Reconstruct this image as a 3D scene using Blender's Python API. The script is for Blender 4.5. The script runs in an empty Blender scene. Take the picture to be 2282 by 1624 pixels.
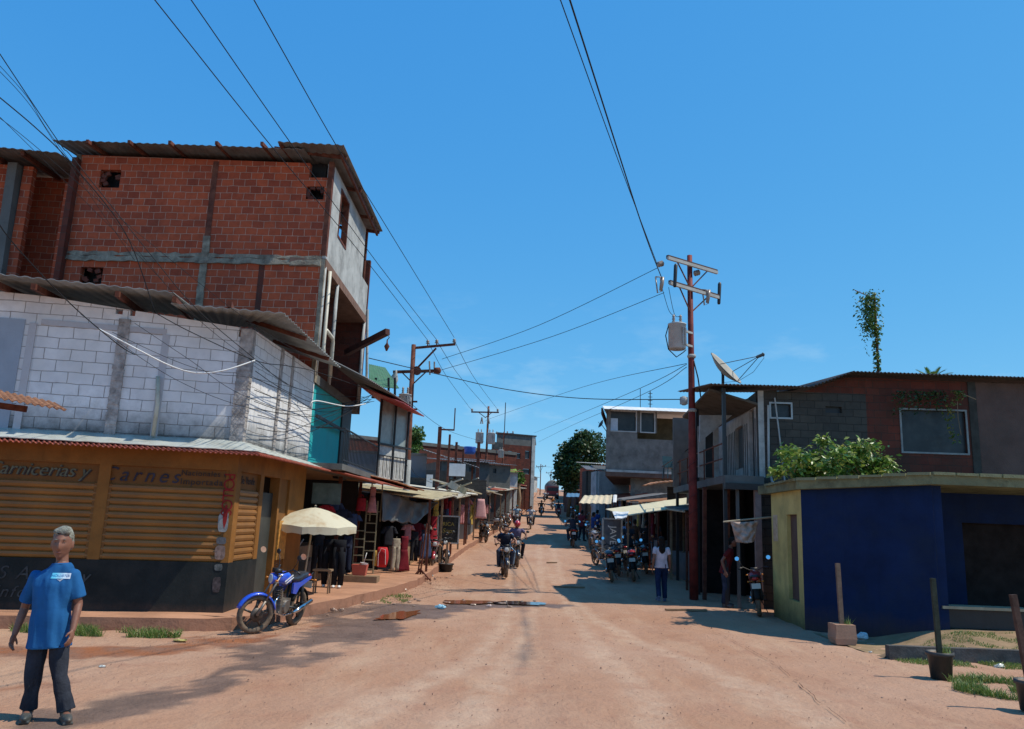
import bpy, bmesh, math, random
import numpy as np
from mathutils import Vector, Matrix, Euler, noise
random.seed(7)
S = bpy.context.scene
COL = S.collection
# ------------------------------------------------------------------ camera
F = 1740.0; TH = math.radians(11.25); RO = 0.039; CAM = Vector((0, 0, 1.95))
_r = Vector((1, 0, 0)); _f = Vector((0, math.cos(TH), math.sin(TH))); _u = Vector((0, -math.sin(TH), math.cos(TH)))
CR = _r * math.cos(RO) + _u * math.sin(RO); CU = _u * math.cos(RO) - _r * math.sin(RO)
cd = bpy.data.cameras.new("camera"); cam = bpy.data.objects.new("camera", cd); COL.objects.link(cam)
cd.sensor_width = 36; cd.lens = F / 2282 * 36; cd.clip_end = 3000; cd.clip_start = 0.1
m = Matrix.Identity(4)
for i in range(3):
    m[i][0] = CR[i]; m[i][1] = CU[i]; m[i][2] = -_f[i]; m[i][3] = CAM[i]
cam.matrix_world = m
S.camera = cam
# ------------------------------------------------------------------ light
SUN_EL = math.radians(58); SUN_AZ = math.radians(-5)          # azimuth from +x, negative = towards the camera side
sv = Vector((math.cos(SUN_EL) * math.cos(SUN_AZ), math.cos(SUN_EL) * math.sin(SUN_AZ), math.sin(SUN_EL)))
W = bpy.data.worlds.new("World"); S.world = W; W.use_nodes = True
nt = W.node_tree; bg = nt.nodes["Background"]
sky = nt.nodes.new("ShaderNodeTexSky"); sky.sky_type = 'NISHITA'; sky.sun_disc = False
sky.sun_elevation = SUN_EL; sky.sun_rotation = math.pi / 2 - SUN_AZ
sky.altitude = 0; sky.air_density = 0.6; sky.dust_density = 0.0; sky.ozone_density = 2.5
# grade the clear sky to the deep tropical blue of the day (per-channel gain and gamma)
_sp = nt.nodes.new("ShaderNodeSeparateColor"); _cb = nt.nodes.new("ShaderNodeCombineColor"); nt.links.new(sky.outputs[0], _sp.inputs[0])
for _i, (_k, _p) in enumerate(((1.1, 1.0), (1.0, .5), (1.03, .2))):
    _a = nt.nodes.new("ShaderNodeMath"); _a.operation = 'MULTIPLY'; _a.inputs[1].default_value = .085
    _b = nt.nodes.new("ShaderNodeMath"); _b.operation = 'POWER'; _b.inputs[1].default_value = _p
    _c = nt.nodes.new("ShaderNodeMath"); _c.operation = 'MULTIPLY'; _c.inputs[1].default_value = _k / .1
    nt.links.new(_sp.outputs[_i], _a.inputs[0]); nt.links.new(_a.outputs[0], _b.inputs[0]); nt.links.new(_b.outputs[0], _c.inputs[0]); nt.links.new(_c.outputs[0], _cb.inputs[_i])
# a few faint wisps of cloud low over the horizon
_g = nt.nodes.new("ShaderNodeTexCoord").outputs['Generated']; _mp = nt.nodes.new("ShaderNodeMapping"); _mp.inputs['Scale'].default_value = (5, 5, 16); nt.links.new(_g, _mp.inputs[0])
_n = nt.nodes.new("ShaderNodeTexNoise"); _n.inputs['Scale'].default_value = 1.3; _n.inputs['Detail'].default_value = 7; _n.inputs['Roughness'].default_value = .6; nt.links.new(_mp.outputs[0], _n.inputs[0])
_rr = nt.nodes.new("ShaderNodeMapRange"); _rr.inputs[1].default_value = .56; _rr.inputs[2].default_value = .8; nt.links.new(_n.outputs[0], _rr.inputs[0])
_z = nt.nodes.new("ShaderNodeSeparateXYZ"); nt.links.new(_g, _z.inputs[0]); _e = nt.nodes.new("ShaderNodeMapRange"); _e.inputs[1].default_value = .3; _e.inputs[2].default_value = .06; nt.links.new(_z.outputs[2], _e.inputs[0])
_m = nt.nodes.new("ShaderNodeMath"); _m.operation = 'MULTIPLY'; nt.links.new(_rr.outputs[0], _m.inputs[0]); nt.links.new(_e.outputs[0], _m.inputs[1])
_x = nt.nodes.new("ShaderNodeMix"); _x.data_type = 'RGBA'; nt.links.new(_m.outputs[0], _x.inputs[0]); nt.links.new(_cb.outputs[0], _x.inputs[6]); _x.inputs[7].default_value = (4.8, 7.2, 9.2, 1)
nt.links.new(_x.outputs[2], bg.inputs[0]); bg.inputs[1].default_value = 0.1
sl = bpy.data.lights.new("sun", 'SUN'); sl.energy = 4.4; sl.angle = math.radians(0.53); sl.color = (1, 0.93, 0.79)
so = bpy.data.objects.new("sun", sl); COL.objects.link(so)
so.rotation_euler = (-sv).to_track_quat('-Z', 'Y').to_euler()
S.view_settings.view_transform = 'Standard'; S.view_settings.look = 'None'
S.view_settings.exposure = 0.0; S.view_settings.gamma = 1.0
S.render.engine = 'CYCLES'
S.cycles.max_bounces = 6
# ------------------------------------------------------------------ picture -> place
def ray(px, py): return _f * F + CR * (px - 1141) - CU * (py - 812.2)
def at(px, py, Y):
    d = ray(px, py); return CAM + d * (Y / d.y)
def atx(px, py, X):
    d = ray(px, py); return CAM + d * (X / d.x)
PROF = [(-60, 0), (24, 0), (35, .5), (56, 1.3), (84, 2.5), (100, 3.3), (130, 5.3), (160, 7.5), (185, 9.3), (200, 9.8), (230, 9.0), (300, 3), (420, -6)]
def gz(x, y):
    if y <= -60: return 0.0
    for (a, za), (b, zb) in zip(PROF, PROF[1:]):
        if y <= b:
            return za + (zb - za) * (y - a) / (b - a)
    return -6.0
def gp(px, py, z=0.0):
    d = ray(px, py); return CAM + d * ((z - CAM.z) / d.z)
def gh(px, py):
    d = ray(px, py)
    t = 3.0
    for i in range(4000):
        p = CAM + d * (t / d.y)
        if p.z < gz(p.x, p.y): return p
        t += 0.1
    return p
class Plane:
    """vertical plane through ground points A and B: picture point -> (u along it, z)"""
    def __init__(s, A, B):
        s.A = Vector(A[:2]); s.B = Vector(B[:2]); s.L = (s.B - s.A).length; s.d = (s.B - s.A) / s.L
        s.n = Vector((s.d.y, -s.d.x))
    def p(s, px, py):
        d = ray(px, py); n = s.n; t = (n.dot(s.A)) / (n.x * d.x + n.y * d.y)
        return CAM + d * t
    def uz(s, px, py):
        q = s.p(px, py); return (q.xy - s.A).dot(s.d), q.z
    def w(s, u, z, out=0.0):
        q = s.A + s.d * u + s.n * out; return Vector((q.x, q.y, z))
    def rect(s, x0, y0, x1, y1):
        u0, z1 = s.uz(x0, y0); u1, z0 = s.uz(x1, y1)
        u2, z3 = s.uz(x1, y0); u3, z2 = s.uz(x0, y1)
        return ((u0 + u3) / 2, (u1 + u2) / 2, (z0 + z2) / 2, (z1 + z3) / 2)
# ------------------------------------------------------------------ materials
def new_mat(name):
    m = bpy.data.materials.new(name); m.use_nodes = True
    return m, m.node_tree, m.node_tree.nodes["Principled BSDF"]
def N(t, kind, **kw):
    n = t.nodes.new(kind)
    for k, v in kw.items():
        if k[0] == '_': setattr(n, k[1:], v)
        else: n.inputs[k.replace('__', ' ')].default_value = v
    return n
def c4(c): return (c[0], c[1], c[2], 1)
def ramp(t, src, lo, hi):
    n = N(t, "ShaderNodeMapRange"); n.inputs[1].default_value = lo; n.inputs[2].default_value = hi
    t.links.new(src, n.inputs[0]); return n.outputs[0]
def mixc(t, fac, a, b):
    n = t.nodes.new("ShaderNodeMix"); n.data_type = 'RGBA'
    if hasattr(fac, 'links') or hasattr(fac, 'is_linked'): t.links.new(fac, n.inputs[0])
    else: n.inputs[0].default_value = fac
    for s, i in ((a, 6), (b, 7)):
        if isinstance(s, (tuple, list)): n.inputs[i].default_value = c4(s)
        else: t.links.new(s, n.inputs[i])
    return n.outputs[2]
def mnoise(t, co, scale, detail=5, rough=.6):
    n = N(t, "ShaderNodeTexNoise", Scale=scale, Detail=detail, Roughness=rough); t.links.new(co, n.inputs[0]); return n.outputs[0]
def mmath(t, op, a, b=0.0):
    n = t.nodes.new("ShaderNodeMath"); n.operation = op
    for i, s in ((0, a), (1, b)):
        if isinstance(s, (int, float)): n.inputs[i].default_value = s
        else: t.links.new(s, n.inputs[i])
    return n.outputs[0]
MATS = {}
def mat(name, col=(.2, .2, .2), rough=.7, var=.12, scale=3, dirt=None, damt=.4, dscale=1.2, bump=.15, bscale=30, metal=0, spec=None, coat=0, trans=0, splash=None):
    """painted / cast / sheet surface: base colour with uneven tone, dirt of its own shape and fine bump"""
    if name in MATS: return MATS[name]
    m, t, b = new_mat(name)
    co = t.nodes.new("ShaderNodeTexCoord").outputs['Object']
    n1 = mnoise(t, co, scale, 6)
    dark = tuple(x * (1 - var * 1.6) for x in col); lite = tuple(min(1, x * (1 + var)) for x in col)
    c = mixc(t, ramp(t, n1, .3, .7), dark, lite)
    if dirt:
        n2 = mnoise(t, co, dscale, 8, .7)
        c = mixc(t, mmath(t, 'MULTIPLY', ramp(t, n2, .48, .72), damt), c, dirt)
    if splash:                                                    # mud splashed up from the ground, ragged top: (height, colour)
        sp = t.nodes.new("ShaderNodeSeparateXYZ"); t.links.new(co, sp.inputs[0])
        h = ramp(t, mmath(t, 'ADD', sp.outputs[2], mmath(t, 'MULTIPLY', mnoise(t, co, 3.5, 8, .8), splash[0] * 1.2)), splash[0] * 1.75, splash[0] * .7)
        c = mixc(t, mmath(t, 'MULTIPLY', h, .8), c, splash[1])
        mp = N(t, "ShaderNodeMapping"); mp.inputs['Scale'].default_value = (5, 5, .45); t.links.new(co, mp.inputs[0])   # rain streaks
        c = mixc(t, mmath(t, 'MULTIPLY', ramp(t, mnoise(t, mp.outputs[0], 1.5, 6, .7), .55, .75), .35), c, tuple(x * .45 for x in col))
    t.links.new(c, b.inputs['Base Color'])
    b.inputs['Roughness'].default_value = rough; b.inputs['Metallic'].default_value = metal
    if spec is None and rough >= .6 and metal == 0: spec = .15
    if spec is not None: b.inputs['Specular IOR Level'].default_value = spec
    if coat: b.inputs['Coat Weight'].default_value = coat; b.inputs['Coat Roughness'].default_value = .1
    if trans: b.inputs['Transmission Weight'].default_value = trans
    if bump:
        bn = N(t, "ShaderNodeBump", Strength=bump, Distance=.02); t.links.new(mnoise(t, co, bscale, 4), bn.inputs['Height'])
        t.links.new(bn.outputs[0], b.inputs['Normal'])
    MATS[name] = m; return m
def brickmat(name, c1, c2, mortar, bw=.33, bh=.2, ms=.012, dirt=None, damt=.5, dscale=.8, zdirt=None, bump=.6, squash=1.0, bias=0.0, patch=None):
    """block courses laid out in metres along the wall (UV)"""
    if name in MATS: return MATS[name]
    m, t, b = new_mat(name)
    tc = t.nodes.new("ShaderNodeTexCoord"); uv = tc.outputs['UV']; co = tc.outputs['Object']
    wn = N(t, "ShaderNodeTexNoise", Scale=3.0, Detail=4); t.links.new(uv, wn.inputs[0])
    sc = t.nodes.new("ShaderNodeVectorMath"); sc.operation = 'SCALE'; sc.inputs[3].default_value = .05
    t.links.new(wn.outputs[1], sc.inputs[0])
    ad = t.nodes.new("ShaderNodeVectorMath"); ad.operation = 'ADD'; t.links.new(uv, ad.inputs[0]); t.links.new(sc.outputs[0], ad.inputs[1])
    br = N(t, "ShaderNodeTexBrick", Scale=1.0); t.links.new(ad.outputs[0], br.inputs[0])
    br.inputs['Color1'].default_value = c4(c1); br.inputs['Color2'].default_value = c4(c2); br.inputs['Mortar'].default_value = c4(mortar)
    br.inputs['Mortar Size'].default_value = ms; br.inputs['Mortar Smooth'].default_value = .3; br.inputs['Bias'].default_value = bias
    br.inputs['Brick Width'].default_value = bw; br.inputs['Row Height'].default_value = bh
    n1 = mnoise(t, co, 6, 6)
    hs = N(t, "ShaderNodeHueSaturation"); t.links.new(br.outputs[0], hs.inputs['Color'])
    t.links.new(mmath(t, 'ADD', mmath(t, 'MULTIPLY', n1, .7), .65), hs.inputs['Value'])
    c = hs.outputs[0]
    if patch:
        c = mixc(t, ramp(t, mnoise(t, co, 1.1, 5, .6), .56, .62), c, patch)
    if dirt:
        c = mixc(t, mmath(t, 'MULTIPLY', ramp(t, mnoise(t, co, dscale, 8, .7), .45, .7), damt), c, dirt)
    if zdirt:                                                     # mould creeping up from a ledge: (z0, z1, colour)
        sp = t.nodes.new("ShaderNodeSeparateXYZ"); t.links.new(uv, sp.inputs[0])
        h = ramp(t, mmath(t, 'ADD', sp.outputs[1], mmath(t, 'MULTIPLY', mnoise(t, co, 2.5, 8, .75), .9)), zdirt[1] + .45, zdirt[0] + .45)
        c = mixc(t, mmath(t, 'MULTIPLY', h, .92), c, zdirt[2])
    t.links.new(c, b.inputs['Base Color']); b.inputs['Roughness'].default_value = .85; b.inputs['Specular IOR Level'].default_value = .15
    bn = N(t, "ShaderNodeBump", Strength=bump, Distance=.015)
    hh = mmath(t, 'ADD', mmath(t, 'SUBTRACT', 1.0, br.outputs[1]), mmath(t, 'MULTIPLY', mnoise(t, co, 25, 5), .5))
    t.links.new(hh, bn.inputs['Height']); t.links.new(bn.outputs[0], b.inputs['Normal'])
    MATS[name] = m; return m
def leafmat(name, cols, rough=.45):
    if name in MATS: return MATS[name]
    m, t, b = new_mat(name)
    g = t.nodes.new("ShaderNodeNewGeometry")
    r = t.nodes.new("ShaderNodeValToRGB"); t.links.new(g.outputs['Random Per Island'], r.inputs[0])
    e = r.color_ramp.elements
    e[0].position = 0; e[0].color = c4(cols[0]); e[1].position = 1; e[1].color = c4(cols[-1])
    for i, c in enumerate(cols[1:-1]):
        k = e.new((i + 1) / (len(cols) - 1)); k.color = c4(c)
    t.links.new(r.outputs[0], b.inputs['Base Color']); b.inputs['Roughness'].default_value = rough
    tr = t.nodes.new("ShaderNodeBsdfTranslucent"); t.links.new(r.outputs[0], tr.inputs[0])
    mx = t.nodes.new("ShaderNodeMixShader"); mx.inputs[0].default_value = .3
    t.links.new(b.outputs[0], mx.inputs[1]); t.links.new(tr.outputs[0], mx.inputs[2])
    t.links.new(mx.outputs[0], t.nodes["Material Output"].inputs[0])
    MATS[name] = m; return m
# ------------------------------------------------------------------ mesh builder
class MB:
    def __init__(s): s.v = []; s.f = []
    def add(s, vs, fs):
        o = len(s.v); s.v += [Vector(v) for v in vs]; s.f += [tuple(i + o for i in f) for f in fs]; return s
    def hexa(s, p):            # p: 8 points, bottom 4 then top 4
        return s.add(p, [(3, 2, 1, 0), (4, 5, 6, 7), (0, 1, 5, 4), (1, 2, 6, 5), (2, 3, 7, 6), (3, 0, 4, 7)])
    def box(s, c, d, M=None):
        c = Vector(c); x, y, z = d[0] / 2, d[1] / 2, d[2] / 2
        p = [Vector(q) for q in ((-x, -y, -z), (x, -y, -z), (x, y, -z), (-x, y, -z), (-x, -y, z), (x, -y, z), (x, y, z), (-x, y, z))]
        if M: p = [M @ q for q in p]
        return s.hexa([q + c for q in p])
    def beam(s, a, b, w, h, up=(0, 0, 1)):
        a = Vector(a); b = Vector(b); d = (b - a).normalized(); up = Vector(up)
        if abs(d.dot(up)) > .98: up = Vector((0, 1, 0))
        x = d.cross(up).normalized() * w / 2; z = x.cross(d).normalized() * h / 2
        return s.hexa([a - x - z, a + x - z, b + x - z, b - x - z, a - x + z, a + x + z, b + x + z, b - x + z])
    def tube(s, pts, r, n=8, caps=True):
        pts = [Vector(p) for p in pts]; rs = r if isinstance(r, (list, tuple)) else [r] * len(pts)
        o = len(s.v); prev = None
        for i, p in enumerate(pts):
            d = (pts[min(i + 1, len(pts) - 1)] - pts[max(i - 1, 0)]).normalized()
            if prev is None:
                a = Vector((0, 0, 1)) if abs(d.z) < .9 else Vector((1, 0, 0)); x = d.cross(a).normalized()
            else:
                x = (prev - d * prev.dot(d)).normalized()
            prev = x; y = d.cross(x)
            for k in range(n):
                t = 2 * math.pi * k / n; s.v.append(p + (x * math.cos(t) + y * math.sin(t)) * rs[i])
        for i in range(len(pts) - 1):
            for k in range(n):
                a = o + i * n + k; b = o + i * n + (k + 1) % n; s.f.append((a, b, b + n, a + n))
        if caps:
            s.f.append(tuple(o + k for k in reversed(range(n)))); e = o + (len(pts) - 1) * n; s.f.append(tuple(e + k for k in range(n)))
        return s
    def lathe(s, prof, c=(0, 0, 0), ax=(0, 0, 1), n=16, caps=True):
        c = Vector(c); ax = Vector(ax).normalized()
        a = Vector((0, 0, 1)) if abs(ax.z) < .9 else Vector((1, 0, 0)); x = ax.cross(a).normalized(); y = ax.cross(x)
        o = len(s.v)
        for r, h in prof:
            for k in range(n):
                t = 2 * math.pi * k / n; s.v.append(c + ax * h + (x * math.cos(t) + y * math.sin(t)) * r)
        for i in range(len(prof) - 1):
            for k in range(n):
                p = o + i * n + k; q = o + i * n + (k + 1) % n; s.f.append((p, q, q + n, p + n))
        if caps:
            if prof[0][0] > 1e-4: s.f.append(tuple(o + k for k in reversed(range(n))))
            if prof[-1][0] > 1e-4: e = o + (len(prof) - 1) * n; s.f.append(tuple(e + k for k in range(n)))
        return s
    def torus(s, c, ax, R, r, n=28, k=8, flat=1.0):
        c = Vector(c); ax = Vector(ax).normalized(); a = Vector((0, 0, 1)) if abs(ax.z) < .9 else Vector((1, 0, 0))
        x = ax.cross(a).normalized(); y = ax.cross(x); o = len(s.v)
        for i in range(n):
            t = 2 * math.pi * i / n; e = x * math.cos(t) + y * math.sin(t)
            for j in range(k):
                u = 2 * math.pi * j / k; s.v.append(c + e * (R + r * math.cos(u)) + ax * r * flat * math.sin(u))
        for i in range(n):
            for j in range(k):
                s.f.append((o + i * k + j, o + ((i + 1) % n) * k + j, o + ((i + 1) % n) * k + (j + 1) % k, o + i * k + (j + 1) % k))
        return s
    def loft(s, rings, closed=True):
        o = len(s.v); n = len(rings[0])
        for r in rings: s.v += [Vector(p) for p in r]
        for i in range(len(rings) - 1):
            for k in range(n):
                a = o + i * n + k; b = o + i * n + (k + 1) % n; s.f.append((a, b, b + n, a + n))
        if closed:
            s.f.append(tuple(o + k for k in reversed(range(n)))); e = o + (len(rings) - 1) * n; s.f.append(tuple(e + k for k in range(n)))
        return s
    def ell(s, c, r, n=12, m=8, M=None):
        rings = []
        for i in range(1, m):
            a = math.pi * i / m - math.pi / 2
            rings.append([Vector((r[0] * math.cos(a) * math.cos(2 * math.pi * k / n), r[1] * math.cos(a) * math.sin(2 * math.pi * k / n), r[2] * math.sin(a))) for k in range(n)])
        if M: rings = [[M @ p for p in q] for q in rings]
        return s.loft([[p + Vector(c) for p in q] for q in rings])
    def poly(s, pts, ext):          # extruded polygon
        pts = [Vector(p) for p in pts]; ext = Vector(ext); n = len(pts)
        return s.add(pts + [p + ext for p in pts], [tuple(range(n)), tuple(reversed(range(n, 2 * n)))] + [(i, n + i, n + (i + 1) % n, (i + 1) % n) for i in range(n)])
    def sheet(s, a, b, c, d, th=.02, amp=.015, pitch=.09, jit=0.0, nseg=1):
        """corrugated sheet, ridges run a->d ; a-b is the eave, d-c the top"""
        a, b, c, d = map(Vector, (a, b, c, d)); L = (b - a).length; n = max(2, int(L / pitch * 4)); up = (b - a).cross(d - a).normalized()
        if up.z < 0: up = -up
        o = len(s.v)
        for i in range(n + 1):
            t = i / n; h = up * amp * math.sin(t * L / pitch * 2 * math.pi)
            j = jit * noise.noise(Vector((t * L * 1.3, a.x, a.y)))
            for q in range(nseg + 1):
                w = q / nseg
                p = (a.lerp(b, t)).lerp(d.lerp(c, t), w) + h
                if q == 0: p = p + (a - d).normalized() * j
                if jit: p = p + up * jit * .5 * noise.noise(p * .9)
                s.v += [p, p + up * th]
        K = (nseg + 1) * 2
        for i in range(n):
            for q in range(nseg):
                A = o + i * K + q * 2
                s.f += [(A, A + K, A + K + 2, A + 2), (A + 1, A + 3, A + K + 3, A + K + 1)]
            A = o + i * K; s.f.append((A, A + 1, A + K + 1, A + K)); E = A + nseg * 2; s.f.append((E, E + K, E + K + 1, E + 1))
        for A in (o, o + n * K):
            for q in range(nseg): s.f.append((A + 2 * q, A + 2 * q + 2, A + 2 * q + 3, A + 2 * q + 1))
        return s
    def wall(s, P, u0, u1, z0, z1, th=.18, holes=(), out=0.0):
        """wall on Plane P from u0 to u1; z0/z1 numbers or (at u0, at u1); rect holes (ua,ub,za,zb)"""
        f0 = (lambda u: z0[0] + (z0[1] - z0[0]) * (u - u0) / (u1 - u0)) if isinstance(z0, tuple) else (lambda u: z0)
        f1 = (lambda u: z1[0] + (z1[1] - z1[0]) * (u - u0) / (u1 - u0)) if isinstance(z1, tuple) else (lambda u: z1)
        us = sorted(set([u0, u1] + [x for h in holes for x in h[:2] if u0 < x < u1]))
        for a, b in zip(us, us[1:]):
            m_ = (a + b) / 2; hs = sorted([(h[2], h[3]) for h in holes if h[0] <= m_ <= h[1]])
            cur = None
            segs = []; lo = (f0(a), f0(b))
            for (h0, h1) in hs:
                segs.append((lo, (h0, h0))); lo = (h1, h1)
            segs.append((lo, (f1(a), f1(b))))
            for (l, h) in segs:
                if max(h) - min(l) < .005: continue
                q = [P.w(a, l[0], out), P.w(b, l[1], out), P.w(b, l[1], out - th), P.w(a, l[0], out - th),
                     P.w(a, h[0], out), P.w(b, h[1], out), P.w(b, h[1], out - th), P.w(a, h[0], out - th)]
                s.hexa(q)
        return s
    def build(s, name, mt, parent=None, smooth=False, world=True, rnd=0.0):
        me = bpy.data.meshes.new(name)
        off = Vector((0, 0, 0))
        if parent is not None and world:
            off = ROOTLOC.get(parent.name, Vector((0, 0, 0)))
        me.from_pydata([tuple(v - off) for v in s.v], [], s.f)
        bm = bmesh.new(); bm.from_mesh(me)
        bmesh.ops.recalc_face_normals(bm, faces=bm.faces)
        uv = bm.loops.layers.uv.new("UVMap")
        for f in bm.faces:
            n = f.normal
            f.smooth = smooth
            if abs(n.z) > .75:
                for l in f.loops: p = l.vert.co + off; l[uv].uv = (p.x, p.y)
            else:
                tx = Vector((-n.y, n.x)); tx.normalize()
                for l in f.loops: p = l.vert.co + off; l[uv].uv = (p.x * tx.x + p.y * tx.y, p.z)
        bm.to_mesh(me); bm.free()
        for x in (mt if isinstance(mt, (list, tuple)) else [mt]): me.materials.append(x)
        o = bpy.data.objects.new(name, me); COL.objects.link(o)
        if parent is not None:
            o.parent = parent
            if world: ROOTLOC[o.name] = off
        return o
ROOTLOC = {}
def tag(o, label=None, cat=None, group=None, kind=None):
    if label: o['label'] = label
    if cat: o['category'] = cat
    if group: o['group'] = group
    if kind: o['kind'] = kind
    return o
def thing(name, label, cat, loc=(0, 0, 0), rot=(0, 0, 0), group=None):
    o = bpy.data.objects.new(name, None); COL.objects.link(o); o.location = loc; o.rotation_euler = rot; o.empty_display_size = .1
    ROOTLOC[o.name] = Vector(loc)
    return tag(o, label, cat, group)
def part(name, mb, mt, par, smooth=False, world=True):
    return mb.build(name, mt, par, smooth, world)
def partS(name, mb, mt, par, smooth=False, pad=.012):
    """split the builder's pieces that do not touch one another into parts of their own"""
    n = len(mb.v); p = list(range(n))
    def fd(a):
        while p[a] != a: p[a] = p[p[a]]; a = p[a]
        return a
    for f in mb.f:
        for v in f[1:]: p[fd(v)] = fd(f[0])
    comp = {}
    for i in range(n): comp.setdefault(fd(i), []).append(i)
    C = [[c, [min(mb.v[i][k] for i in c) - pad for k in range(3)], [max(mb.v[i][k] for i in c) + pad for k in range(3)]] for c in comp.values()]
    ch = True
    while ch:
        ch = False; out = []
        for c in C:
            for o in out:
                if all(c[1][k] <= o[2][k] and o[1][k] <= c[2][k] for k in range(3)):
                    o[0] = o[0] + c[0]; o[1] = [min(a, b) for a, b in zip(o[1], c[1])]; o[2] = [max(a, b) for a, b in zip(o[2], c[2])]; ch = True; break
            else: out.append(c)
        C = out
    r = []
    for c, _, _ in C:
        ix = {v: k for k, v in enumerate(sorted(c))}; m2 = MB(); m2.v = [mb.v[i] for i in sorted(c)]; m2.f = [tuple(ix[v] for v in f) for f in mb.f if f[0] in ix]
        r.append(m2.build(name, mt, par, smooth))
    return r
def origin_to(o, p):
    """move a single-mesh thing's origin to its base"""
    p = Vector(p); o.data.transform(Matrix.Translation(-p)); o.location = p; return o
def copy_tree(o, parent=None):
    c = o.copy(); COL.objects.link(c)
    if parent is not None: c.parent = parent
    for ch in list(o.children): copy_tree(ch, c)
    return c
def place(src, loc, rot, label, group=None):
    c = copy_tree(src); c.location = loc; c.rotation_euler = rot; c['label'] = label
    if group: c['group'] = group
    ROOTLOC[c.name] = Vector(loc)
    return c
def text_mesh(txt, size, M, mt, name, parent, ext=.004, shear=0.0, space=1.0):
    cu = bpy.data.curves.new(name + "_c", 'FONT'); cu.body = txt; cu.size = size; cu.extrude = ext; cu.shear = shear; cu.space_character = space
    cu.align_x = 'CENTER'; cu.align_y = 'CENTER'
    to = bpy.data.objects.new(name + "_t", cu); COL.objects.link(to)
    dg = bpy.context.evaluated_depsgraph_get(); dg.update()
    me = bpy.data.meshes.new_from_object(to.evaluated_get(dg))
    bpy.data.objects.remove(to); bpy.data.curves.remove(cu)
    me.transform(M)
    off = ROOTLOC.get(parent.name, Vector((0, 0, 0))); me.transform(Matrix.Translation(-off))
    me.materials.clear(); me.materials.append(mt)
    o = bpy.data.objects.new(name, me); COL.objects.link(o); o.parent = parent; ROOTLOC[o.name] = off
    return o
def sag(a, b, s, n=14):
    a = Vector(a); b = Vector(b); return [a.lerp(b, i / n) - Vector((0, 0, s * 4 * (i / n) * (1 - i / n))) for i in range(n + 1)]
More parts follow.
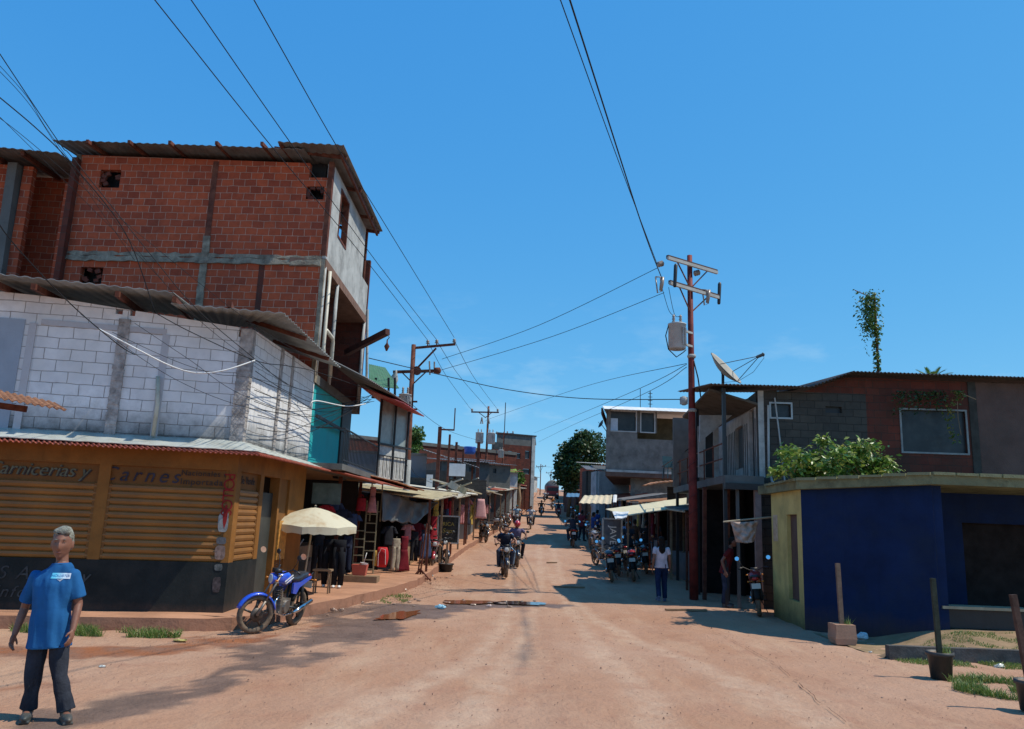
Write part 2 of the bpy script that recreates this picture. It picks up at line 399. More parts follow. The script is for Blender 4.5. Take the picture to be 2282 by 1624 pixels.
# ------------------------------------------------------------------ palette
M_ = {}
def mk():
    M_['rust'] = mat('rusty_steel', (.13, .045, .03), .75, .3, 6, (.25, .11, .06), .5, 4)
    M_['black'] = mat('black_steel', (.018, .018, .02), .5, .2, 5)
    M_['dark'] = mat('dark_rubber', (.02, .02, .02), .8, .2, 10)
    M_['galv'] = mat('galvanised_sheet', (.45, .46, .45), .45, .15, 2, (.22, .15, .11), .45, 2.5, metal=.35)
    M_['galvold'] = mat('weathered_sheet', (.17, .165, .16), .65, .25, 2, (.16, .08, .05), .7, 1.5, metal=.15)
    M_['cream'] = mat('pale_sheet', (.62, .58, .47), .55, .1, 3, (.3, .18, .1), .45, 2)
    M_['redtin'] = mat('red_sheet', (.34, .09, .06), .65, .2, 4, (.2, .1, .07), .6, 3)
    M_['greentin'] = mat('green_sheet', (.07, .17, .1), .6, .15, 4, (.12, .13, .1), .4, 3)
    M_['conc'] = mat('grey_concrete', (.14, .14, .133), .9, .2, 3, (.07, .068, .06), .7, 1.5, bump=.4)
    M_['conclight'] = mat('pale_render', (.42, .43, .42), .9, .15, 2, (.13, .13, .125), .75, 1.4, bump=.3)
    M_['brick'] = brickmat('hollow_clay_blocks', (.42, .088, .038), (.2, .042, .026), (.5, .3, .22), .3, .185, .008, (.1, .05, .04), .3, bias=-.35, bump=1.0)
    M_['brickold'] = brickmat('stained_clay_blocks', (.15, .042, .027), (.1, .03, .022), (.08, .05, .04), .33, .2, .008, (.05, .035, .03), .8, .7)
    M_['block'] = brickmat('dark_concrete_blocks', (.085, .074, .062), (.062, .056, .05), (.04, .037, .033), .4, .2, .01, (.05, .045, .04), .6, .7)
    M_['wblock'] = brickmat('white_painted_blocks', (.76, .76, .76), (.7, .7, .71), (.27, .25, .24), .42, .2, .007, (.48, .45, .4), .45, 1.5, zdirt=(3.05, 3.7, (.05, .05, .045)), bump=.5)
    M_['ochre'] = mat('ochre_paint', (.27, .115, .028), .6, .15, 2, (.12, .06, .022), .6, 1.3, splash=(.2, (.1, .05, .03)))
    M_['teal'] = mat('dark_skirting_paint', (.017, .022, .023), .6, .2, 2, (.05, .04, .033), .5, 1, splash=(.3, (.12, .065, .045)))
    M_['turq'] = mat('turquoise_paint', (.03, .42, .44), .6, .06, 2, (.1, .3, .3), .3, 1.5)
    M_['navy'] = mat('navy_paint', (.006, .02, .07), .75, .2, 1.3, (.016, .028, .05), .6, 1.1, spec=.15, splash=(.45, (.07, .045, .035)))
    M_['yellow'] = mat('dull_yellow_paint', (.55, .46, .17), .7, .12, 2, (.14, .13, .06), .5, 1.2, splash=(.6, (.07, .06, .035)))
    M_['moss'] = mat('mossy_concrete', (.2, .21, .12), .9, .2, 2, (.06, .065, .04), .8, 2.5, bump=.5)
    M_['wood'] = mat('weathered_wood', (.3, .2, .12), .8, .25, 6, (.1, .07, .05), .5, 3)
    M_['woodpale'] = mat('pale_timber', (.42, .36, .26), .8, .2, 6, (.2, .15, .1), .5, 3)
    M_['white'] = mat('white_paint', (.72, .72, .7), .5, .06, 3, (.4, .36, .3), .3, 2)
    M_['glass'] = mat('dark_window_glass', (.035, .04, .045), .3, .2, 1.5, (.07, .07, .065), .5, 3, bump=0, spec=.3)
    M_['tarp'] = mat('grey_tarpaulin', (.13, .15, .16), .5, .2, 3, (.22, .2, .17), .4, 2)
    M_['chrome'] = mat('chrome', (.6, .6, .62), .18, .05, 3, metal=1, bump=0)
    M_['mirror'] = mat('mirror_glass', (.85, .87, .9), .04, 0, 3, metal=1, bump=0)
    M_['skin'] = mat('brown_skin', (.21, .09, .055), .55, .1, 12, bump=.05)
    M_['skin2'] = mat('tan_skin', (.35, .17, .105), .55, .1, 12, bump=.05)
    M_['porc'] = mat('glazed_porcelain', (.3, .24, .2), .3, .1, 8)
    M_['leaf'] = leafmat('leaf_green', [(.03, .08, .015), (.06, .14, .025), (.1, .19, .04), (.19, .25, .06)])
    M_['leafd'] = leafmat('leaf_dark', [(.018, .045, .014), (.03, .07, .02), (.05, .1, .03)])
    M_['leafy'] = leafmat('leaf_yellow', [(.05, .12, .02), (.12, .17, .04), (.3, .2, .05)])
    M_['grass'] = leafmat('grass_blade', [(.08, .16, .03), (.17, .28, .06), (.32, .3, .12)])
mk()
def leaves(mb, pts, size, droop=.3, asp=.5):
    for p in pts:
        p = Vector(p); s_ = size * random.uniform(.6, 1.35)
        a = random.uniform(0, 2 * math.pi); d = Vector((math.cos(a), math.sin(a), random.uniform(-.9, .5) - droop)).normalized()
        n = Vector((random.gauss(0, 1), random.gauss(0, 1), random.gauss(0, 1) + .8)); x = d.cross(n).normalized() * s_ * asp / 2; mid = p + d * s_ * .5 + Vector((0, 0, s_ * .06))
        mb.add([p, mid + x, p + d * s_, mid - x], [(0, 1, 2, 3)])
# ================================================================== ground, water, pavements
def interp0(tab, y):
    for (y0, x0), (y1, x1) in zip(tab, tab[1:]):
        if y <= y1: return x0 + (x1 - x0) * (y - y0) / (y1 - y0)
    return tab[-1][1]
def seg_dist(p, a, b):
    ab = b - a; t = np.clip(((p - a) @ ab) / (ab @ ab), 0, 1); return np.linalg.norm(p - (a + t[:, None] * ab), axis=1)
def fbm(x, y, s, seed=0):
    return noise.fractal(Vector((x * s, y * s, seed)), .5, 2.1, 5)
def axis(lo, a, b, hi, fine, g=1.22):
    r = list(np.arange(a, b, fine)); s_ = fine; x = a
    L = []
    while x > lo: s_ *= g; x -= s_; L.append(x)
    s_ = fine; x = r[-1]; R_ = []
    while x < hi: s_ *= g; x += s_; R_.append(x)
    return L[::-1] + r + R_
xs = axis(-260, -10, 11, 260, .11); ys = axis(-60, 5, 34, 420, .12, 1.06)
nx, ny = len(xs), len(ys)
gv = []
for y in ys:
    for x in xs:
        h = gz(x, y)
        if abs(x) < 14 and 3 < y < 60: h += .022 * fbm(x, y, .5, 3) + .006 * fbm(x, y, 4, 9)
        gv.append((x, y, h - .01))
gf = [(j * nx + i, j * nx + i + 1, (j + 1) * nx + i + 1, (j + 1) * nx + i) for j in range(ny - 1) for i in range(nx - 1)]
me = bpy.data.meshes.new("ground"); me.from_pydata(gv, [], gf)
for p_ in me.polygons: p_.use_smooth = True
P2 = np.array([(v[0], v[1]) for v in gv])
nz = np.array([fbm(v[0], v[1], .55, 1) for v in gv]); nf = np.array([fbm(v[0], v[1], 1.8, 5) for v in gv])
def gpn(px, py): q = gp(px, py); return np.array([q.x, q.y])
def blob(pts, rads, warp=.5):
    a = np.zeros(len(gv))
    for (p0, p1), (w0, w1) in zip(zip(pts, pts[1:]), zip(rads, rads[1:])):
        A = gpn(*p0); B = gpn(*p1); d = seg_dist(P2, A, B); w = (w0 + w1) / 2
        a = np.maximum(a, np.clip((w - d + nz * warp + nf * warp * .45) / .16 + .5, 0, 1))
    return a
wet = blob([(990, 1350), (900, 1362), (830, 1385), (730, 1420), (640, 1440), (600, 1465)], [.45, .8, .8, .7, .6, .4], .55)
wet = np.maximum(wet, blob([(640, 1440), (560, 1500), (440, 1545), (330, 1565), (170, 1590)], [.35, .35, .3, .35, .3], .5))
wet = np.maximum(wet, blob([(1225, 1347), (1120, 1346), (1000, 1349), (850, 1352), (730, 1365)], [.3, .5, .6, .55, .4], .5))
wet = np.maximum(wet, .8 * blob([(1166, 1350), (1177, 1420), (1160, 1500)], [.05, .06, .04], .08))
wet = np.maximum(wet, .6 * blob([(1135, 1240), (1152, 1330)], [.04, .06], .08))
mud = blob([(-250, 1450), (100, 1452), (330, 1450), (480, 1430), (560, 1425), (700, 1395)], [.5, .45, .4, .25, .15, .1], .3)
mud = np.maximum(mud, .7 * blob([(-150, 1560), (60, 1530), (250, 1505)], [.15, .12, .08], .3))
trk = blob([(700, 1640), (900, 1540), (1050, 1475), (1120, 1400), (1140, 1330), (1135, 1250)], [.3, .22, .16, .12, .12, .12], .1)
trk = np.maximum(trk, blob([(1010, 1640), (1090, 1540), (1150, 1450), (1190, 1370), (1205, 1300), (1200, 1240)], [.25, .2, .16, .12, .12, .12], .1))
trk = np.maximum(trk, blob([(1900, 1640), (1650, 1520), (1450, 1440), (1330, 1380), (1260, 1320), (1225, 1240)], [.3, .22, .16, .12, .12, .12], .12))
trk = np.maximum(trk, blob([(1500, 1640), (1420, 1540), (1330, 1440), (1270, 1360), (1230, 1290)], [.25, .2, .15, .12, .12], .12))
trk2 = blob([(1250, 1640), (1230, 1540), (1220, 1440), (1200, 1360)], [.3, .2, .16, .1], .15)
trk2 = np.maximum(trk2, blob([(2200, 1620), (1900, 1540), (1600, 1450), (1450, 1400)], [.3, .25, .2, .15], .15))
for nm, arr in (("wet", wet), ("mud", mud), ("track", trk), ("rut", trk2)):
    at_ = me.attributes.new(nm, 'FLOAT', 'POINT'); at_.data.foreach_set("value", arr.astype(np.float32))
gm, t, b = new_mat("packed_red_earth")
co = t.nodes.new("ShaderNodeTexCoord").outputs['Object']
mp = N(t, "ShaderNodeMapping"); mp.inputs['Scale'].default_value = (1.6, .35, 1); mp.inputs['Rotation'].default_value = (0, 0, -.25); t.links.new(co, mp.inputs[0])
c = mixc(t, ramp(t, mnoise(t, co, .22, 6), .35, .65), (.38, .2, .12), (.44, .27, .185))
c = mixc(t, mmath(t, 'MULTIPLY', ramp(t, mnoise(t, mp.outputs[0], .8, 6, .65), .5, .68), .55), c, (.5, .33, .22))
c = mixc(t, mmath(t, 'MULTIPLY', ramp(t, mnoise(t, co, 1.4, 8, .7), .54, .68), .45), c, (.33, .16, .105))
c = mixc(t, mmath(t, 'MULTIPLY', ramp(t, mnoise(t, co, 14, 5, .7), .55, .75), .45), c, (.24, .13, .09))
vo = N(t, "ShaderNodeTexVoronoi", Scale=1.7); t.links.new(co, vo.inputs[0])
st = mmath(t, 'MULTIPLY', ramp(t, vo.outputs[0], .045, .03), .5); c = mixc(t, st, c, (.16, .12, .1))
tk_ = N(t, "ShaderNodeAttribute", _attribute_name="track").outputs['Fac']; rt_ = N(t, "ShaderNodeAttribute", _attribute_name="rut").outputs['Fac']
c = mixc(t, mmath(t, 'MULTIPLY', mmath(t, 'MULTIPLY', tk_, ramp(t, mnoise(t, co, 2.5, 6, .7), .3, .6)), .5), c, (.54, .38, .27))
c = mixc(t, mmath(t, 'MULTIPLY', mmath(t, 'MULTIPLY', rt_, ramp(t, mnoise(t, co, 3, 6, .7), .3, .6)), .35), c, (.3, .155, .1))
wt_ = N(t, "ShaderNodeAttribute", _attribute_name="wet").outputs['Fac']; md = N(t, "ShaderNodeAttribute", _attribute_name="mud").outputs['Fac']
wv = mixc(t, ramp(t, mnoise(t, co, 1.6, 6, .7), .35, .65), (.085, .062, .055), (.17, .115, .092))
c = mixc(t, mmath(t, 'MULTIPLY', wt_, .85), c, wv)
c = mixc(t, mmath(t, 'MULTIPLY', md, .85), c, mixc(t, ramp(t, mnoise(t, co, 2.2, 5), .4, .6), (.3, .1, .04), (.22, .11, .075)))
t.links.new(c, b.inputs['Base Color'])
wm = mmath(t, 'MAXIMUM', wt_, md)
t.links.new(mmath(t, 'SUBTRACT', .92, mmath(t, 'MULTIPLY', wm, .38)), b.inputs['Roughness']); b.inputs['Specular IOR Level'].default_value = .12
bn = N(t, "ShaderNodeBump", Strength=.9, Distance=.06)
hh = mmath(t, 'ADD', mnoise(t, co, 3.5, 8, .65), mmath(t, 'MULTIPLY', mnoise(t, co, 22, 5, .6), .3)); t.links.new(hh, bn.inputs['Height']); t.links.new(bn.outputs[0], b.inputs['Normal'])
me.materials.append(gm)
g_ = bpy.data.objects.new("ground", me); COL.objects.link(g_); g_['kind'] = 'structure'
# puddles
wmt, t, b = new_mat("muddy_water"); b.inputs['Base Color'].default_value = (.25, .085, .035, 1); b.inputs['Roughness'].default_value = .08
wmt2, t, b = new_mat("dark_water"); b.inputs['Base Color'].default_value = (.06, .035, .03, 1); b.inputs['Roughness'].default_value = .06
def puddle(pts, mt):
    P = [gh(*p) for p in pts]; c_ = sum(P, Vector()) / len(P); mb = MB(); n = 90; ring = []
    for i in range(n):
        f = i / n * len(P); a = P[int(f)]; bb = P[(int(f) + 1) % len(P)]; q = a.lerp(bb, f - int(f)); q = q + (q - c_) * (.3 * noise.noise(q * 3.1) + .12 * noise.noise(q * 9))
        ring.append(Vector((q.x, q.y, gz(q.x, q.y) + .012)))
    mb.v = ring; mb.f = [tuple(range(n))]
    o = mb.build("water", mt); o['kind'] = 'structure'; return o
puddle([(838, 1383), (900, 1380), (938, 1368), (932, 1362), (890, 1364), (855, 1372)], wmt)
puddle([(985, 1346), (1060, 1348), (1105, 1344), (1095, 1340), (990, 1339)], wmt)
puddle([(1100, 1346), (1210, 1350), (1222, 1345), (1150, 1340), (1105, 1341)], wmt2)
# loose grit and small stones over the earth
gv_ = MB(); rg = random.Random(77)
for i in range(3400):
    if i % 3: x = rg.uniform(-8, 8); y = rg.uniform(6.5, 24)
    else: y = rg.uniform(12, 26); x = interp0([(p_[1], p_[0]) for p_ in [(-4.45, 13.0), (-3.55, 16.4), (-2.5, 22.5), (-2.0, 31)]], y) + abs(rg.gauss(0, .35)) + .05
    s_ = rg.uniform(.003, .011) * (1.8 if rg.random() < .06 else 1); p_ = Vector((x, y, gz(x, y) + .02 * fbm(x, y, .5, 3))); o_ = len(gv_.v)
    gv_.v += [p_ + Vector((s_ * rg.uniform(.7, 1.4), 0, 0)), p_ + Vector((0, s_, 0)), p_ - Vector((s_, 0, 0)), p_ - Vector((0, s_ * rg.uniform(.7, 1.4), 0)), p_ + Vector((0, 0, s_ * rg.uniform(.7, 1.3)))]
    gv_.f += [(o_, o_ + 1, o_ + 4), (o_ + 1, o_ + 2, o_ + 4), (o_ + 2, o_ + 3, o_ + 4), (o_ + 3, o_, o_ + 4)]
o = gv_.build("gravel", mat('gravel_stone', (.24, .14, .1), .9, .35, 1.5)); tag(o, 'loose grit and pebbles strewn over the red earth road', 'gravel', kind='stuff')
# left pavement: raised slab with broken kerb
pav = mat('dusty_pavement', (.46, .24, .145), .9, .15, 1.3, (.3, .15, .1), .5, 2, bump=.5, bscale=14)
kerbm = mat('dirty_kerb', (.34, .17, .11), .95, .25, 3, (.12, .07, .05), .7, 3, bump=.6, bscale=12)
out_ = [(-24, 9.3), (-13, 11.6), (-7.7, 12.68), (-5.2, 13.2), (-4.45, 13.5), (-4.1, 14.2), (-3.9, 15.2), (-3.55, 16.4), (-3.1, 18.4), (-2.75, 20.5), (-2.5, 22.5), (-2.3, 26), (-2.0, 31), (-1.75, 36)]
far = [(-1.3, 42), (-.7, 50), (.1, 60), (.85, 72), (1.8, 86), (2.9, 105), (4.6, 135), (6.7, 170), (7.9, 195)]
ring = []
full = out_ + far; dense = []
for (a, b_) in zip(full, full[1:]):
    L = math.dist(a, b_); k = max(1, int(L / .35)) if a[1] < 40 else max(1, int(L / 4))
    for i in range(k):
        x = a[0] + (b_[0] - a[0]) * i / k; y = a[1] + (b_[1] - a[1]) * i / k
        dense.append((x + .07 * noise.noise(Vector((x * 2, y * 2, 0))), y + .05 * noise.noise(Vector((x * 2, y * 2, 4)))))
mb = MB(); kb = MB()
def pz(x, y):
    return gz(x, y) + .2
for (a, b_) in zip(dense, dense[1:]):
    wa, wb = (a[0] - 5.5, a[1] + 1.5), (b_[0] - 5.5, b_[1] + 1.5)
    if a[1] < 13.4: wa = (a[0] - .3, a[1] + 3.5); wb = (b_[0] - .3, b_[1] + 3.5)
    ha, hb = pz(*a) - .03 * abs(noise.noise(Vector((a[0] * 3, a[1] * 3, 7)))), pz(*b_) - .03 * abs(noise.noise(Vector((b_[0] * 3, b_[1] * 3, 7))))
    mb.add([(a[0], a[1], ha), (b_[0], b_[1], hb), (wb[0], wb[1], pz(*wb) + .02), (wa[0], wa[1], pz(*wa) + .02)], [(0, 1, 2, 3)])
    kb.add([(a[0] + .02, a[1] - .02, gz(*a) - .1), (b_[0] + .02, b_[1] - .02, gz(*b_) - .1), (b_[0], b_[1], hb), (a[0], a[1], ha)], [(0, 1, 2, 3)])
o = mb.build("pavement", pav); o['kind'] = 'structure'
o = kb.build("kerb", kerbm, smooth=True); o['kind'] = 'structure'
# ================================================================== motorcycles
def ring_xz(c, rx, rz, n=14, p=2.4):
    c = Vector(c); out = []
    for k in range(n):
        t = 2 * math.pi * k / n; ct, st_ = math.cos(t), math.sin(t)
        out.append(c + Vector((rx * math.copysign(abs(ct) ** (2 / p), ct), 0, rz * math.copysign(abs(st_) ** (2 / p), st_))))
    return out
def arc(c, r, a0, a1, w, th, n=14):
    """curved mudguard in the y-z plane round wheel centre c; angles from -y (front) upward"""
    rings = []
    for i in range(n + 1):
        a = math.radians(a0 + (a1 - a0) * i / n); d = Vector((0, -math.cos(a), math.sin(a))); q = Vector(c) + d * r
        rings.append([q + Vector((-w, 0, 0)) - d * .03, q + Vector((-w * .7, 0, 0)), q + d * .012, q + Vector((w * .7, 0, 0)), q + Vector((w, 0, 0)) - d * .03, q + Vector((w * .6, 0, 0)) - d * th, q - d * (th - .008), q + Vector((-w * .6, 0, 0)) - d * th])
    return rings
def make_moto(label, tank, group=None, dusty=.5, basket=False, scooter=False, spoke='cast', plate=True):
    key = 'bikepaint_%d_%d_%d' % tuple(int(c * 99) for c in tank)
    paint = mat(key, tank, .3, .06, 3, (.3, .17, .1), dusty * .5, 5, bump=.02, coat=.6)
    tyre = mat('dusty_tyre', (.15, .11, .08), .9, .25, 8, (.32, .22, .14), .8, 7, bump=.3)
    rim = mat('alloy_rim', (.09, .075, .065), .5, .2, 8, (.25, .16, .1), .6, 6, metal=.4)
    eng = mat('engine_metal', (.25, .22, .19), .5, .25, 12, (.22, .13, .08), .7, 9, metal=.6)
    seatm = mat('black_vinyl', (.025, .027, .03), .38, .15, 6)
    lens = mat('lamp_lens', (.55, .55, .52), .1, .05, 3, bump=0, spec=.8); red = mat('red_lens', (.45, .02, .015), .25, .1, 3, bump=0)
    amber = mat('amber_lens', (.6, .2, .02), .25, .1, 3, bump=0)
    r = thing('motorcycle', label, 'motorcycle', group=group)
    for y, nm, w in ((-.65, 'front_wheel', .045), (.65, 'rear_wheel', .055)):
        mb = MB(); c = (0, y, .3)
        mb.torus(c, (1, 0, 0), .235, .02, 32, 8, 1.3); mb.lathe([(.05, -.06), (.06, -.03), (.06, .03), (.05, .06)], c, (1, 0, 0), 12)
        if spoke == 'cast':
            for k in range(5):
                a = 2 * math.pi * k / 5 + .3; d = Vector((0, math.cos(a), math.sin(a))); mb.beam(Vector(c) + d * .04, Vector(c) + d * .235, .035, .03, (1, 0, 0))
        else:
            for k in range(20):
                a = 2 * math.pi * k / 20; d = Vector((0, math.cos(a), math.sin(a))); mb.tube([Vector(c) + d * .04 + Vector((.04 * (-1) ** k, 0, 0)), Vector(c) + d * .235], .003, 4)
        mb.lathe([(.11, .055), (.11, .06), (.03, .06)], c, (1, 0, 0), 20)
        wh = mb.build(nm, rim, r, True, False)
        MB().torus(c, (1, 0, 0), .262, w, 36, 10).build('tyre', tyre, wh, True, False)
    mb = MB()
    for s in (-1, 1):
        mb.tube([(s * .085, -.66, .29), (s * .085, -.56, .52)], .024, 8); mb.tube([(s * .085, -.56, .52), (s * .085, -.385, .93)], .017, 8)
    mb.beam((-.1, -.43, .82), (.1, -.43, .82), .06, .03); mb.beam((-.1, -.39, .93), (.1, -.39, .93), .06, .025)
    mb.build('fork', eng, r, True, False)
    part('front_mudguard', MB().loft(arc((0, -.65, .3), .335, 15, 165, .06, .02)), paint, r, True, False)
    part('rear_mudguard', MB().loft(arc((0, .65, .3), .345, 25, 165, .07, .02)), MATS['dark_rubber'], r, True, False)
    hb = MB().tube([(-.37, -.2, 1.02), (-.25, -.27, 1.06), (-.1, -.36, .98), (.1, -.36, .98), (.25, -.27, 1.06), (.37, -.2, 1.02)], .013, 8)
    hb.tube([(-.37, -.2, 1.02), (-.27, -.255, 1.05)], .02, 8).tube([(.37, -.2, 1.02), (.27, -.255, 1.05)], .02, 8)
    hb.tube([(-.3, -.29, 1.06), (-.4, -.27, 1.03)], .006, 5).tube([(.3, -.29, 1.06), (.4, -.27, 1.03)], .006, 5)
    hb.box((0, -.42, 1.0), (.17, .1, .07))
    hbo = part('handlebar', hb, M_['black'], r, True, False)
    for s in (-1, 1):
        mo = part('mirror', MB().tube([(s * .24, -.28, 1.06), (s * .3, -.26, 1.16), (s * .34, -.27, 1.24)], .006, 6).ell((s * .37, -.272, 1.27), (.066, .02, .045), 14, 8), M_['black'], hbo, True, False)
        MB().lathe([(.001, .004), (.05, .004), (.052, 0)], (s * .37, -.25, 1.27), (0, 1, .22), 14).build('mirror_glass', M_['mirror'], mo, False, False)
    hl = part('headlight', MB().lathe([(.02, .12), (.07, .09), (.085, .03), (.088, 0), (.08, -.006)], (0, -.5, .87), (0, 1, 0), 20), M_['black'] if scooter else paint, r, True, False)
    for s in (-1, 1):
        part('turn_signal', MB().tube([(s * .09, -.47, .86), (s * .16, -.48, .86)], .008, 5).ell((s * .18, -.485, .86), (.028, .025, .02), 10, 6), amber, r, True, False)
    MB().ell((0, -.505, .87), (.078, .02, .078), 18, 8).build('lens', lens, hl, True, False)
    tk = MB().loft([ring_xz((0, y, z), rx, rz, 18, 2.6) for y, z, rx, rz in ((-.36, .86, .03, .03), (-.33, .86, .09, .08), (-.22, .87, .135, .105), (-.08, .86, .145, .11), (.03, .83, .115, .09), (.1, .8, .08, .05), (.12, .79, .03, .02))])
    tko = part('fuel_tank', tk, paint, r, True, False)
    stripe = MB()
    for s in (-1, 1): stripe.beam((s * .137, -.26, .82), (s * .15, -.03, .92), .006, .02, (0, 0, 1)); stripe.beam((s * .138, -.2, .79), (s * .152, .0, .88), .006, .015)
    stripe.build('stripe', M_['white'], tko, False, False)
    MB().lathe([(.03, 0), (.03, .015), (.01, .02)], (0, -.2, .97), (0, 0, 1), 12).build('filler_cap', M_['chrome'], tko, True, False)
    part('seat', MB().loft([ring_xz((0, y, z), rx, rz, 16, 3.2) for y, z, rx, rz in ((.02, .84, .05, .02), (.05, .84, .1, .035), (.22, .82, .13, .045), (.38, .83, .135, .045), (.46, .855, .13, .05), (.66, .875, .115, .045), (.74, .885, .07, .03))]), seatm, r, True, False)
    sp = MB()
    for s in (-1, 1): sp.poly([(s * .1, .1, .77), (s * .1, .4, .78), (s * .1, .76, .85), (s * .1, .74, .81), (s * .1, .34, .68), (s * .1, .26, .58), (s * .1, .13, .6)], (s * .035, 0, 0))
    part('side_panel', sp, paint, r, False, False)
    en = MB(); en.box((0, -.02, .42), (.2, .36, .2)); en.box((0, -.12, .36), (.24, .2, .16)); en.lathe([(.085, 0), (.085, .015), (.07, .02), (.07, .03)] * 1, (0, -.12, .5), (0, -.35, 1), 12)
    for k in range(6): en.lathe([(.09, 0), (.09, .01)], (0, -.13 - .012 * k, .53 + .03 * k), (0, -.35, 1), 12)
    en.lathe([(.1, -.15), (.11, -.12), (.11, .12), (.1, .15)], (0, -.03, .4), (1, 0, 0), 16)
    part('engine', en, eng, r, False, False)
    part('exhaust', MB().tube([(.06, -.22, .58), (.07, -.34, .5), (.09, -.3, .32), (.12, -.05, .25), (.13, .3, .27)], .02, 8).tube([(.13, .28, .27), (.15, .45, .32), (.15, .88, .42)], [.028, .045, .04], 12), M_['chrome'] if not scooter else eng, r, True, False)
    fr = MB()
    fr.tube([(0, -.38, .9), (0, -.3, .62), (0, -.22, .3), (0, .1, .26), (0, .22, .45), (0, .2, .78)], .02, 6).tube([(0, -.36, .82), (0, .2, .76), (0, .75, .84)], .018, 6)
    for s in (-1, 1):
        fr.tube([(s * .08, .2, .36), (s * .09, .65, .3)], .018, 6); fr.tube([(s * .1, .62, .34), (s * .1, .5, .76)], .03, 8)
        fr.tube([(s * .09, .42, .8), (s * .1, .78, .86), (s * .08, .9, .9)], .012, 6)
        fr.tube([(s * .1, .08, .3), (s * .24, .08, .31)], .012, 6); fr.tube([(s * .1, .45, .42), (s * .22, .45, .44)], .01, 6)
    fr.tube([(-.08, .1, .3), (-.2, .16, .02)], .01, 6)
    part('frame', fr, M_['black'], r, True, False)
    tl = part('tail_light', MB().loft([ring_xz((0, y, z), rx, rz, 12, 3) for y, z, rx, rz in ((.78, .84, .06, .025), (.86, .84, .08, .035), (.9, .84, .07, .03))]), red, r, True, False)
    for s in (-1, 1): part('rear_signal', MB().tube([(s * .06, .84, .78), (s * .14, .86, .78)], .007, 5).ell((s * .16, .87, .78), (.026, .024, .02), 10, 6), amber, r, True, False)
    if plate: part('number_plate', MB().box((0, .9, .68), (.2, .006, .12), Matrix.Rotation(.2, 3, 'X')), mat('worn_plate', (.55, .52, .45), .5, .1, 4, (.3, .2, .12), .5, 8), r, False, False)
    return r
# ================================================================== people
TS = bpy.data.scenes.new("workbench")
def remesh(mb, vox, smooth_it=3, disp=0, seed=0, dscale=6):
    me = bpy.data.meshes.new("t"); me.from_pydata([tuple(v) for v in mb.v], [], mb.f)
    bm = bmesh.new(); bm.from_mesh(me); bmesh.ops.recalc_face_normals(bm, faces=bm.faces); bm.to_mesh(me); bm.free()
    o = bpy.data.objects.new("t", me); TS.collection.objects.link(o)
    md = o.modifiers.new("r", 'REMESH'); md.mode = 'VOXEL'; md.voxel_size = vox; md.use_smooth_shade = True
    if smooth_it:
        sm = o.modifiers.new("s", 'SMOOTH'); sm.iterations = smooth_it; sm.factor = .5
    TS.view_layers[0].update(); dg = TS.view_layers[0].depsgraph
    r = bpy.data.meshes.new_from_object(o.evaluated_get(dg)); bpy.data.objects.remove(o); bpy.data.meshes.remove(me)
    if disp:
        NR = [v.normal.copy() for v in r.vertices]
        for v, vn in zip(r.vertices, NR):
            q = v.co * dscale; q = Vector((q.x * 1.7, q.y * 1.7, q.z * .4 + q.x * .5))
            w = noise.noise(q + Vector((seed, 0, 0))) + .45 * noise.noise(q * 2.1 + Vector((0, seed, 0)))
            v.co += vn * disp * w * (1 - abs(vn.z) ** 2)
    for p in r.polygons: p.use_smooth = True
    return r
def add_mesh(name, me, mt, par):
    me.materials.clear(); me.materials.append(mt); me.name = name
    o = bpy.data.objects.new(name, me); COL.objects.link(o); o.parent = par; return o
def limb(mb, pts, rs, n=12):
    # refine the chain so the taper is even, with round ends
    P = []; R_ = []
    for (a, b), (ra, rb) in zip(zip(pts, pts[1:]), zip(rs, rs[1:])):
        a, b = Vector(a), Vector(b)
        for i in range(4): P.append(a.lerp(b, i / 4)); R_.append(ra + (rb - ra) * i / 4)
    P.append(Vector(pts[-1])); R_.append(rs[-1]); mb.tube(P, R_, n)
    for p, r_ in ((pts[0], rs[0]), (pts[-1], rs[-1])): mb.ell(p, (r_, r_, r_), 10, 8)
def hand(mb, wrist, fwd, palm_n, s=1.0, curl=.35, fr=.0085):
    """palm, four bent fingers of unequal length and a thumb leaving the side"""
    w = Vector(wrist); f = Vector(fwd).normalized(); n = Vector(palm_n); n = (n - f * n.dot(f)).normalized(); sd = f.cross(n)
    c = w + f * .045 * s
    R3 = Matrix((sd, f, n)).transposed()
    mb.ell(c, (.04 * s, .055 * s, .018 * s), 12, 8, R3)
    for k, L in enumerate((.068, .078, .073, .058)):
        b = w + f * .085 * s + sd * (k - 1.5) * .0205 * s
        p = [b]; d = f.copy(); ang = curl
        for q in (.45, .32, .23):
            a_ = ang; d = (d * math.cos(a_) + n * math.sin(a_)).normalized(); p.append(p[-1] + d * L * q * s)
        mb.tube(p, [fr * 1.05, fr, fr * .95, fr * .8], 8)
    t0 = w + f * .03 * s - sd * .03 * s
    mb.tube([t0, t0 + (f * .6 - sd * .75 + n * .2).normalized() * .035 * s, t0 + (f * .85 - sd * .5 + n * .35).normalized() * .066 * s], [fr * 1.3, fr * 1.15, fr * .9], 8)
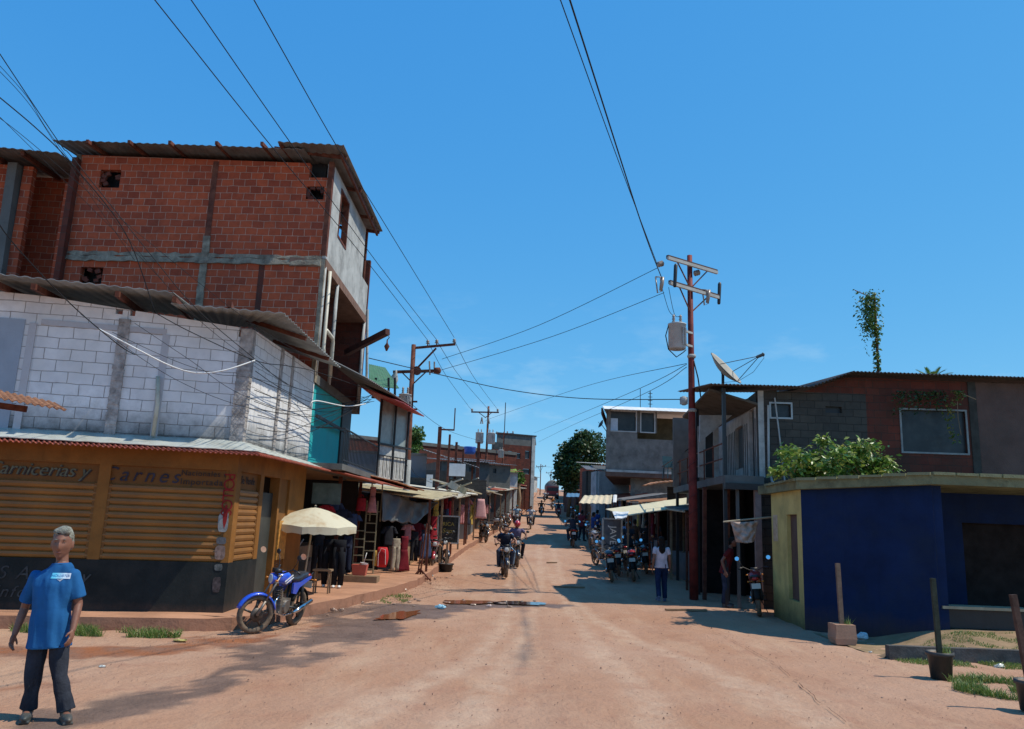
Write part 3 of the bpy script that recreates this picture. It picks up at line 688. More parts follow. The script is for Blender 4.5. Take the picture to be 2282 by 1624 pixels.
def head_mesh(mb, c, s=1.0, M=None, old=False):
    c = Vector(c); n, m_ = 36, 30; rings = []
    for i in range(1, m_):
        la = math.pi * i / m_ - math.pi / 2; z = math.sin(la); rr = math.cos(la); ring = []
        for k in range(n):
            t = 2 * math.pi * k / n; x = rr * math.cos(t); y = rr * math.sin(t)      # face towards -y
            X = x * .076; Y = y * .097; Z = z * .118
            if z < 0: X *= 1 - .24 * (-z) ** 1.8; Y *= (1 - .22 * (-z)) if y > 0 else (1 - .06 * (-z))
            if y > 0 and z < -.2: Y *= 1 - .45 * (-z - .2)
            if y < 0:
                g = lambda a, b_, w: math.exp(-((a - b_) / w) ** 2)
                Y -= .026 * g(X, 0, .011) * g(Z, -.022, .02) * 1.0         # nose
                Y -= .012 * g(X, 0, .009) * g(Z, .004, .02)
                Y += .013 * (g(X, .031, .015) + g(X, -.031, .015)) * g(Z, .012, .012)   # eye sockets
                Y -= .006 * g(Z, .034, .01) * g(X, 0, .05)                 # brow
                Y -= .007 * g(X, 0, .02) * g(Z, -.06, .008)                 # lips
                Y += .005 * g(X, 0, .025) * g(Z, -.052, .004)
                Y -= .02 * g(X, 0, .022) * g(Z, -.096, .02)                # chin
                Y += .006 * (g(X, .045, .018) + g(X, -.045, .018)) * g(Z, -.045, .022)  # cheeks
            ring.append(Vector((X, Y, Z)) * s)
        rings.append(ring)
    if M: rings = [[M @ p for p in r_] for r_ in rings]
    mb.loft([[p + c for p in r_] for r_ in rings])
    for sx in (-1, 1):
        e = Vector((sx * .079, .008, -.01)) * s
        if M: e = M @ e
        mb.ell(c + e, (.012 * s, .02 * s, .033 * s), 8, 8, M)
def torso_rings(J, g=0.0, hem=None, n=22):
    """shoulders to hem, ellipses along the pelvis-chest-neck line"""
    pel, ch, nk = J['pelvis'], J['chest'], J['neck']
    sx = (J['sR'] - J['sL']); sx = Vector((sx.x, sx.y, sx.z)).normalized() if sx.length else Vector((1, 0, 0))
    W_ = (J['sR'] - J['sL']).length / 2; hw = J.get('hipw', .16)
    up = (ch - pel).normalized(); fy = up.cross(sx).normalized()
    prof = [(pel + up * (hem if hem is not None else -.05), hw + .015 + g, .115 + g), (pel + up * .06, hw - .005 + g, .11 + g), (pel.lerp(ch, .5), hw - .02 + g, .105 + g),
            (pel.lerp(ch, .85), W_ * .88 + g * .6, .115 + g), (ch + up * .04, W_ * .97 + g * .6, .112 + g), (ch + up * .1, W_ * .96 + g * .6, .1 + g * .8), (ch + up * .145, W_ * .8 + g * .6, .085 + g * .6), (ch.lerp(nk, .84), W_ * .55 + g * .5, .075 + g * .5), (nk, .075 + g * .3, .07 + g * .3)]
    return [[c + sx * (rx * math.cos(2 * math.pi * k / n)) + fy * (ry * math.sin(2 * math.pi * k / n)) for k in range(n)] for c, rx, ry in prof]
def person(label, loc, rz, J, shirt, trousers, hair=(.02, .018, .015), skin='skin', shoes=(.03, .03, .03), sleeve=.6, hem=-.12, vox=.014, wr=.008, hairstyle='short', cap=None, group=None, legend=1.0, gshirt=.018, gt=.012, curl=.35, shorts=False, hands_n=None, headrot=(0, 0, 0), big=False, helmet=None, rings_=None, texture=None):
    J = {k: (Vector(v) if isinstance(v, (tuple, list, Vector)) else v) for k, v in J.items()}
    R_ = thing('person', label, 'person', loc, (0, 0, rz), group)
    HM = Euler(headrot).to_matrix()
    b = MB()
    b.loft(torso_rings(J, -.03, -.04))
    hc = J['head']
    limb(b, [J['chest'].lerp(J['neck'], .6), J['neck'] + Vector((0, .012, 0)), hc + Vector((0, .02, -.05))], [.062, .054, .05])
    hs_ = 1.13 if big else 1.04; HM = HM @ Matrix.Diagonal((.98, 1, 1.16)) if big else HM; head_mesh(b, hc, hs_, HM)
    for s in 'LR':
        limb(b, [J['s' + s], J['s' + s].lerp(J['e' + s], .5), J['e' + s], J['e' + s].lerp(J['w' + s], .3), J['w' + s]], [.04, .042, .038, .039, .027])
        f = (J['w' + s] - J['e' + s]); pn = Vector((1 if s == 'L' else -1, 0, 0)) if not hands_n else Vector(hands_n)
        hand(b, J['w' + s], f, pn, 1.0, curl, .0095 if vox < .01 else .012)
        limb(b, [J['h' + s], J['k' + s], J['a' + s]], [.07, .045, .036] if not shorts else [.08, .055, .038])
        fd = J['t' + s] - J['a' + s]; b.ell(J['a' + s].lerp(J['t' + s], .45) + Vector((0, 0, -.02)), (.04, .11, .035), 10, 8, Matrix.Rotation(math.atan2(fd.x, -fd.y), 3, 'Z'))
    bd = add_mesh('body', remesh(b, vox, 2), M_[skin], R_)
    # shirt
    m_ = MB(); m_.loft(torso_rings(J, gshirt, hem))
    for s in 'LR':
        S_, E_, W2 = J['s' + s], J['e' + s], J['w' + s]
        if sleeve <= 1: limb_pts = [S_, S_.lerp(E_, sleeve)]; m_.tube([S_ + (E_ - S_) * k * sleeve / 4 for k in range(5)], [.062, .066, .069, .07, .072] if big else [.064, .064, .062, .062, .062], 14); m_.ell(S_, (.062, .062, .06), 12, 8)
        else: m_.tube([S_, S_.lerp(E_, .5), E_, E_.lerp(W2, .5), W2], [.066, .062, .055, .048, .04], 14); m_.ell(S_, (.066,) * 3, 12, 8); m_.ell(E_, (.055,) * 3, 10, 8)
    nm = 'fabric_%d_%d_%d' % tuple(int(c * 99) for c in shirt)
    so_ = add_mesh('shirt', remesh(m_, vox, 14 if big else 4, wr, random.random() * 9), mat(nm, shirt, .9, .2, 5, tuple(c * .6 for c in shirt), .35, 2.5, bump=.12, bscale=40, spec=.1), R_)
    # trousers
    m_ = MB(); pr = J['pelvis']; up = (J['chest'] - pr).normalized(); sx = (J['sR'] - J['sL']).normalized(); fy = up.cross(sx).normalized(); hw = J.get('hipw', .16)
    m_.loft([[c + sx * (rx * math.cos(2 * math.pi * k / 18)) + fy * (ry * math.sin(2 * math.pi * k / 18)) for k in range(18)] for c, rx, ry in ((pr - up * .1, hw * .8, .1), (pr - up * .04, hw + .008, .122), (pr + up * .07, hw, .118))])
    for s in 'LR':
        H_, K_, A_ = J['h' + s], J['k' + s], J['a' + s]
        if shorts: m_.tube([H_, H_.lerp(K_, .5), K_.lerp(A_, .05)], [.1, .09, .085], 14)
        else: m_.tube([H_, H_.lerp(K_, .5), K_, K_.lerp(A_, .5), A_ + (K_ - A_) * -.02], [.086 if big else .1, .088 * legend, .076 * legend, .07 * legend, .066 * legend + (.012 if big else 0)], 14)
        m_.ell(H_, (.085 if big else .098,) * 3, 12, 8); m_.ell(K_, (.078 * legend,) * 3, 10, 8)
    nm = 'fabric_%d_%d_%d' % tuple(int(c * 99) for c in trousers)
    add_mesh('trousers' if not shorts else 'shorts', remesh(m_, vox, 3, wr * .9, random.random() * 9, 7), mat(nm, trousers, .9, .3, 4, tuple(c * 1.9 + .02 for c in trousers), .4, 3, bump=.35, bscale=45, spec=.1), R_)
    for s in 'LR':
        A_, T_ = J['a' + s], J['t' + s]; fd = T_ - A_; M3 = Matrix.Rotation(math.atan2(fd.x, -fd.y), 3, 'Z') @ Matrix.Rotation(math.atan2(-fd.z - .07, math.hypot(fd.x, fd.y)) * .0, 3, 'X')
        q = MB(); q.ell(A_.lerp(T_, .5) + Vector((0, 0, -.028)), (.048, .145, .042), 14, 10, M3); q.ell(A_ + Vector((0, 0, -.015)), (.045, .055, .06), 12, 8); q.box(A_.lerp(T_, .45) + Vector((0, 0, -.062)), (.085, .26, .02), M3)
        add_mesh('shoe', remesh(q, .009 if vox < .01 else .013, 2), mat('shoe_%d_%d_%d' % tuple(int(c * 99) for c in shoes), shoes, .5, .15, 6, (.25, .16, .1), .4, 8), R_)
    # hair
    hm = mat('hair_%d_%d_%d' % tuple(int(c * 99) for c in hair), hair, .7, .35, 30, bump=.9, bscale=70)
    q = MB()
    if helmet is None:
        def H(dx, dy, dz, rx, ry, rz_): q.ell(hc + HM @ (Vector((dx, dy, dz)) * hs_), (rx * hs_, ry * hs_, rz_ * hs_), 16, 12, HM)
        H(0, .02, .038, .081, .096, .09); H(0, -.03, .084, .058, .056, .042); H(.03, -.055, .09, .04, .03, .025); H(-.035, -.04, .088, .035, .035, .022)
        H(.062, .018, .0, .022, .05, .05); H(-.062, .018, .0, .022, .05, .05); H(0, .07, -.02, .06, .035, .06)
        if hairstyle == 'long':
            H(0, .07, -.08, .08, .05, .13); H(0, .1, -.2, .085, .05, .14)
        if hairstyle == 'bun': H(0, .1, .05, .045, .045, .045)
        hmesh = remesh(q, .008 if vox < .01 else .012, 1, .006 if vox < .01 else .004, 3, 22)
        # clear the face: drop hair in front of the hairline
        bm = bmesh.new(); bm.from_mesh(hmesh)
        kill = []
        Hi = HM.inverted()
        for f in bm.faces:
            c_ = Hi @ (f.calc_center_median() - hc)
            if c_.y < -.012 and c_.z < .066 + .02 * noise.noise(c_ * 60) - .5 * max(0, abs(c_.x) - .05) - .35 * (c_.y + .05): kill.append(f)
        bmesh.ops.delete(bm, geom=kill, context='FACES'); bm.to_mesh(hmesh); bm.free()
        add_mesh('hair', hmesh, hm, R_)
    if helmet is not None:
        q = MB(); q.ell(hc + Vector((0, .015, .025)), (.122, .142, .135), 20, 14); add_mesh('helmet', remesh(q, .012, 1), mat('helmet_%d_%d_%d' % tuple(int(c * 99) for c in helmet), helmet, .25, .05, 3, bump=0, coat=.5), R_)
    if cap is not None:
        q = MB(); q.ell(hc + HM @ Vector((0, .01, .06)), (.088, .1, .075), 16, 10, HM); q.ell(hc + HM @ Vector((0, -.12, .055)), (.065, .07, .01), 14, 8, HM)
        add_mesh('cap', remesh(q, .01, 1), mat('cap_%d_%d_%d' % tuple(int(c * 99) for c in cap), cap, .8, .1), R_)
    # eyes and mouth
    if big:
        q = MB()
        for sx_ in (-1, 1): q = MB().ell(hc + HM @ Vector((sx_ * .034, -.085, .013)), (.012, .007, .006), 10, 8); add_mesh('eye', remesh(q, .003, 0), mat('eye', (.05, .04, .035), .2, 0, 3, bump=0), R_)
        q = MB().ell(hc + HM @ Vector((0, -.104, -.064)), (.024, .008, .005), 12, 8)
        add_mesh('lips', remesh(q, .003, 0), mat('lips', (.2, .07, .055), .5, .1, 9), R_)
        q = MB()
        for sx_ in (-1, 1): q = MB().ell(hc + HM @ Vector((sx_ * .034, -.098, .038)), (.02, .006, .005), 10, 6); add_mesh('eyebrow', remesh(q, .003, 0), hm, R_)
    return R_
def J_stand(w=.0, h=1.0, walk=0.0, lean=0.0, arm=.0):
    k = h
    J = dict(pelvis=(0, 0, .93), chest=(0, .0 - lean * .3, 1.27), neck=(0, .01 - lean * .5, 1.46), head=(0, -.015 - lean * .6, 1.61),
             sL=(-.175, .01 - lean * .45, 1.4), sR=(.175, .01 - lean * .45, 1.4), eL=(-.23, .05 - arm, 1.13), eR=(.23, .04 + arm, 1.13), wL=(-.25, -.03 - arm * 1.6, .88), wR=(.25, -.03 + arm, .88),
             hL=(-.09, 0, .88), hR=(.09, 0, .88), kL=(-.1, -.02 - walk * .6, .48), kR=(.1, -.02 + walk * .3, .48), aL=(-.11, .03 - walk * .8, .09), aR=(.11, .03 + walk * 1.1, .1 + walk * .3), tL=(-.13, -.15 - walk * .8, .05), tR=(.13, -.15 + walk, .06))
    return {q: tuple(c * k for c in v) for q, v in J.items()}
def J_ride(back=False, lean=.1):
    y = .62 if back else .28
    J = dict(pelvis=(0, y, .9), chest=(0, y - lean, 1.21), neck=(0, y - lean * 1.35, 1.39), head=(0, y - lean * 1.5 - .03, 1.52), sL=(-.18, y - lean * 1.2, 1.33), sR=(.18, y - lean * 1.2, 1.33),
             hL=(-.1, y - .02, .88), hR=(.1, y - .02, .88))
    if back: J.update(eL=(-.27, y - .05, 1.16), eR=(.27, y - .05, 1.16), wL=(-.2, y - .28, 1.1), wR=(.2, y - .28, 1.1), kL=(-.24, y - .38, .78), kR=(.24, y - .38, .78), aL=(-.22, y - .22, .4), aR=(.22, y - .22, .4), tL=(-.23, y - .4, .36), tR=(.23, y - .4, .36))
    else: J.update(eL=(-.34, y - .2, 1.17), eR=(.34, y - .2, 1.17), wL=(-.34, -.12, 1.06), wR=(.34, -.12, 1.06), kL=(-.24, -.12, .8), kR=(.24, -.12, .8), aL=(-.2, .08, .38), aR=(.2, .08, .38), tL=(-.21, -.1, .34), tR=(.21, -.1, .34))
    return J
# ================================================================== corner shop with white block upper storey
A0 = Vector((-13.5, 12.236)); K = Vector((-4.8, 14.03)); F1 = Plane(A0, K)
F2E = Vector((-4.72, 18.5)); F2 = Plane(K, F2E)
shop = thing('corner_building', 'ochre shuttered corner shop with white painted block storey above', 'building', (-4.8, 14.03, 0))
uK = F1.L
def u1(px, py): return F1.uz(px, py)[0]
# ground storey piers and beams
ow = MB()
col = [(u1(205, 1160), u1(232, 1160)), (u1(497, 1200), uK)]
uE = .0
ow.wall(F1, 0, uK, 2.62, 3.1, .2)                       # beam over the shutters
for a, b_ in col: ow.wall(F1, a, b_, 1.03, 2.62, .2)
ow.wall(F2, 0, F2.L, 2.62, 3.1, .2); ow.wall(F2, 0, .22, 1.03, 2.62, .2)
ow.wall(F2, 1.28, 1.5, 1.03, 2.62, .2); ow.wall(F2, 2.5, 2.62, .2, 2.62, .2); ow.wall(F2, 3.25, 4.47, .2, 2.62, .2)
part('wall', ow, M_['ochre'], shop)
dk = MB().wall(F1, 0, uK, .0, 1.03, .2).wall(F2, .0, 1.5, .0, 1.03, .2)
part('skirting_wall', dk, M_['teal'], shop)
def shutter(P, a, b_, z0, z1, name='shutter'):
    """rolled steel shutter with rounded slats"""
    mb = MB(); n = int((z1 - z0) / .115); pr = []
    for i in range(n):
        zz = z0 + (z1 - z0) * i / n; dz = (z1 - z0) / n
        pr += [(zz, -.04), (zz + dz * .15, -.02), (zz + dz * .5, -.006), (zz + dz * .85, -.015), (zz + dz * .97, -.04)]
    pr.append((z1, -.04))
    for (za, oa), (zb, ob) in zip(pr, pr[1:]):
        mb.add([P.w(a, za, oa), P.w(b_, za, oa), P.w(b_, zb, ob), P.w(a, zb, ob)], [(0, 1, 2, 3)])
    o = part(name, mb, mat('ochre_shutter', (.26, .11, .022), .5, .15, 1.5, (.16, .085, .03), .6, 1.2, metal=0, bump=.1), shop)
    return o
sh1 = shutter(F1, .4, col[0][0], 1.03, 2.3); sh2 = shutter(F1, col[0][1], col[1][0], 1.03, 2.3); sh3 = shutter(F2, .22, 1.28, 1.03, 2.3)
pn = mat('ochre_panel', (.2, .085, .025), .6, .12, 2, (.15, .08, .03), .5, 1.5)
sb = MB().wall(F1, .4, col[0][0], 2.3, 2.62, .05, out=-.06).wall(F1, col[0][1], col[1][0], 2.3, 2.62, .05, out=-.06).wall(F2, .22, 1.28, 2.3, 2.62, .05, out=-.06)
partS('sign_board', sb, pn, shop)
# shutter guide rails
rb = MB()
for P, u in ((F1, col[0][0]), (F1, col[0][1]), (F1, col[1][0]), (F2, .22), (F2, 1.28)):
    s_ = -1 if u in (col[0][0], col[1][0]) or (P is F2 and u > 1) else 1
    rb.hexa([P.w(u, 1.05, -.01), P.w(u + s_ * .045, 1.05, -.01), P.w(u + s_ * .045, 1.05, -.05), P.w(u, 1.05, -.05), P.w(u, 2.3, -.01), P.w(u + s_ * .045, 2.3, -.01), P.w(u + s_ * .045, 2.3, -.05), P.w(u, 2.3, -.05)])
partS('shutter_rail', rb, pn, shop)
def planeM(P, u, z, out=.01, rot=0):
    d = P.d; n = P.n; M = Matrix(((d.x, 0, n.x, 0), (d.y, 0, n.y, 0), (0, 1, 0, 0), (0, 0, 0, 1)))
    w_ = P.w(u, z, out); return Matrix.Translation(w_) @ M @ Matrix.Rotation(rot, 4, 'Z')
inkd = mat('faded_dark_lettering', (.055, .045, .045), .7, .3, 9); inkg = mat('pale_green_lettering', (.14, .15, .11), .7, .3, 9); inkr = mat('dark_red_lettering', (.26, .02, .02), .7, .2, 9)
inkw = mat('chalky_lettering', (.06, .066, .07), .8, .4, 9)
text_mesh('Carnicerias y', .3, planeM(F1, u1(85, 1045), 2.47, -.045), inkd, 'lettering', shop, .003, .3)
text_mesh('Carnicerias y', .3, planeM(F1, u1(82, 1043), 2.48, -.04), inkg, 'lettering', shop, .0015, .3, 1.0)
text_mesh('Carnes', .34, planeM(F1, u1(312, 1055), 2.46, -.045), mat('faded_blue_lettering', (.045, .045, .07), .7, .3, 9), 'lettering', shop, .003, .3, 1.35)
text_mesh('Nacionales e', .135, planeM(F1, u1(455, 1054), 2.54, -.045), inkd, 'lettering', shop, .003, 0, 1.1)
text_mesh('Importadas', .15, planeM(F1, u1(453, 1074), 2.39, -.045), inkd, 'lettering', shop, .003, 0, 1.15)
text_mesh('Se Vende', .2, planeM(F2, .72, 2.47, -.045), inkd, 'lettering', shop, .003)
text_mesh('S Aun', .3, planeM(F1, u1(55, 1282), .78, .012), inkw, 'lettering', shop, .002, .3, 1.2); text_mesh('y', .3, planeM(F1, u1(188, 1290), .74, .012), inkw, 'lettering', shop, .002, .3)
text_mesh('lnfo', .26, planeM(F1, u1(20, 1330), .48, .012), inkw, 'lettering', shop, .002, .3, 1.2)
text_mesh('POLLOS', .26, planeM(F1, uK - .13, 2.2, .012, math.pi / 2 + math.pi), inkr, 'lettering', shop, .002, 0, .72)
for z, w_, h_, c_ in ((1.72, .17, .34, (.3, .31, .31)), (1.4, .16, .12, (.13, .13, .14)), (1.2, .17, .24, (.27, .18, .15)), (.95, .13, .11, (.12, .13, .125)), (.66, .13, .26, (.07, .055, .055))):
    mb = MB(); n = 18; P_ = F1
    sg = lambda q, e: math.copysign(abs(q) ** e, q); ring = [P_.w(uK - .15 + w_ / 2 * sg(math.cos(2 * math.pi * i / n), .45) * (1 + .08 * math.sin(5 * i)), z + h_ / 2 * sg(math.sin(2 * math.pi * i / n), .45), .004) for i in range(n)]
    mb.poly(ring, (F1.n.x * .003, F1.n.y * .003, 0)); part('painted_sign', mb, mat('sign_%d' % int(z * 100), c_, .7, .35, 18, (.12, .1, .1), .6, 9), shop)
mb = MB(); mb.poly([F1.w(uK - .13 + a, zz, .004) for a, zz in ((-.012, 2.02), (-.04, 1.85), (-.03, 1.72), (0, 1.6), (.03, 1.72), (.04, 1.86), (.015, 2.02))], (F1.n.x * .004, F1.n.y * .004, 0)); part('painted_sign', mb, inkr, shop)
# door of the side wall
dm = mat('dark_green_door', (.045, .05, .045), .5, .2, 3)
dr = MB().wall(F2, 1.5, 2.5, .2, 2.3, .05, out=-.12); part('door', dr, dm, shop)
partS('shutter_leaf', MB().wall(F2, 2.66, 3.22, .95, 1.75, .04, out=.03), mat('ochre_louvre', (.5, .24, .05), .5, .3, 14), shop)
partS('inner_wall', MB().wall(F2, 2.62, 3.25, .2, .95, .1, out=-.02).wall(F2, 2.62, 3.25, 1.75, 2.62, .1, out=-.05), pn, shop)
# awning: bright flashing over a red corrugated eave, following the corner
def off(P, u, z, o_): return P.w(u, z, o_)
cor = lambda z, o_: Vector((K.x + o_ * .95, K.y - o_ * .85, z))
aw = MB(); aw2 = MB()
a1, b1 = F1.w(0, 3.14, 0), F1.w(uK, 3.14, 0)
aw.sheet(F1.w(0, 2.97, .42), cor(2.95, .42), b1, a1, .012, .004, .4)
aw.sheet(cor(2.95, .42), Vector((-4.3, 18.8, 2.96)), Vector((-4.7, 18.8, 3.1)), b1, .012, .004, .4)
part('flashing', aw, mat('bright_flashing', (.6, .62, .57), .4, .12, 3, (.3, .27, .18), .6, 2.2, metal=.3), shop)
aw2.sheet(F1.w(0, 2.9, .52), cor(2.88, .52), F1.w(uK, 3.05, 0.02), F1.w(0, 3.05, .02), .01, .018, .085)
aw2.sheet(cor(2.88, .52), Vector((-4.1, 19.2, 2.9)), Vector((-4.68, 19.2, 3.05)), F1.w(uK, 3.05, 0.02), .01, .018, .085)
part('eave_sheet', aw2, M_['redtin'], shop)
# upper storey
F1u = F1; zt0, ztK = 5.62, 5.22
wh = MB(); hole = [F1.rect(258, 688, 274, 700), F1.rect(290, 688, 302, 704), F1.rect(533, 722, 556, 752)]
holes = [(min(h[0], h[1]), max(h[0], h[1]), h[2], h[3]) for h in hole]
wh.wall(F1, 0, u1(70, 830), 3.1, (zt0, 5.5), .15, out=-.01)
wh.wall(F1, u1(70, 830), uK - .16, 3.1, (5.5, ztK), .15, holes)
wh.wall(F2, .12, F2.L, 3.1, (ztK, 5.28), .15)
part('upper_wall', wh, M_['wblock'], shop)
rough = mat('rough_render_pier', (.4, .37, .35), .95, .3, 9, (.15, .13, .12), .7, 5, bump=1.0, bscale=22)
pb = MB()
def rpier(a, b_, z0, z1, P, out):
    n = int((z1 - z0) / .07)
    for i in range(n):
        q = .018 * noise.noise(Vector((a * 9, i * 1.7, 2))); q2 = .018 * noise.noise(Vector((b_ * 5, i * 1.9, 8))); za = z0 + (z1 - z0) * i / n; zb = z0 + (z1 - z0) * (i + 1) / n
        o2 = out + .012 * noise.noise(Vector((a, i * 2.3, 5)))
        pb.hexa([P.w(a + q, za, o2), P.w(b_ + q2, za, o2), P.w(b_ + q2, za, 0), P.w(a + q, za, 0), P.w(a + q, zb, o2), P.w(b_ + q2, zb, o2), P.w(b_ + q2, zb, 0), P.w(a + q, zb, 0)])
rpier(u1(247, 860), u1(272, 860), 3.1, 5.2, F1, .045); rpier(uK - .2, uK + .03, 3.1, 5.2, F1, .03); rpier(-.02, .14, 3.1, 5.2, F2, .03)
rpier(1.75, 1.9, 3.1, 5.25, F2, .03); rpier(2.55, 2.66, 3.1, 5.25, F2, .03)
partS('pier', pb, rough, shop)
part('concrete_band', MB().wall(F1, u1(75, 830), u1(372, 730), 4.98, 5.08, .05, out=.02).wall(F1, u1(350, 850), u1(366, 850), 3.12, 4.98, .05, out=.015).wall(F1, u1(45, 850), u1(62, 850), 3.12, 5.0, .05, out=.015), mat('lilac_band', (.5, .5, .52), .8, .1, 3, (.3, .22, .18), .5, 3), shop)
part('drain_pipe', MB().tube([F1.w(u1(352, 860), 4.2, .09), F1.w(u1(350, 930), 3.7, .09), F1.w(u1(342, 985), 3.14, .09)], .035, 10), mat('old_pvc', (.55, .53, .42), .5, .15, 3, (.25, .2, .12), .6, 4), shop, True)
part('door', MB().wall(F1, u1(-40, 800), u1(38, 830), 3.12, 5.05, .04, out=.012), mat('blue_grey_door', (.3, .34, .4), .5, .08, 2), shop)
# tin roof with rafters
rf = MB()
e0, e1 = F1.w(0, 5.72, .66), F1.w(u1(400, 700), 5.6, .66); t0, t1 = F1.w(0, 6.1, -2.6), F1.w(u1(400, 700), 5.95, -2.6)
rf.sheet(e0, e1, t1, t0, .012, .014, .2)
e2 = F1.w(u1(395, 700), 5.42, .58); e3 = Vector((-4.1, 13.5, 5.4)); t2 = F1.w(u1(395, 700), 5.8, -2.6); t3 = Vector((-5.6, 16.4, 5.8))
rf.sheet(e2, e3, t3, t2, .012, .014, .2)
rf.sheet(e3, Vector((-4.1, 18.4, 5.36)), Vector((-5.6, 18.4, 5.8)), t3, .012, .016, .2)
part('roof', rf, mat('tin_roof', (.36, .37, .35), .55, .2, 2, (.18, .14, .1), .55, 1.6, metal=.2), shop)
rr = MB()
for px in (20, 105, 285, 407, 525):
    u = u1(px, 690); rr.beam(F1.w(u, 5.47 - .000 * px, .74), F1.w(u - .3, 5.85, -2.4), .07, .1)
for y in (15.2, 17.2): rr.beam((-4.12, y, 5.33), (-5.4, y, 5.7), .06, .08)
partS('rafter', rr, M_['rust'], shop)
part('inner_box', MB().box((-9, 17.9, 4.1), (8.0, .2, 2.4)).add([(-12.8, 12.5, 3.05), (-4.9, 14.1, 3.05), (-4.9, 18.2, 3.05), (-12.8, 17.9, 3.05)], [(0, 1, 2, 3)]), M_['conc'], shop)
# small tin canopy edge at the far left
cn = thing('tin_canopy', 'rusty corrugated canopy edge poking in at the left side', 'canopy', at(60, 900, 10.4))
part('sheet', MB().sheet(at(-160, 862, 9.6), at(148, 914, 10.2), at(120, 898, 11.0), at(-160, 838, 10.6), .012, .015, .085, .04), mat('rusty_tin', (.36, .17, .09), .8, .3, 6, (.15, .07, .04), .7, 4), cn)
part('rafter', MB().beam(at(-160, 882, 9.9), at(60, 912, 10.3), .05, .08), M_['rust'], cn)
# ================================================================== tall brick house behind
bh = thing('brick_house', 'tall unplastered red brick house with tin roof and pale plaster street side', 'building', (-4.7, 18.4, 0))
BA = Vector((-11.4, 18.8)); BK = Vector((-4.7, 18.42)); FB = Plane(BA, BK)
def ub(px, py): return FB.uz(px, py)[0]
def rectB(*r):
    h = FB.rect(*r); return (min(h[:2]), max(h[:2]), h[2], h[3])
zr0 = FB.uz(175, 345)[1]; zrK = FB.uz(740, 365)[1]
h1 = rectB(222, 378, 268, 418); h2 = rectB(178, 595, 228, 632); h3 = rectB(682, 415, 722, 444)
gap = (ub(690, 380), ub(738, 380), zrK - .38, zrK + .01)
bw_ = MB().wall(FB, .0, FB.L - .1, 5.0, (zr0, zrK), .16, (h1, h2, h3, gap))
part('brick_wall', bw_, M_['brick'], bh)
# broken vent blocks round the holes
vb = MB()
for h in (h1, h2, h3):
    for i in range(7):
        a = random.uniform(0, 6.28); c_ = FB.w((h[0] + h[1]) / 2 + .2 * math.cos(a), (h[2] + h[3]) / 2 + .16 * math.sin(a), -.06); vb.box(c_, (.12, .08, .09), Matrix.Rotation(random.uniform(-.5, .5), 3, 'Y'))
partS('vent_block', vb, M_['brickold'], bh)
cb = MB(); zs = FB.uz(450, 572)[1]
def rugged(P, a, b_, z0, z1, out, step=.16):
    n = max(1, int((b_ - a) / step))
    for i in range(n):
        ua = a + (b_ - a) * i / n; ubb = a + (b_ - a) * (i + 1) / n
        e_ = [.055 * noise.noise(Vector((u * 4.3, k * 9.1 + z0, 3))) for k in (0, 1) for u in (ua, ubb)]
        cb.hexa([P.w(ua, z0 + e_[0], out), P.w(ubb, z0 + e_[1], out), P.w(ubb, z0 + e_[1], 0), P.w(ua, z0 + e_[0], 0), P.w(ua, z1 + e_[2], out * .6), P.w(ubb, z1 + e_[3], out * .6), P.w(ubb, z1 + e_[3], 0), P.w(ua, z1 + e_[2], 0)])
rugged(FB, 0, FB.L - .1, zs - .17, zs - .03, .06); rugged(FB, 0, FB.L - .1, zs - .02, zs + .08, .03)
uc = ub(468, 480)
for i in range(22):
    za = 5.4 + i * (zr0 - 5.5) / 36; zb = 5.4 + (i + 1) * (zr0 - 5.5) / 36; q = .03 * noise.noise(Vector((i * 1.3, 0, 0))); w_ = .09 if i < 22 else .075
    cb.hexa([FB.w(uc - w_ + q, za, .035), FB.w(uc + w_ + q, za, .035), FB.w(uc + w_ + q, za, -.02), FB.w(uc - w_ + q, za, -.02), FB.w(uc - w_ + q, zb, .035), FB.w(uc + w_ + q, zb, .035), FB.w(uc + w_ + q, zb, -.02), FB.w(uc - w_ + q, zb, -.02)])
cb.wall(FB, -.02, .1, 5, zr0, .1, out=.03).wall(FB, FB.L - .1, FB.L, 5, zs, .2, out=.02)
part('concrete_frame', cb, mat('spilled_concrete', (.27, .235, .18), .95, .35, 5, (.1, .06, .05), .6, 3, bump=.9, bscale=20), bh)
part('middle_post', MB().wall(FB, uc - .07, uc + .07, 5.4 + 22 * (zr0 - 5.5) / 36, zrK + .02, .05, out=.012), M_['rust'], bh)
part('corner_post', MB().wall(FB, FB.L - .12, FB.L, zs + .1, zrK + .05, .14, out=.02), M_['rust'], bh)
# street side, plaster panel with window
BS = Plane((-4.7, 18.42), (-4.7, 24.2))
def rs(px, py): q = BS.uz(px, py); return q
uw0, zw1 = BS.uz(766, 473); uw1, zw0 = BS.uz(788, 555)
pzb = BS.uz(735, 590)[1]
sw = MB().wall(BS, .02, 4.6, (pzb - .02, pzb + .0), (zrK, zrK + .05), .14, ((1.05, 2.0, pzb + 1.0, pzb + 2.25),)); sw.wall(BS, 4.6, 5.6, pzb, pzb + 1.0, .14)
part('plaster_wall', sw, M_['conclight'], bh)
wf = MB()
for a, b_, c_, d_ in ((1.0, 1.06, pzb + .95, pzb + 2.3), (1.99, 2.05, pzb + .95, pzb + 2.3), (1.06, 1.99, pzb + .95, pzb + 1.01), (1.06, 1.99, pzb + 2.24, pzb + 2.3)): wf.wall(BS, a, b_, c_, d_, .16, out=.02)
wfo = part('window_frame', wf, M_['rust'], bh)
part('curtain', MB().wall(BS, 1.1, 1.5, pzb + 1.0, pzb + 2.2, .02, out=-.2), mat('white_curtain', (.6, .62, .62), .8, .1), bh)
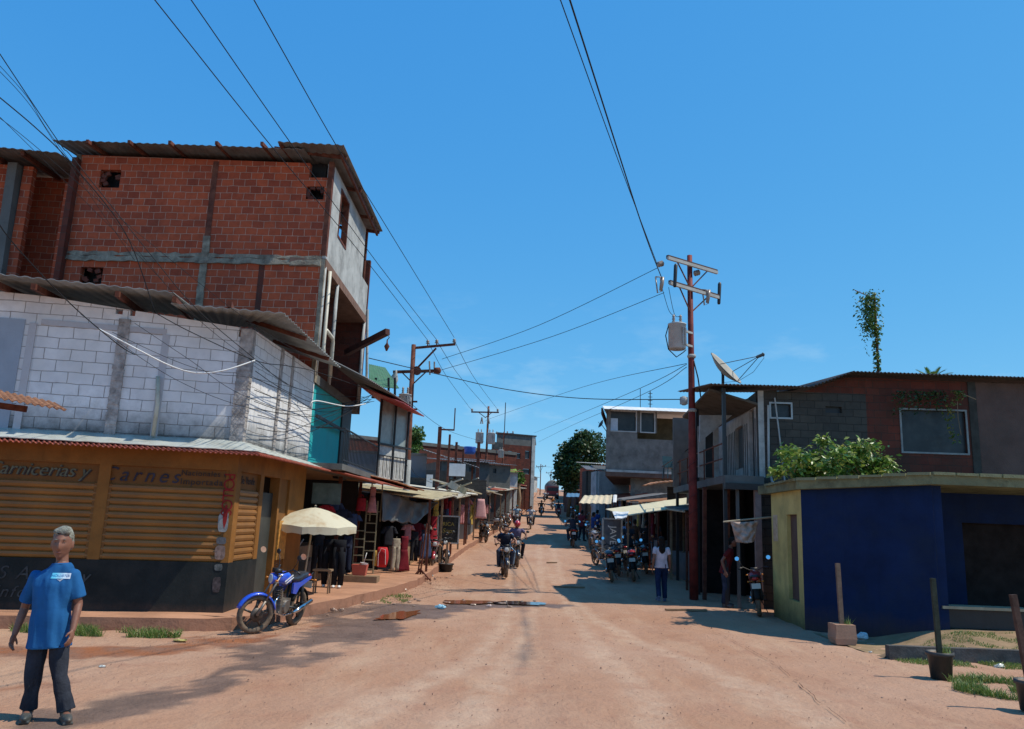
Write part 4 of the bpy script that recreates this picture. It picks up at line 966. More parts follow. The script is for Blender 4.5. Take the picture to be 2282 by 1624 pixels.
part('floor_slab', MB().wall(BS, 0, 5.7, pzb - .22, pzb, .9, out=.02), mat('brown_slab', (.2, .12, .09), .9, .2, 4), bh)
part('balcony_post', MB().tube([BS.w(5.3, pzb + .9, -.1), BS.w(5.3, zrK + .3, -.1)], .045, 8), M_['rust'], bh)
# second storey gallery: recessed brick wall, pipes and posts
partS('gallery_wall', MB().wall(Plane((-6.2, 18.5), (-6.2, 24.2)), 0, 5.6, 3.1, pzb, .14).wall(Plane((-6.3, 24.1), (-4.7, 24.0)), 0, 1.6, 5.1, pzb, .14).wall(Plane((-6.3, 20.9), (-4.9, 20.9)), 0, 1.35, 5.1, pzb - .3, .14), M_['brickold'], bh)
part('gallery_floor', MB().wall(BS, 0, 5.7, 5.0, 5.22, 1.6, out=.0), M_['conc'], bh)
gp_ = MB()
for u in (.08, 1.55, 5.55): gp_.tube([BS.w(u, 5.2, -.02), BS.w(u, pzb - .2, -.02)], .05, 8)
partS('gallery_post', gp_, M_['conclight'], bh, True)
part('water_pipe', MB().tube([BS.w(.25, pzb - .25, .08), BS.w(.25, 5.9, .08), BS.w(.3, 5.72, .1)], .045, 8).tube([BS.w(.3, 6.35, .1), BS.w(.9, 6.3, .12), BS.w(1.0, 6.2, .12), BS.w(1.02, 5.3, .12)], .05, 8), mat('cream_pvc', (.6, .56, .46), .5, .1, 3, (.3, .2, .12), .5, 4), bh, True)
tr_ = MB()
zz = zrK + .42
r0_ = FB.w(-.35, zr0 + .12, .55)
tr_.sheet(r0_, FB.w(ub(690, 360), zrK + .14, .5), FB.w(ub(690, 360), zrK + .45, -4.5), FB.w(-.35, zr0 + .45, -4.5), .012, .012, .2)
tr_.sheet(FB.w(ub(640, 360), zrK + .2, .75), Vector((-4.33, 17.75, zrK + .18)), Vector((-4.3, 23.7, zrK + .22)), Vector((-6.6, 23.7, zrK + .5)), .012, .015, .2)
part('roof', tr_, M_['galvold'], bh)
ra = MB()
for px in (228, 318, 406, 507, 605, 645): ra.beam(FB.w(ub(px, 345), zr0 + .04, .68), FB.w(ub(px, 345), zr0 + .3, -4.4), .07, .09)
for y in (18.3, 20.3, 22.3, 23.5): ra.beam((-4.36, y, zrK + .12), (-6.2, y, zrK + .3), .06, .09)
ra.wall(BS, -.3, 5.2, zrK + .04, zrK + .14, .06, out=.28)
partS('rafter', ra, M_['rust'], bh)
part('inner_shade_sheet', MB().wall(Plane((-11.2, 19.25), (-4.95, 18.9)), 0, 6.2, 5.2, zr0 + .12, .1), M_['black'], bh)  # black sheet added close behind the holes to paint the shade indoors
partS('back_wall', MB().box((-8.0, 24.2, 7.5), (6.6, .15, 5.0)).box((-11.35, 21.4, 7.5), (.14, 5.6, 6.2)), M_['brickold'], bh)
# turquoise first floor flat and balcony
TQ = Plane((-4.72, 18.55), (-4.72, 23.2))
part('turquoise_wall', MB().wall(TQ, 0, 3.4, 3.1, 5.0, .14, out=-.05), M_['turq'], bh)
br_ = MB().wall(TQ, 3.4, 4.6, 2.9, 5.0, .14, out=.0).beam((-4.6, 18.5, 4.2), (-4.6, 22.0, 4.2), .06, .07)
partS('dark_frame', br_, M_['black'], bh)
part('balcony_slab', MB().box((-4.3, 21.0, 3.02), (.85, 5.2, .14)), M_['conc'], bh)
rl = MB(); rl.beam((-3.95, 18.7, 3.95), (-3.95, 23.5, 3.95), .04, .03); rl.beam((-3.95, 18.7, 3.2), (-3.95, 23.5, 3.2), .03, .03); rl.beam((-3.95, 18.7, 3.95), (-4.65, 18.7, 3.95), .04, .03)
for i in range(26): rl.beam((-3.95, 18.7 + i * .19, 3.15), (-3.95, 18.7 + i * .19, 3.95), .018, .018)
part('railing', rl, M_['black'], bh)
WP = Plane((-4.05, 24.0), (-3.35, 25.6))
part('side_glazing', MB().wall(WP, .1, 1.7, 4.1, 5.6, .05), mat('dusty_glass', (.28, .33, .32), .3, .15, 4, (.15, .16, .15), .5, 3), bh)
part('side_boards', MB().wall(WP, .1, 1.7, 3.05, 4.1, .05, out=.02), mat('white_boards', (.5, .5, .48), .7, .15, 7, (.2, .2, .19), .6, 4), bh)
gl = MB()
for u in (.05, .9, 1.72): gl.tube([WP.w(u, 3.0, .05), WP.w(u, 5.65, .05)], .035, 6)
gl.beam(WP.w(0, 4.1, .06), WP.w(1.9, 4.1, .06), .05, .06); gl.beam(WP.w(0, 3.75, .08), WP.w(1.8, 3.75, .08), .03, .03)
for i in range(9): gl.beam(WP.w(.1 + i * .2, 3.1, .08), WP.w(.1 + i * .2, 3.75, .08), .018, .018)
part('window_bars', gl, M_['black'], bh)
part('red_awning', MB().sheet((-3.1, 22.6, 5.15), (-2.85, 25.8, 5.2), (-4.3, 25.8, 5.6), (-4.4, 22.6, 5.6), .02, .01, .2), mat('red_awning', (.42, .05, .05), .55, .1, 4, (.3, .2, .15), .4, 4), bh)
part('eave_sheet', MB().sheet((-3.55, 18.9, 5.22), (-3.2, 25.2, 5.45), (-4.7, 25.2, 5.9), (-4.7, 18.9, 5.75), .012, .015, .2), M_['galvold'], bh)
# ================================================================== second brick house, far left
b2 = thing('brick_house', 'shaded brick house with sagging tin eave at the far left edge', 'building', (-11, 19.5, 0))
L2 = Plane((-17.5, 18.4), (-11.7, 19.0))
def u2(px, py): return L2.uz(px, py)[0]
zl = L2.uz(80, 372)[1]
partS('brick_wall', MB().wall(L2, 0, u2(22, 450), 4.5, zl, .2).wall(L2, u2(40, 450), u2(62, 450), 4.5, zl, .2), M_['brick'], b2)
part('recessed_wall', MB().wall(Plane((-15.5, 19.9), (-11.5, 20.1)), 0, 4.0, 4.5, zl + .2, .2).box((-11.6, 19.5, 7.2), (.14, 1.2, 5.6)), M_['brick'], b2)
part('concrete_column', MB().beam(L2.w(u2(32, 400), zl, .03), L2.w(u2(2, 640), 5.3, .03), .24, .3), M_['conc'], b2)
part('roof', MB().sheet((-18, 17.5, zl + .15), (-11.5, 18.15, zl + .05), (-11.5, 22.5, zl + .5), (-18, 22, zl + .6), .012, .012, .2), M_['galvold'], b2)
ra = MB()
for px in (-60, 5, 85): ra.beam(L2.w(u2(px, 350), zl + .02, .75), L2.w(u2(px, 350) + .1, zl + .4, -3.5), .08, .11)
partS('rafter', ra, M_['rust'], b2)
part('steel_brace', MB().beam(L2.w(u2(-25, 500), 6.6, .3), L2.w(u2(14, 620), 5.5, .3), .09, .09), M_['conclight'], b2)
# ================================================================== left side of the street
def interp(tab, y):
    for (x0, y0), (x1, y1) in zip(tab, tab[1:]):
        if y <= y1: return x0 + (x1 - x0) * (y - y0) / (y1 - y0)
    return tab[-1][0]
def xl(y): return interp(full, y)
XR = [(5.0, 18), (5.1, 24), (5.3, 32), (5.6, 42), (6.3, 56), (7.2, 84), (9.6, 130), (12.6, 170), (14, 200)]
def xr(y): return interp(XR, y)
clothcol = [(.02, .02, .025), (.015, .02, .04), (.15, .012, .02), (.3, .02, .03), (.03, .03, .05), (.32, .27, .2), (.04, .06, .12), (.45, .43, .42), (.1, .02, .04), (.45, .2, .2), (.05, .09, .06), (.5, .35, .08)]
def cmat(i):
    c = clothcol[i % len(clothcol)]; return mat('garment_%d' % (i % len(clothcol)), c, .85, .2, 9, bump=.3, bscale=30)
def garment(kind, i, p, s=1.0, rz=0.0, label='', group=None, name=None):
    """a shirt, trousers, dress or bag hanging with its top at p"""
    mb = MB(); W_, H_ = {'shirt': (.42, .62), 'trousers': (.34, .95), 'dress': (.4, 1.05), 'bag': (.34, .42), 'cap': (.2, .12), 'cloth': (.5, .8)}[kind]
    W_ *= s; H_ *= s; n = 10; m_ = 8
    def col(x0, x1, z0, z1, w0, w1, d=.05):
        rings = []
        for j in range(m_ + 1):
            f = j / m_; z = z0 + (z1 - z0) * f; cx = (x0 + (x1 - x0) * f); w = w0 + (w1 - w0) * f
            rings.append([Vector((cx + w * math.cos(2 * math.pi * k / n) * (1 + .1 * noise.noise(Vector((k, f * 4, i)))), d * math.sin(2 * math.pi * k / n) * (1 + .6 * noise.noise(Vector((k * 1.7, f * 3, i + 5)))), z)) for k in range(n)])
        mb.loft(rings)
    if kind == 'shirt': col(0, 0, 0, -H_, W_ * .35, W_ * .42); col(-W_ * .35, -W_ * .62, -.03, -H_ * .38, .07, .08); col(W_ * .35, W_ * .62, -.03, -H_ * .38, .07, .08)
    elif kind == 'trousers': col(0, 0, 0, -H_ * .3, W_ * .4, W_ * .46, .07); col(-W_ * .2, -W_ * .26, -H_ * .25, -H_, W_ * .24, W_ * .19, .06); col(W_ * .2, W_ * .26, -H_ * .25, -H_, W_ * .24, W_ * .19, .06)
    elif kind == 'dress': col(0, 0, 0, -H_ * .4, W_ * .35, W_ * .3); col(0, 0, -H_ * .38, -H_, W_ * .3, W_ * .6, .08)
    elif kind == 'bag': col(0, 0, -.02, -H_, W_ * .42, W_ * .5, .1); mb.tube([(-.06, 0, 0), (-.03, 0, .07), (.03, 0, .07), (.06, 0, 0)], .01, 6)
    elif kind == 'cloth': col(0, .03, 0, -H_, W_ * .3, W_ * .5, .035)
    mb.tube([(0, 0, -.02), (0, 0, .06)], .006, 5)
    M = Matrix.Translation(p) @ Matrix.Rotation(rz, 4, 'Z')
    mb.v = [M @ v for v in mb.v]
    nm = name or {'shirt': 'hanging_shirt', 'trousers': 'hanging_trousers', 'dress': 'hanging_dress', 'bag': 'hanging_bag', 'cloth': 'hanging_cloth'}[kind]
    o = mb.build(nm, cmat(i), None, True); origin_to(o, p); tag(o, label, {'shirt': 'shirt', 'trousers': 'trousers', 'dress': 'dress', 'bag': 'bag', 'cloth': 'cloth'}[kind], group); return o
# ---------- dark clothes stall beside the shop
cs = thing('clothes_stall', 'deep dark clothes stall under the awning beside the ochre shop', 'stall', (-4.6, 21, .2))
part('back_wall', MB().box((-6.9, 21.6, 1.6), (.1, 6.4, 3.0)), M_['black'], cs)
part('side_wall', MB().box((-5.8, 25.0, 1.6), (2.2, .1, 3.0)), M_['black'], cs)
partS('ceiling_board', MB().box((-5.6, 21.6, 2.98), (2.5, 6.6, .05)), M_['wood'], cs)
for y in (21.9, 24.95): part('post', MB().beam((-4.62, y, .1), (-4.62, y, 2.95), .09, .09), M_['rust'], cs)
part('counter', MB().box((-5.4, 21.5, .65), (.6, 4.6, .9)), M_['wood'], cs)
part('roof', MB().sheet((-3.3, 18.9, 2.72), (-2.95, 26.0, 2.78), (-4.9, 26.0, 3.12), (-4.9, 18.9, 3.1), .012, .016, .09, .08), M_['redtin'], cs)
part('roof_edge', MB().sheet((-3.1, 22.3, 2.86), (-2.75, 26.6, 2.8), (-4.3, 26.6, 3.05), (-4.3, 22.3, 3.1), .012, .016, .09, .1), mat('rusty_tin', (.36, .17, .09)), cs)
for i, (k, ci, px, py, Y, s_, lab) in enumerate([
    ('shirt', 3, 727, 1125, 20.5, .8, 'dark red top hung high behind the umbrella'), ('shirt', 6, 748, 1118, 21.3, .8, 'blue top hung high behind the umbrella'),
    ('shirt', 1, 765, 1135, 21, .9, 'navy shirt hung above the black trousers display'), ('dress', 9, 832, 1085, 23, .7, 'pale pink dress hung at the stall opening beside the ladder'),
    ('bag', 3, 806, 1108, 22.5, .9, 'red bag hung under the rusty eave'), ('trousers', 0, 712, 1190, 20.0, 1, 'black trousers hung in the dark stall doorway'),
    ('trousers', 1, 775, 1195, 21.5, 1, 'navy trousers hung behind the umbrella rim'), ('shirt', 6, 788, 1145, 21.6, .8, 'blue cap coloured shirt hung beside the ladder')]):
    garment(k, ci, at(px, py, Y), s_, .6, lab, 'clothes hung in the dark stall')
part('cloth_panel', MB().box(at(728, 1100, 19.3), (.7, .03, .5)), mat('grey_green_cloth', (.1, .13, .12), .9, .2, 5), cs)
# black trouser display on half mannequins
for (px, py, lab) in ((726, 1308, 'black trousers on a white footed leg form, nearer the umbrella pole'), (748, 1310, 'black trousers on a white footed leg form, nearer the ladder')):
    b_ = gp(px, py, .2); t_ = thing('leg_mannequin', lab, 'mannequin', b_, group='leg mannequins outside the dark stall')
    mb = MB(); mb.tube([b_ + Vector((-.05, 0, .06)), b_ + Vector((-.07, 0, .55)), b_ + Vector((-.04, 0, .95))], [.07, .085, .1], 12); mb.tube([b_ + Vector((.09, .03, .06)), b_ + Vector((.1, .02, .55)), b_ + Vector((.06, 0, .95))], [.07, .085, .1], 12)
    mb.loft([[b_ + Vector((.015 + .16 * math.cos(a * math.pi / 7), .1 * math.sin(a * math.pi / 7), z)) for a in range(14)] for z in (.85, 1.0, 1.12)])
    part('trousers', mb, mat('black_cloth', (.012, .013, .017), .9, .2, 6), t_, True)
    for dx in (-.05, .09): part('foot', MB().ell(b_ + Vector((dx, -.05, .035)), (.04, .1, .035), 10, 8), M_['white'], t_, True)
# umbrella
ap = at(703, 1131, 17.6); ub_ = Vector((ap.x - .1, 17.45, .2))
um = thing('market_umbrella', 'cream market umbrella half in shade in front of the dark stall', 'umbrella', ub_)
pm = MB(); n = 8
R0 = .95; hz = .36; rings = []
ax_ = Vector((0.03, -.06, 1)).normalized(); rot = ax_.rotation_difference(Vector((0, 0, 1))).inverted()
for f in [0, .12, .3, .5, .7, .88, 1.0]:
    ring = []
    for k in range(48):
        a = 2 * math.pi * k / 48; seg = (k % 6) / 6; rr_ = R0 * f * (1 - .045 * math.sin(math.pi * seg) * f); z = -hz * (f ** 1.45) + .02 * math.sin(math.pi * seg) * f
        ring.append(ap + rot @ Vector((rr_ * math.cos(a), rr_ * math.sin(a), z)))
    rings.append(ring)
rv = []
for k in range(48):
    a = 2 * math.pi * k / 48; seg = (k % 6) / 6; rr_ = R0 * 1.0 * (1 - .045 * math.sin(math.pi * seg)); rv.append(ap + rot @ Vector((rr_ * math.cos(a), rr_ * math.sin(a), -hz - .14 + .015 * math.sin(k * 2.6))))
rings.append(rv); pm.loft(rings, False)
cm_, t, b = new_mat("cream_canvas"); co = t.nodes.new("ShaderNodeTexCoord").outputs['Object']
t.links.new(mixc(t, ramp(t, mnoise(t, co, 2.2, 7, .65), .5, .72), (.68, .63, .47), (.46, .3, .15)), b.inputs['Base Color']); b.inputs['Roughness'].default_value = .8
tr = t.nodes.new("ShaderNodeBsdfTranslucent"); tr.inputs[0].default_value = (.6, .5, .32, 1); mx = t.nodes.new("ShaderNodeMixShader"); mx.inputs[0].default_value = .18
t.links.new(b.outputs[0], mx.inputs[1]); t.links.new(tr.outputs[0], mx.inputs[2]); t.links.new(mx.outputs[0], t.nodes["Material Output"].inputs[0])
part('canopy', pm, cm_, um, False)
part('pole', MB().tube([ub_, ap + Vector((0, 0, .05))], .022, 8), M_['woodpale'], um, True)
rbm = MB()
for k in range(8):
    a = 2 * math.pi * k / 8; rbm.tube([ap + rot @ Vector((0, 0, -.03)), ap + rot @ Vector((R0 * .5 * math.cos(a), R0 * .5 * math.sin(a), -hz * .4)), ap + rot @ Vector((R0 * .98 * math.cos(a), R0 * .98 * math.sin(a), -hz - .02))], .006, 4)
part('rib', rbm, M_['chrome'], um)
part('finial', MB().lathe([(.02, 0), (.03, .02), (.01, .07)], ap, (0, 0, 1), 10), M_['black'], um)
# sweets box, stool, wares stand
bx = gp(706, 1292, .2); t_ = thing('snack_box', 'small stacked box of snacks with orange and pink panels by the umbrella pole', 'box', bx)
z = .45
for h_, c_ in ((.2, (.3, .3, .3)), (.12, (.35, .1, .13)), (.13, (.45, .2, .03)), (.12, (.08, .09, .1))):
    part('panel', MB().box((bx.x, bx.y, .2 + z + h_ / 2), (.2, .16, h_ - .006)), mat('panel_%d' % int(c_[0] * 100), c_, .6, .1), t_); z += h_
part('stand', MB().box((bx.x, bx.y, .42), (.3, .3, .44)), M_['wood'], t_)
bs = gp(716, 1322, .2); t_ = thing('wooden_stool', 'low brown wooden stool beside the blue motorcycle seat', 'stool', bs)
part('seat', MB().box(bs + Vector((0, 0, .5)), (.4, .28, .04)), M_['wood'], t_)
for sx in (-1, 1):
    for sy in (-1, 1): part('leg', MB().beam(bs + Vector((sx * .16, sy * .1, .0)), bs + Vector((sx * .15, sy * .09, .48)), .03, .03), M_['wood'], t_)
fp = gp(668, 1300, .2); t_ = thing('kitchen_scale', 'pale metal scale with curved arm on the shop doorstep', 'scale', fp)
part('arm', MB().tube([fp + Vector((-.05, 0, .62)), fp + Vector((-.14, 0, .72)), fp + Vector((-.08, 0, .95)), fp + Vector((0, 0, 1.08))], .018, 6), M_['conclight'], t_, True)
part('base', MB().box(fp + Vector((.05, 0, .6)), (.34, .18, .08)).box(fp + Vector((.05, 0, .3)), (.3, .3, .52)), M_['conc'], t_)
# ladders
def ladder(x0, x1, ya, z0, z1, n, label, mt, tilt=.0, w=.035):
    t_ = thing('metal_ladder', label, 'ladder', (x0, ya, z0), group='ladders leaning at the stall opening')
    part('rail', MB().beam((x0, ya, z0), (x0, ya + tilt, z1), w, w), mt, t_); part('rail', MB().beam((x1, ya, z0), (x1, ya + tilt, z1), w, w), mt, t_)
    for i in range(n): f = (i + .5) / n; part('rung', MB().beam((x0, ya + tilt * f - .02, z0 + (z1 - z0) * f), (x1, ya + tilt * f - .02, z0 + (z1 - z0) * f), .06, .03), mt, t_)
a_ = at(806, 1283, 23.6); b_ = at(826, 1283, 23.6)
lm_ = mat('dull_brass_paint', (.3, .27, .17), .6, .2, 6, (.1, .08, .05), .5, 6)
ladder(a_.x, b_.x + .06, 23.6, .25, 2.35, 8, 'pale metal ladder standing at the corner of the dark stall', lm_)
a_ = at(784, 1283, 22.6); ladder(a_.x, a_.x + .28, 22.6, .25, 1.6, 6, 'short thin wire ladder rack left of the tall ladder', lm_, 0, .018)
a_ = at(830, 1090, 24.2); ladder(a_.x - .02, a_.x + .3, 24.2, 1.75, 2.9, 2, 'upper ladder frame hung under the rusty eave', lm_)
# step with bucket
st_ = gp(800, 1296, .2); o = MB().box((st_.x, st_.y, .28), (1.0, .5, .16)).build('low_step', M_['wood']); origin_to(o, (st_.x, st_.y, .2)); tag(o, 'low wooden step board on the pavement under the red tub', 'step')
t_ = thing('red_tub', 'red plastic tub with white pan leaning out of it', 'tub', (st_.x, st_.y, .36))
part('tub', MB().loft([[Vector((st_.x + w * sx, st_.y + d * sy, z)) for sx, sy in ((-1, -1), (1, -1), (1, 1), (-1, 1))] for z, w, d in ((.36, .16, .12), (.64, .2, .15))]), mat('red_plastic', (.5, .1, .07), .45, .1, 4), t_)
part('pan', MB().lathe([(.001, 0), (.07, .01), (.1, .05), (.11, .09)], (st_.x + .1, st_.y - .05, .6), (.1, 0, 1), 14, False).beam((st_.x + .1, st_.y - .05, .7), (st_.x + .16, st_.y - .05, .95), .05, .012), M_['white'], t_, True)
# backpack and clothes under the tarpaulin
rbp = Vector((at(852, 1235, 24.1).x, 24.1, .2))
t_ = thing('backpack', 'red and yellow backpack hung at the stall front under the grey tarpaulin', 'backpack', (rbp.x, rbp.y, .3))
def sq(c, w, d, h, n=6):
    rings = []
    for j in range(n + 1):
        f = j / n; s_ = math.sin(math.pi * (.12 + .76 * f)) ** .35
        rings.append([Vector((c[0] + w * s_ * math.copysign(abs(math.cos(a)) ** .6, math.cos(a)), c[1] + d * s_ * math.copysign(abs(math.sin(a)) ** .6, math.sin(a)), c[2] + h * f)) for a in [2 * math.pi * k / 16 for k in range(16)]])
    return rings
part('bag', MB().loft(sq((rbp.x, rbp.y, .42), .19, .12, .58)), mat('red_nylon', (.5, .025, .03), .6, .1, 6), t_, True)
part('side_pocket', MB().loft(sq((rbp.x - .2, rbp.y - .02, .45), .08, .1, .45)), mat('ochre_nylon', (.4, .24, .05), .6, .1, 6), t_, True)
part('piping', MB().tube([(rbp.x - .09, rbp.y - .12, .45), (rbp.x - .1, rbp.y - .13, .8), (rbp.x - .02, rbp.y - .12, .97), (rbp.x + .1, rbp.y - .12, .93), (rbp.x + .13, rbp.y - .12, .5)], .008, 5), M_['white'], t_)
for (k, ci, px, py, Y, s_, lab) in [('trousers', 5, 884, 1200, 24.6, 1.0, 'beige trousers hung beside the red backpack'), ('dress', 2, 903, 1195, 25, 1.0, 'maroon dress hung under the grey tarpaulin'), ('trousers', 3, 897, 1210, 25.2, .9, 'dark red trousers hung low under the tarpaulin'),
    ('shirt', 0, 868, 1172, 25, 1, 'black shirt hung under the tarpaulin beside the backpack'), ('shirt', 9, 910, 1168, 26.5, .8, 'rose blouse hung under the middle of the tarpaulin'), ('trousers', 0, 925, 1185, 27, 1, 'black trousers hung above white shoes'), ('shirt', 2, 932, 1165, 28, 1, 'wine red shirt hung under the tarpaulin end'),
    ('trousers', 4, 942, 1180, 28.5, 1, 'dark grey trousers hung by the rusty post'), ('dress', 3, 968, 1150, 30, 1, 'crimson dress hung at the stall end by the sign board'), ('shirt', 5, 950, 1168, 29, .8, 'tan shirt hung below the tarpaulin tip'), ('trousers', 9, 972, 1180, 31, 1, 'pink trousers hung at the stall end by the sign board'), ('cloth', 6, 950, 1190, 27, 1, 'grey blue cloth hanging from the tarpaulin tip down the post')]:
    garment(k, ci, at(px, py, Y), s_, .7, lab, 'clothes hung under the grey tarpaulin')
# tarpaulin
tp = [at(850, 1093, 24.2), at(895, 1108, 25.5), at(930, 1120, 27), at(972, 1118, 29.5)]; bt = [at(851, 1160, 24.0), at(882, 1163, 25.0), at(928, 1166, 26.5), at(976, 1120, 29.2)]
mb = MB(); n, m_ = 40, 14
for i in range(n + 1):
    f = i / n * 3; k = min(2, int(f)); T_ = tp[k].lerp(tp[k + 1], f - k); B_ = bt[k].lerp(bt[k + 1], f - k)
    for j in range(m_ + 1):
        g = j / m_; p_ = T_.lerp(B_, g); w = .1 * math.sin(i * .62 + g * 2.2) * (.4 + g * (1 - g) * 2) + .09 * noise.noise(Vector((i * .3 - g * 2, g * 1.5, 2)))
        mb.v.append(p_ + Vector((.5 * w, -w, -.03 * math.sin(i * .8) * g)))
for i in range(n):
    for j in range(m_): a = i * (m_ + 1) + j; mb.f.append((a, a + 1, a + m_ + 2, a + m_ + 1))
o = mb.build('tarpaulin', M_['tarp'], None, True); origin_to(o, tp[0]); tag(o, 'sagging grey tarpaulin tied under the pale tin stall roof', 'tarpaulin')
sd_ = o.modifiers.new('t', 'SOLIDIFY'); sd_.thickness = .006
# generic stalls up the street
palet = [mat('pale_tin', (.48, .44, .36), .6, .2, 3, (.28, .17, .1), .6, 2.5), mat('straw_tin', (.5, .42, .26), .65, .2, 4, (.25, .16, .09), .6, 3), M_['galvold'], M_['redtin'], mat('rusty_tin', (.36, .17, .09)), M_['cream']]
def stall(side, y0, y1, h, depth, over, mi, label, wall_m='dark', posts=2, group='market stalls along the street', slope=.35):
    g0, g1 = gz(0, y0), gz(0, y1); sgn = -1 if side == 'L' else 1; f = xl if side == 'L' else xr
    x0, x1 = f(y0) + sgn * 1.0, f(y1) + sgn * 1.0
    t_ = thing('market_stall', label, 'stall', (x0, y0, g0), group=group)
    e0 = Vector((x0 - sgn * over, y0, g0 + h)); e1 = Vector((x1 - sgn * over, y1, g1 + h + random.uniform(-.15, .15))); b0 = Vector((x0 + sgn * depth, y0, g0 + h + slope)); b1 = Vector((x1 + sgn * depth, y1, g1 + h + slope))
    if side == 'R': part('roof', MB().sheet(e1, e0, b0, b1, .015, .02, .12, .12), palet[mi], t_)
    else: part('roof', MB().sheet(e0, e1, b1, b0, .015, .02, .12, .12), palet[mi], t_)
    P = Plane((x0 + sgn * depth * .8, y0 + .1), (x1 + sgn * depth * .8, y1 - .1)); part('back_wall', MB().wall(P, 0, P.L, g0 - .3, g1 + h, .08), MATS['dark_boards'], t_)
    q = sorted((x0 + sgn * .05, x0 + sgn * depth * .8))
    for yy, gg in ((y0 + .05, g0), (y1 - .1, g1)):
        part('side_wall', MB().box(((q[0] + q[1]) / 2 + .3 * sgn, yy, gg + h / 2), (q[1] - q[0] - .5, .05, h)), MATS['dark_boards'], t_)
    for i in range(posts + 1):
        a = i / posts; xx = x0 + (x1 - x0) * a - sgn * (over - .15); yy = y0 + .15 + (y1 - y0 - .3) * a; zz = gz(0, yy); part('post', MB().beam((xx, yy, zz - .1), (xx, yy, zz + h - .02), .07, .07), M_['wood'] if i % 2 else M_['rust'], t_)
    part('counter', MB().box(((x0 + x1) / 2 + sgn * .3, (y0 + y1) / 2, (g0 + g1) / 2 + .45), (.6, (y1 - y0) * .7, .9)), M_['wood'] if mi % 2 else M_['tarp'], t_)
    part('edge_pole', MB().tube([e0 + Vector((0, -.2, -.03)), e1 + Vector((0, .2, -.03))], .035, 6), M_['woodpale'], t_)
    return t_
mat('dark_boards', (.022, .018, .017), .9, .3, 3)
LS = [(25.2, 31.0, 2.45, 3, 1.05, 1, 'straw coloured tin stall roof sheltering the grey tarpaulin'), (31.4, 36.5, 2.4, 3, 1.0, 0, 'pale tin stall beside the lettered sign board'), (37, 43, 2.5, 3, 1.0, 5, 'stall with pale roof where the pink cloth hangs'), (43.5, 50, 2.6, 3, 1.1, 2, 'grey tin stall past the pink cloth'),
      (50.5, 58, 2.7, 3, 1.1, 3, 'red roofed stall half way up the left side'), (58.5, 67, 2.7, 3, 1.1, 0, 'pale roofed stall below the light green awning'), (68, 78, 2.8, 3, 1.1, 4, 'rusty roofed stall below the brick block end'), (79, 92, 2.8, 3, 1.1, 2, 'grey roofed stall past the brick block'), (93, 110, 3, 3, 1, 3, 'small dark stall near the crest on the left'), (112, 135, 3, 3, 1, 2, 'last stall on the left before the crest')]
for a in LS: stall('L', *a[:6], a[6])
rnd = random.Random(5)
def scatter(side, y0, y1, n, labs, group):
    for i in range(n):
        y = y0 + (y1 - y0) * (i + .5) / n; k = rnd.choice(['shirt', 'trousers', 'dress', 'shirt']); sgn = -1 if side == 'L' else 1; x = (xl(y) if side == 'L' else xr(y)) + sgn * rnd.uniform(.4, 1.1); z = gz(x, y) + rnd.uniform(1.75, 2.35)
        garment(k, rnd.randrange(12), Vector((x, y, z)), rnd.uniform(.8, 1.1), rnd.uniform(0, 1.5), labs, group)
scatter('L', 32, 36, 7, 'dark garment hung in the pale stall behind the sign board', 'garments behind the sign board')
scatter('L', 37.5, 42.5, 7, 'garment hung in the stall with the pink cloth', 'garments near the pink cloth')
scatter('L', 44, 57, 10, 'garment hung in the far left stalls', 'garments in the far left stalls')
o = garment('cloth', 9, at(1072, 1112, 38.5), 1.15, .2, 'long pink cloth hanging from a stall pole over the parked motorcycles'); o.data.materials[0] = mat('pink_cloth', (.62, .33, .3), .85, .1, 5)
# sign board, trestle post, stake in tub
sbp = gp(1000, 1207, .35); sbp = at(998, 1207, 30.5)
t_ = thing('sign_board', 'dark framed notice board with faint yellow writing standing on the pavement', 'sign', sbp)
cb_ = at(999, 1180, 30.5); part('board', MB().box(cb_, (.78, .04, .95), Matrix.Rotation(.05, 3, 'Y')), mat('dark_board', (.04, .042, .038), .6, .3, 5, (.15, .13, .1), .4, 5), t_)
fm = MB()
for a, b_ in (((-.4, -.5), (.4, -.5)), ((.4, -.5), (.4, .5)), ((.4, .5), (-.4, .5)), ((-.4, .5), (-.4, -.5))): fm.beam(cb_ + Vector((a[0], -.02, a[1])), cb_ + Vector((b_[0], -.02, b_[1])), .05, .05)
part('frame', fm, M_['conclight'], t_)
ym = mat('faded_yellow_lettering', (.35, .28, .08), .8, .3)
text_mesh('RICA', .2, Matrix.Translation(cb_ + Vector((0, -.03, .2))) @ Matrix.Rotation(math.pi / 2, 4, 'X'), ym, 'lettering', t_); text_mesh('Sopa', .24, Matrix.Translation(cb_ + Vector((0, -.03, -.05))) @ Matrix.Rotation(math.pi / 2, 4, 'X'), ym, 'lettering', t_, .002, .3)
pb_ = at(936, 1280, 24.6); t_ = thing('rusty_trestle', 'rusty post on splayed trestle feet at the pavement edge by the tarpaulin', 'stand', (pb_.x, pb_.y, .05))
part('post', MB().tube([(pb_.x, pb_.y, .1), (pb_.x + .12, pb_.y, 1.75)], .03, 6).tube([(pb_.x - .08, pb_.y, .1), (pb_.x + .02, pb_.y, 1.2)], .025, 6), M_['rust'], t_)
for dx, dy in ((-.3, -.1), (.35, -.1), (-.2, .25), (.2, .3)): part('foot', MB().beam((pb_.x, pb_.y, .38), (pb_.x + dx, pb_.y + dy, .04), .05, .03), M_['rust'], t_)
part('crossbar', MB().beam((pb_.x - .3, pb_.y - .1, .1), (pb_.x + .35, pb_.y - .1, .1), .05, .03), M_['rust'], t_)
